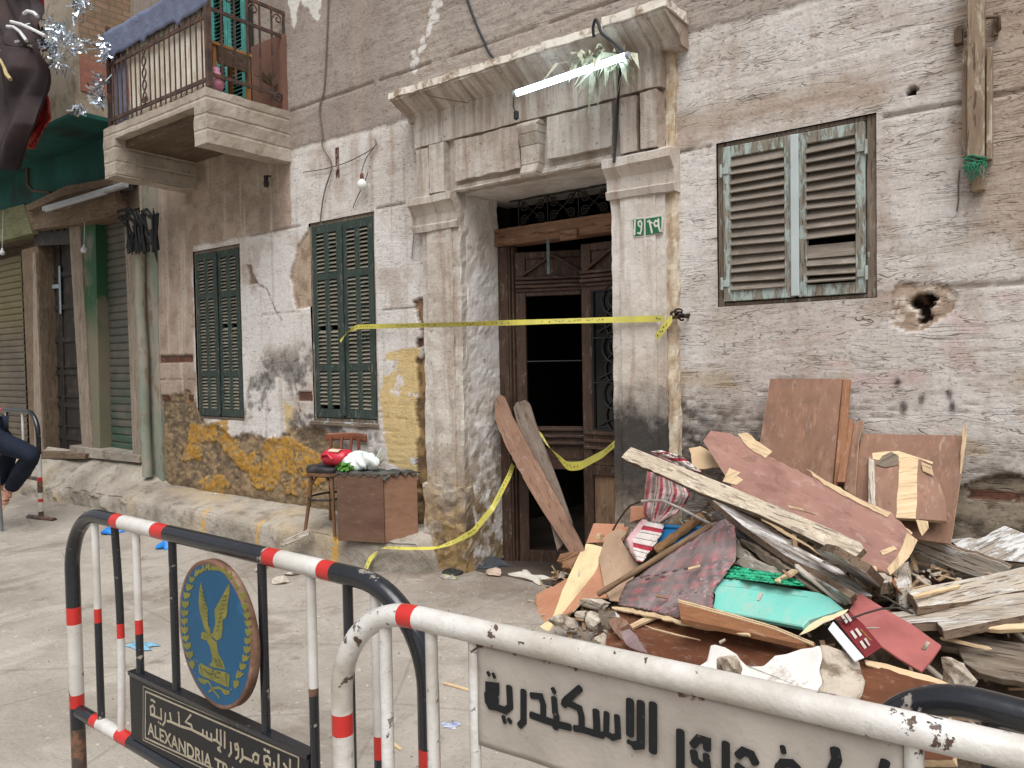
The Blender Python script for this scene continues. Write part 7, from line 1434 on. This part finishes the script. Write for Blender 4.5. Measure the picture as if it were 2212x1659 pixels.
chunk('flat grey-white plaster chunk resting on the tan hardboard', zE, (1290,1085), (460,170), 3, .22, rot=-.2); chunk('rounded plaster chunk at the toe of the heap by the foam tail', zE, (920,1330), (420,230), 4, .16); chunk('layered plaster chunk beside the dark brown block', zE, (1280,1330), (330,330), 5, .2, rot=-.8); chunk('small plaster lump behind the rounded chunk', zE, (1090,1200), (220,120), 6, .14, rot=.5)
chunk('plaster lump at the white rail below the layered chunk', zE, (1330,1520), (280,200), 8, .2)
chunk('pale cream lump on the salmon board', zE, (1325,275), (110,110), 9, .12, m=MPLE)
piece('wood_block', 'dark brown block with a white top edge among plaster chunks', 'block', [(1308,1165),(1505,1150),(1520,1225),(1400,1335),(1345,1330)], [(0,.30),(1,.30),(3,.30)], .04, MPDK, zE, al=(0,1), m2=MPWH)
piece('wood_block', 'pinkish splintered wood block leaning on the cabinet side', 'block', [(1430,1300),(1450,1255),(1500,1225),(1600,1240),(1670,1310),(1560,1370),(1515,1425)], [(0,.32),(3,.32),(6,.34)], .05, MOLD, zE, al=(3,5), jg=.004)
piece('plastic_scrap', 'torn grey translucent scrap leaning on the dark red-brown board', 'plastic scrap', [(1560,1410),(1680,1370),(1760,1440),(1900,1660),(1800,1640),(1640,1560)], [(0,.36),(2,.34),(4,.38)], .004, m_basic('dull_grey_film', (150,132,132), (120,100,100), 12, .4, .4), zE, jg=.004)
piece('wood_chunk', 'rotten splintered timber end at the left of the heap by the door', 'timber', [(805,560),(850,470),(960,445),(1062,440),(1055,500),(965,640),(860,635),(880,600)], [(0,.12),(3,.12),(5,.12)], .07, m_wood('rotten_timber', (162,120,90), (124,88,64), (66,46,36), .6, .9, crack=.9, bump=1., bd=.01), zE, al=(0,3), jg=.007)
# cabinet carcase at the front
piece('broken_board', 'broad dark red-brown cabinet board with a torn top edge across the front of the heap', 'broken board', [zB(395,725), zB(600,765), zB(840,805), zB(1000,850), zB(1200,915), zB(1500,965), zB(1800,1040), (1684,1388), (1760,1402), (1866,1427), (1960,1458), (2040,1480), (2060,1640), (1800,1640), (1500,1560), (1300,1440), zB(340,930)], [(0,.20),(9,.30),(15,.30)], .03, MCHS, al=(0,9), jg=.006, edges=list(range(11)), m2=MPLE)
piece('mahogany_board', 'straight brown board with a double pale top edge in front of the turquoise board', 'board', [zB(1108,660), zB(1200,672), zB(1700,820), zB(2212,975), zR(620,640), zR(880,742), zR(760,742), zB(2212,1095), zB(1700,985), zB(1140,872)], [(0,.29),(5,.30),(8,.31)], .02, MMAH, al=(0,4), m2=MMAH)
for k, (d0, d1) in enumerate(((0,13),(22,34))):
    pts = [zB(1110,655+d0), zB(1700,812+d0), zB(2212,962+d0), zR(620,632+d0*.6), zR(870,735+d0*.6), zR(870,735+d1*.6), zR(620,632+d1*.6), zB(2212,962+d1), zB(1700,812+d1), zB(1112,655+d1)]
    plank3('pale_edge_strip', 'pale torn ply edge strip lying along the brown board, %s of two' % ('upper', 'lower')[k], pts, [hp(*zB(1108,660), .303), hp(*zR(880,742), .313), hp(*zB(1700,985), .323)], .006, MPLE, None, (0,4), .0012, None, 'edge strip', bev=.001)
piece('torn_strip', 'ragged pale torn strip along the top edge of the dark red-brown board', 'torn strip', [zB(372,735), zB(520,742), zB(700,775), zB(860,800), zB(1040,850), zB(1230,905), zB(1600,960), zB(1900,1030), zB(1890,1050), zB(1500,985), zB(1180,935), zB(1000,890), zB(840,850), zB(600,800), zB(420,770)], [(0,.235),(7,.30),(11,.27)], .012, MPLE, al=(0,7), jg=.005)
piece('torn_strip', 'splintered tan strip at the board end above the glossy black barrier', 'torn strip', [zR(1190,845), zR(1330,870), zR(1500,920), zR(1680,975), zR(1740,1000), zR(1640,1010), zR(1480,975), zR(1320,920), zR(1200,880)], [(0,.33),(3,.33),(6,.34)], .02, MPLE, al=(0,3), jg=.006)
splint('thin pale splinter stuck on the dark cabinet side', [(740,938),(820,965),(1100,1040),(1355,1100),(1100,1050),(820,980)], zB, (.33,.33,.33), MPLE, .005, .001)
# white plaster slab at the front
ws = thing('plaster_slab', 'large broken slab of white plaster at the front of the heap behind the white barrier', 'plaster slab', hp(*zR(700,1000), .4))
piece('white_face', None, None, [(110,895),(180,845),(205,750),(235,742),(300,765),(370,800),(435,872),(470,885),(545,880),(620,815),(700,800),(790,770),(905,745),(915,850),(900,1120),(500,1080),(250,1030)], [(0,.42),(11,.36),(14,.42)], .06, MPLW, zR, jg=.006, rough=.006, parent=ws, bev=.006)
piece('broken_flank', None, None, [(908,742),(960,738),(1040,772),(1100,800),(1165,842),(1198,960),(1170,1060),(1130,1140),(905,1122),(918,850)], [(0,.35),(5,.36),(8,.42)], .07, MPLS, zR, jg=.008, rough=.01, parent=ws, bev=.006)
chunk('pale plaster fragment on the white slab', zR, (330,880), (230,190), 12, .50, m=MPLS, rot=-.6)
chunk('pale concrete chunk below the red folder at the right', zD, (910,1390), (420,230), 14, .30, rot=-.75, m=MPLS)
# red folder and booklet
MRF = m_basic('faded_red_leatherette', (172,102,97), (150,84,82), 5, .6, .3, .3, dirt=(170,110,104), dsc=5, dth=(.55,.7))
piece('folder', 'long faded red folder board slanting under the frayed plank', 'folder', [(5,895),(92,752),(330,895),(520,1000),(770,1185),(690,1300),(605,1402),(420,1290),(250,1175),(130,1040)], [(0,.22),(4,.22),(6,.27)], .012, MRF, zD, al=(1,4), rough=.003)
bk = thing('booklet', 'opened dark red booklet with a blank white page lying on the red folder', 'booklet', hp(*zR(1100,700), .3))
B0 = lifted(zp(zR,(1000,580,.34),(1090,540,.33),(1195,832,.36)),0)
piece('cover', None, None, [(1000,580),(1095,540),(1180,610),(1305,760),(1200,832)], [(0,.34),(1,.33),(4,.36)], .006, m_basic('maroon_cover', (120,40,44), (100,34,38), 8, .5), zR, parent=bk)
piece('white_page', None, None, [(958,650),(992,600),(1192,832),(1128,858)], [(0,.36),(1,.345),(3,.375)], .004, m_basic('white_page_paper', (224,224,226), (210,210,212), 5, .7, .3, .1), zR, parent=bk)
for k, (x_, y_) in enumerate(((1060,590),(1085,580),(1120,690),(1150,675),(1180,755),(1210,735))):
    piece('pale_label', None, None, [(x_-18,y_-22),(x_-4,y_-32),(x_+28,y_+12),(x_+14,y_+24)], [(0,.352),(1,.352),(3,.356)], .002, m_basic('label_paper', (204,198,188), (180,172,164), 30), zR, parent=bk, bev=0)
piece('gilt_lettering', None, None, [(1165,655),(1172,650),(1245,725),(1238,732)], [(0,.353),(1,.353),(3,.356)], .002, m_basic('gilt_print', (150,120,60), (120,50,46), 60, dth=(.45,.5)), zR, parent=bk, bev=0, jg=.002)
piece('paper_scrap', 'crumpled yellow and white paper scrap beside the turquoise board', 'paper', [(770,680),(840,620),(930,570),(1090,520),(1060,550),(980,590),(880,640),(820,670)], [(0,.30),(3,.30),(5,.31)], .004, m_basic('yellow_print_paper', (216,190,110), (206,200,190), 16, .7), zR, jg=.005, rough=.006)
# green plastic bag
n = NT('green_carrier_plastic', .35, .45); v = n.co('World'); n.b.inputs['Subsurface Weight'].default_value = .1; n.bump(n.noise(v, 20, 5, .7, 1.2), 1, .02); MGB = n.done(n.mx(n.rg(n.noise(v, 9, 4), .35, .65), lin(56,190,142), lin(40,160,118)))
ruled('plastic_bag', 'crumpled bright green plastic bag wedged above the turquoise board', 'bag', [zC(480,985), zC(400,1050), zC(300,1100)], [zC(1150,1090), zC(1240,1160), zC(1260,1210)], None, (.10,.15), MGB, .03, .012, 14, 40, 14, .002)
# small chips strewn over the heap and the street
MCHP = [MPLE, MPLS, MOLD, MPGY]; r_ = random.Random(21)
chips = ['pale torn chip of ply', 'crumb of broken plaster', 'brown wood chip', 'grey wood chip']
spots = [(1500,1225,'near the striped cloth'),(1640,1290,'on the turquoise board'),(1700,1240,'over the split plank'),(1560,1385,'on the dark red-brown board'),(1890,1230,'at the end of the weathered plank'),(2060,1330,'on the planks at the right'),(1430,1290,'on the tartan oilcloth'),(1250,1240,'on the cream foam'),(1770,1180,'on the weathered plank'),(2000,1395,'beside the red folder')]
for k, (x_, y_, w_) in enumerate(spots):
    P_ = hp(x_, y_, .33); a = r_.uniform(0, 3.1); L_ = r_.uniform(.014,.034); d = (V((1,0,0))*math.cos(a)+V((0,.82,.57))*math.sin(a)).normalized(); mb = MB(); mb.bar(P_-d*L_, P_+d*L_, r_.uniform(.006,.014), .005, (0,-.57,.82)); mb.rough(.005, 30, k)
    tag(build(mb, 'wood_chip' if k % 4 != 1 else 'plaster_crumb', MCHP[k % 4], along=d), chips[k % 4]+' '+w_, 'chip')
# ---------------------------------------------------------------- hangings and tinsel at the upper left
def ruledY(name, lab, cat, L_, R_, zf, Y, m, amp=.03, fr=7, nu=40, nv=50, th=.004, sd=0, parent=None):
    def edge(E_, w):
        t = w*(len(E_)-1); i = min(int(t), len(E_)-2); f = t-i; return (E_[i][0]*(1-f)+E_[i+1][0]*f, E_[i][1]*(1-f)+E_[i+1][1]*f)
    def fn(u, w):
        a, b = edge(L_, w), edge(R_, w); p = oY(*zf(a[0]+(b[0]-a[0])*u, a[1]+(b[1]-a[1])*u), Y)
        return tuple(p+V((0, amp*(math.sin(u*fr*2+1.5*math.sin(w*4+sd))+.4*math.sin(u*fr*5+w*3)+.5*math.sin(w*9+u*4)), 0)))
    mb = MB(); mb.sheet(nu, nv, fn, th); o = build(mb, name, m, parent)
    return tag(o, lab, cat) if lab else o
n = NT('dark_brown_drape', .85, .15); v = n.co('World'); n.bump(n.noise(v, 60, 4, .6), .4, .004); MDRP = n.done(n.mx(n.rg(n.noise(v, 3, 4), .35, .65), lin(74,62,62), lin(50,44,48)))
dp_ = thing('drape', 'dark brown cloth drape tied back with a white cord at the upper left corner', 'drape', oY(*zG(0, 1560), 2.95))
ruledY('upper_fall', None, None, [(-500,-300),(-450,0),(-400,300),(-300,520)], [(360,-300),(350,0),(410,200),(440,420)], zG, 2.95, MDRP, .05, 15, 70, 50, parent=dp_)
ruledY('lower_fall', None, None, [(-420,480),(-480,800),(-450,1100),(-380,1350),(-250,1600)], [(450,430),(470,600),(350,870),(330,1150),(130,1590)], zG, 2.90, MDRP, .06, 8, 60, 60, sd=2, parent=dp_)
MCRD = m_basic('white_cord', (214,214,214), (186,186,188), 20, .7)
for pts in ([(70,250),(130,255),(190,300),(250,385)],[(105,205),(200,230),(300,275),(430,340)],[(225,130),(260,105),(320,120),(355,155)]):
    mb = MB(); mb.tube([oY(*zG(*p_), 2.80) for p_ in pts], .014, 8); build(mb, 'cord', MCRD, dp_)
mb = MB()
for pts in ([(0,560),(40,640),(60,700),(100,750)],): mb.tube([oY(*zG(*p_), 2.76) for p_ in pts], [.012,.014,.018,.016], 8)
build(mb, 'cord_end', m_basic('yellowed_cord', (186,170,120), (150,136,96), 20), dp_)
MRDC = m_basic('red_cloth', (176,40,48), (140,28,38), 6, .8, .2, .3, dirt=(170,110,90), dsc=5, dth=(.5,.65))
ruledY('red_cloth', 'red cloth hanging behind the dark brown drape', 'cloth', [(300,600),(345,800),(330,1100),(200,1420)], [(420,700),(460,900),(495,1120),(300,1400)], zG, 3.08, MRDC, .02, 5)
ruledY('red_ribbon', 'small red ribbon hanging above the silver tinsel', 'ribbon', [(385,-100),(380,60),(372,170)], [(410,-100),(412,100),(405,215)], zG, 3.05, MRDC, .006, 3, 6, 12)
n = NT('silver_tinsel', .22, .5, .95); MTIN = n.done(lin(212,220,228))
def tinsel(lab, paths, N_, sp, sd, Y):
    mb = MB(); r_ = random.Random(sd)
    for pts in paths:
        for k in range(N_):
            i = r_.randrange(len(pts)-1); t = r_.random(); x = pts[i][0]*(1-t)+pts[i+1][0]*t; y = pts[i][1]*(1-t)+pts[i+1][1]*t; b = oY(*zG(x, y), Y)+V((r_.uniform(-sp,sp), r_.uniform(-sp,sp), r_.uniform(-sp,sp)))
            d = V((r_.gauss(0,1), r_.gauss(0,.8), r_.gauss(-.5,.8))).normalized(); s_ = d.cross(V((r_.gauss(0,1), r_.gauss(0,1), r_.gauss(0,1)))).normalized()*r_.uniform(.004,.011); L_ = r_.uniform(.03,.10); m_ = b+d*L_*.5+V((r_.uniform(-.012,.012),)*3)
            mb.add([b-s_, m_-s_, b+d*L_-s_, b+d*L_+s_, m_+s_, b+s_], [(0,1,4,5),(1,2,3,4)])
        mb.tube([oY(*zG(*p_), Y) for p_ in pts], .003, 4)
    return tag(build(mb, 'tinsel_garland', MTIN), lab, 'garland', 'silver tinsel garlands')
tinsel('silver tinsel garland fanning out in front of the dark brown drape', [[(420,120),(480,200),(540,290),(620,220)],[(160,420),(300,400),(450,420),(560,330)],[(300,250),(420,320),(560,340)],[(560,330),(700,400),(790,440)],[(480,380),(470,520),(560,620),(600,480)]], 75, .05, 1, 2.98)
tinsel('silver tinsel garland dangling down past the brick side of the bay', [[(870,390),(960,400),(1000,480),(960,560)],[(930,700),(960,800),(900,880)],[(960,880),(930,960),(960,990)],[(690,1020),(770,1010)]], 55, .03, 2, 3.30)
tinsel('silver tinsel strand hanging at the very top beside the brickwork', [[(690,-40),(740,80),(720,160)],[(760,-20),(820,30)]], 45, .03, 3, 3.20)
tinsel('scrap of silver tinsel at the black scrawl on the shop pier', [[(1060,840),(1130,810),(1170,780)],[(1190,745),(1240,755)]], 8, .012, 4, YW-.12)
# bits hanging under the fascia
for lab, p_ in (('small white bulb hanging before the green pier', (795,940)), ('small white bulb hanging at the far left under the yellow board', (22,965))):
    c_ = oY(*zH(*p_), YW-.12); mb = MB(); mb.lathe([(0,-.035),(.03,-.025),(.038,0),(.03,.02),(.014,.035),(.012,.06),(0,.062)], Matrix.Translation(c_), 14); mb.tube([c_+V((0,0,.05)), c_+V((0,.03,.55))], .004, 5); tag(build(mb, 'light_bulb', m_basic('hung_bulb_white', (212,214,216), (190,194,198), 5, .3)), lab, 'light bulb')
# ---------------------------------------------------------------- the seated person at the left edge
KN, AN = oY(70, 984, 2.93), oY(20, 1060, 2.93)
def skin(name, nodes, edges, m, parent, rad, sub=2):
    me = bpy.data.meshes.new(name); c0 = nodes[0]; me.from_pydata([p-c0 for p in nodes], edges, []); me.materials.append(m)
    o = bpy.data.objects.new(name, me); COL.objects.link(o); place(o, Matrix.Translation(c0), parent)
    sk = o.modifiers.new('skin', 'SKIN'); sv = me.skin_vertices[0].data
    for i, r in enumerate(rad): sv[i].radius = r if isinstance(r, tuple) else (r, r); sv[i].use_root = (i == 0)
    sk.use_smooth_shade = True
    s = o.modifiers.new('sub', 'SUBSURF'); s.levels = s.render_levels = sub; return o
FW = V((CR.x, CR.y, 0)).normalized(); SD = V((-FW.y, FW.x, 0)); UP = V((0,0,1))
HP = KN-FW*.49+UP*.22; pe = thing('person', 'seated person at the left edge in dark navy trousers with one bare foot showing', 'person', V((HP.x, HP.y, 0)))
MSKN = NT('skin', .55, .35); MSKN.b.inputs['Subsurface Weight'].default_value = .1; MSKN = MSKN.done(lin(206,152,130))
L3 = lambda p, f_, s_, u_: p+FW*f_+SD*s_+UP*u_
SH = L3(HP,-.40,.10,.34); NK = L3(SH,-.03,0,.09); HD = L3(NK,.03,0,.15); HB = L3(HP,-.04,.10,.02)
KN2 = L3(HP,.10,.30,-.20); AN2 = L3(KN2,-.16,.02,-.40); TOE = L3(AN,-.02,-.05,-.135)
nodes = [HB, L3(HP,-.2,.10,.18), SH, NK, HD, L3(HD,0,0,.09), L3(HP,.05,0,0), KN.lerp(HP,.5), KN, KN.lerp(AN,.4), AN, L3(AN,-.02,-.02,-.05), TOE,
  L3(HP,.03,.2,0), KN2, AN2, L3(AN2,.12,.02,-.06), L3(SH,0,-.17,-.01), L3(SH,-.12,-.20,-.27), L3(SH,-.02,-.18,-.45), L3(SH,0,.19,-.01), L3(SH,-.12,.22,-.28), L3(SH,-.02,.2,-.46)]
edges = [(0,1),(1,2),(2,3),(3,4),(4,5),(0,6),(6,7),(7,8),(8,9),(9,10),(10,11),(11,12),(0,13),(13,14),(14,15),(15,16),(2,17),(17,18),(18,19),(2,20),(20,21),(21,22)]
rad = [(.13,.15),(.11,.14),(.11,.14),.05,(.08,.09),(.07,.08),.075,.07,.055,.052,.036,.036,(.050,.034),.075,.055,.036,(.04,.02),.05,.038,.028,.05,.038,.028]
body = skin('body', nodes, edges, MSKN, pe, rad)
MNVY = m_basic('navy_trouser_cloth', (30,38,54), (22,28,40), 7, .85, .2, .5, .006, bsc=22)
mids = [KN.lerp(AN, t) for t in (.12,.35,.62,.95)]
tn = [L3(HB,0,0,.02), L3(HP,.04,0,0), KN.lerp(HP,.6), KN.lerp(HP,.25), L3(KN,.012,0,.004), mids[0], mids[1], mids[2], mids[3], L3(HP,.04,.18,0), KN2, L3(AN2,0,0,.05)]
tr = skin('trousers', tn, [(0,1),(1,2),(2,3),(3,4),(4,5),(5,6),(6,7),(7,8),(0,9),(9,10),(10,11)], MNVY, pe, [(.145,.16),.11,.104,.098,.09,.088,.086,.08,.068,.1,.085,.06])
tr.modifiers.new('w', 'DISPLACE'); tx = bpy.data.textures.new('creases', 'CLOUDS'); tx.noise_scale = .07; tr.modifiers['w'].texture = tx; tr.modifiers['w'].strength = .03; tr.modifiers['w'].mid_level = .5
skin('shirt', [L3(HP,-.08,.10,.10), L3(HP,-.24,.10,.22), SH, L3(SH,0,-.17,0), L3(SH,-.10,-.2,-.2), L3(SH,0,.19,0), L3(SH,-.10,.22,-.2)], [(0,1),(1,2),(2,3),(3,4),(2,5),(5,6)], m_basic('grey_shirt', (110,112,118), (92,94,100), 5, .9), pe, [(.15,.17),(.13,.16),(.12,.15),.06,.052,.06,.052])
mb = MB(); mb.lathe([(0,-.02),(.075,-.01),(.095,.03),(.09,.07),(.06,.105),(0,.12)], Matrix.Translation(L3(HD,-.015,0,.03)), 16); build(mb, 'hair', m_basic('black_hair', (26,22,20), (18,16,15), 30), pe)
mb = MB()
for i in range(5):                                       # toes
    b = TOE+V((.012*(i-2)*.6, -.012-.003*abs(i-1), -.004))+V((.010*(i-2), .004*(i-2), 0)); mb.tube([b, b+V((.004,-.014,-.022)), b+V((.005,-.018,-.034))], [.010-.0008*i,.010-.0008*i,.006], 8)
build(mb, 'toes', MSKN.copy() if False else MSKN, body)
mb = MB(); mb.tube([TOE.lerp(AN,.3)+V((.042*math.cos(t), .03*math.sin(t)-.005, .012*math.cos(t))) for t in np.linspace(0, 6.28, 18)], .005, 6); build(mb, 'sandal_strap', m_basic('brown_strap', (120,76,66), (96,60,54)), pe)
for sgn in (-1, 1):
    mb = MB(); mb.lathe([(0,-.011),(.008,-.008),(.011,0),(.008,.008),(0,.011)], Matrix.Translation(L3(HD,.076,.032*sgn,.01)), 10); build(mb, 'eye', m_basic('dark_eye', (40,30,26), (30,24,22)), body)
HS = L3(HP,-.12,.08,0); stl = thing('stool', 'plain metal stool the seated person sits on, at the left edge', 'stool', V((HS.x, HS.y, 0))); MSTL = m_basic('grey_steel', (110,110,112), (90,90,94), 9, .5, .4)
zs_ = HP.z-.13; mb = MB(); mb.bx(HS.x-.16, HS.x+.12, HS.y-.16, HS.y+.18, zs_-.03, zs_); build(mb, 'seat', MSTL, stl, bevel=.005)
for dx in (-.14, .10):
    for dy in (-.14, .16):
        mb = MB(); mb.tube([V((HS.x+dx, HS.y+dy, zs_-.03)), V((HS.x+dx*1.15, HS.y+dy*1.1, 0))], .014, 8); build(mb, 'leg', MSTL, stl)
# ---------------------------------------------------------------- litter
def gz(p): return V((p.x, p.y, float(gh(np.array([p.x]), np.array([p.y]))[0])))
def gp_(x, y, z=None):
    p = oZ(x, y, 0.0 if z is None else z)
    if z is None:
        for _ in range(4): p = oZ(x, y, float(gh(np.float64(p.x), np.float64(min(p.y, 4.4)))))
    return p
def crumple(lab, name, cat, c, sx_, sy_, hgt, m, sd, rot=0):
    r_ = random.Random(sd); ph = [r_.uniform(0, 6) for _ in range(6)]; ca, sa = math.cos(rot), math.sin(rot)
    def fn(u, w):
        x, y = (u-.5)*sx_*(1+.25*math.sin(w*6+ph[0])), (w-.5)*sy_*(1+.25*math.sin(u*7+ph[1])); k = (1-(2*u-1)**4)*(1-(2*w-1)**4)
        return (c.x+x*ca-y*sa, c.y+x*sa+y*ca, c.z+.004+k*hgt*abs(.5+.5*math.sin(u*9+ph[2]+2*math.sin(w*5+ph[3]))*math.cos(w*7+ph[4])))
    mb = MB(); mb.sheet(16, 14, fn, .0015); return tag(build(mb, name, m), lab, cat)
MBLP = m_basic('blue_bag_plastic', (30,110,196), (40,130,204), 12, .4, .4, .4); MLBC = m_basic('pale_blue_fabric', (126,166,188), (108,150,174), 20, .85)
crumple('bright blue plastic bag lying in the gutter behind the black barrier rail', 'plastic_bag', 'bag', gp_(246, 1150), .22, .16, .07, MBLP, 1)
crumple('blue plastic scrap in the gutter below the yellow kerb mark', 'plastic_scrap', 'plastic', gp_(361, 1182), .16, .14, .08, MBLP, 2)
crumple('pale blue face mask dropped on the street', 'face_mask', 'mask', gp_(304, 1396), .17, .09, .015, MLBC, 3, .3)
crumple('white rag lying flat on the threshold at the doorway', 'rag', 'rag', gp_(1145, 1247), .30, .14, .03, m_basic('dirty_white_sack', (206,202,190), (180,174,160), 8, .9), 4, -.2)
crumple('dark grey rag heaped beside the doorway', 'rag', 'rag', gp_(1045, 1222), .34, .16, .06, m_basic('dark_grey_rag', (74,78,82), (54,58,62), 10, .9), 5, .4)
crumple('colourful torn packaging beside the black disc', 'packaging', 'packaging', gp_(968, 1248), .14, .08, .02, m_basic('printed_pack', (170,120,160), (70,140,90), 40, .6, dirt=(200,190,60), dsc=50), 6)
crumple('white scrap of paper on the pavement under the ochre wall', 'paper', 'paper', gp_(470, 1072, .29), .12, .07, .03, m_basic('white_scrap', (220,220,218), (200,200,198), 9), 7, .6)
crumple('crumpled pale scrap on the pavement edge near the corner', 'paper', 'paper', gp_(400, 1068, .28), .07, .05, .02, m_basic('buff_scrap', (206,198,184), (180,170,156), 9), 8)
crumple('shiny foil scrap on the pavement by the shop pier', 'foil', 'foil', gp_(274, 1052, .28), .16, .05, .02, m_basic('foil_scrap', (190,186,160), (120,150,150), 12, .3, .5), 9)
crumple('small printed card lying on the street beside the white barrier', 'card', 'card', gp_(973, 1568), .075, .055, .004, m_basic('printed_card', (90,110,160), (210,210,214), 26, .5), 10, .5)
dk = gp_(978, 1238); mb = MB(); mb.lathe([(.02,0),(.02,.016),(.05,.02),(.062,.014),(.068,.018),(.075,.012),(.075,0)], Matrix.Translation(dk), 24); tag(build(mb, 'rubber_disc', m_basic('black_rubber', (52,54,52), (38,40,38), 9, .7)), 'black rubber disc lying on the ground by the pavement end', 'disc')
bk_ = gp_(1065, 1243); rock('brick', 'pale broken brick lying on the ground in front of the doorway', 'brick', bk_+V((0,0,.025)), (.115,.05,.032), m_basic('dusty_brick', (190,170,154), (166,146,130), 12, .95, .1, .6), 31)
mb = MB(); mb.tube([gp_(1010, 1228, .06), gp_(1060, 1210, .07), gp_(1110, 1196, .08)], .022, 8); tag(build(mb, 'pipe', m_basic('grey_pipe', (112,100,90), (90,80,72), 8)), 'short grey pipe lying against the doorway reveal', 'pipe')
# stones in the gutter left of the chair
MGST = m_basic('gutter_stone', (196,186,174), (170,158,146), 9, .95, .1, .8, .01, dirt=(130,116,104), dsc=12)
for k, (x_, y_, a, b, h_, lab) in enumerate(((590,1216,.16,.07,.03,'flat pale stone in the gutter'),(640,1240,.15,.07,.035,'pale stone nearest the black barrier rail in the gutter'),(560,1232,.10,.05,.03,'small stone left of the gutter stones'),(668,1222,.09,.05,.03,'small stone right of the gutter stones'),(610,1260,.13,.06,.03,'broken slab piece under the black barrier rail'))):
    rock('stone', lab, 'stone', gp_(x_, y_)+V((0,0,h_*.4)), (a*.9, b*1.1, h_*1.3), MGST, 41+k, Matrix.Rotation(k*1.1, 3, 'Z'))
cq = oY(638, 1180, 3.60); mb = MB(); mb.bar(cq+V((-.13,-.03,0)), cq+V((.12,.04,.12)), .06, .045); mb.rough(.014, 9, 3); tag(build(mb, 'wood_lump', MPGY, along=(1,.3,.4), bevel=.006), 'grey wood lump leaning on the kerb near the chair', 'wood lump')
for lab, a, b, w in (('long pale splinter lying on the street right of the black barrier', (958,1478), (1022,1496), .016), ('pale wooden splinter on the street behind the white barrier end', (832,1596), (866,1622), .014), ('thin splinter far along the street before the kerb', (505,1110), (520,1120), .01)):
    p0, p1 = gp_(*a)+V((0,0,.006)), gp_(*b)+V((0,0,.006)); mb = MB(); mb.bar(p0, p1, w, .006); mb.rough(.002, 40); tag(build(mb, 'splinter', MPLE, along=(p1-p0)), lab, 'splinter')
# grit and crumbs: nobody could count these
mb = MB(); r_ = random.Random(77)
for k in range(1700):
    x, y = r_.uniform(-9, .6), r_.uniform(.6, 4.1)
    if r_.random() < .45: y = 4.15-abs(r_.gauss(0, .35)); 
    if y > 3.62 and x < -3.7: y = 3.66-abs(r_.gauss(0,.12))
    if r_.random() < .25: x, y = -2.4+r_.gauss(0,.7), 3.4+r_.gauss(0,.35)
    y = min(y, 4.1); s_ = r_.uniform(.003,.009)*(1.8 if r_.random() < .06 else 1); z = float(gh(np.float64(x), np.float64(y)))
    a = r_.uniform(0, 3.1); c_, s2 = math.cos(a)*s_, math.sin(a)*s_; t = r_.uniform(.3,.9); e = r_.uniform(.4,.9)
    mb.add([(x-c_,y-s2,z-.002),(x+s2*e,y-c_*e,z-.002),(x+c_,y+s2,z-.002),(x-s2*e,y+c_*e,z-.002),(x+r_.uniform(-.3,.3)*s_,y+r_.uniform(-.3,.3)*s_,z+s_*t)], [(0,1,4),(1,2,4),(2,3,4),(3,0,4)], 0 if r_.random() < .6 else 1)
for k in range(500):
    x = r_.uniform(-9, -3.9); y = 4.08-abs(r_.gauss(0,.07)); s_ = r_.uniform(.004,.014); z = .31-.33*(4.1-y)**1.2
    mb.add([(x-s_,y,z-.01),(x,y-s_,z-.01),(x+s_,y,z-.01),(x,y+s_,z-.01),(x,y,z+s_*.7)], [(0,1,4),(1,2,4),(2,3,4),(3,0,4)], 0 if r_.random() < .5 else 1)
tag(build(mb, 'grit', [m_basic('pale_grit', (186,176,164), (160,150,138), 5), m_basic('brown_grit', (124,106,90), (92,80,70), 5)], M=Matrix.Identity(4)), kind='stuff')
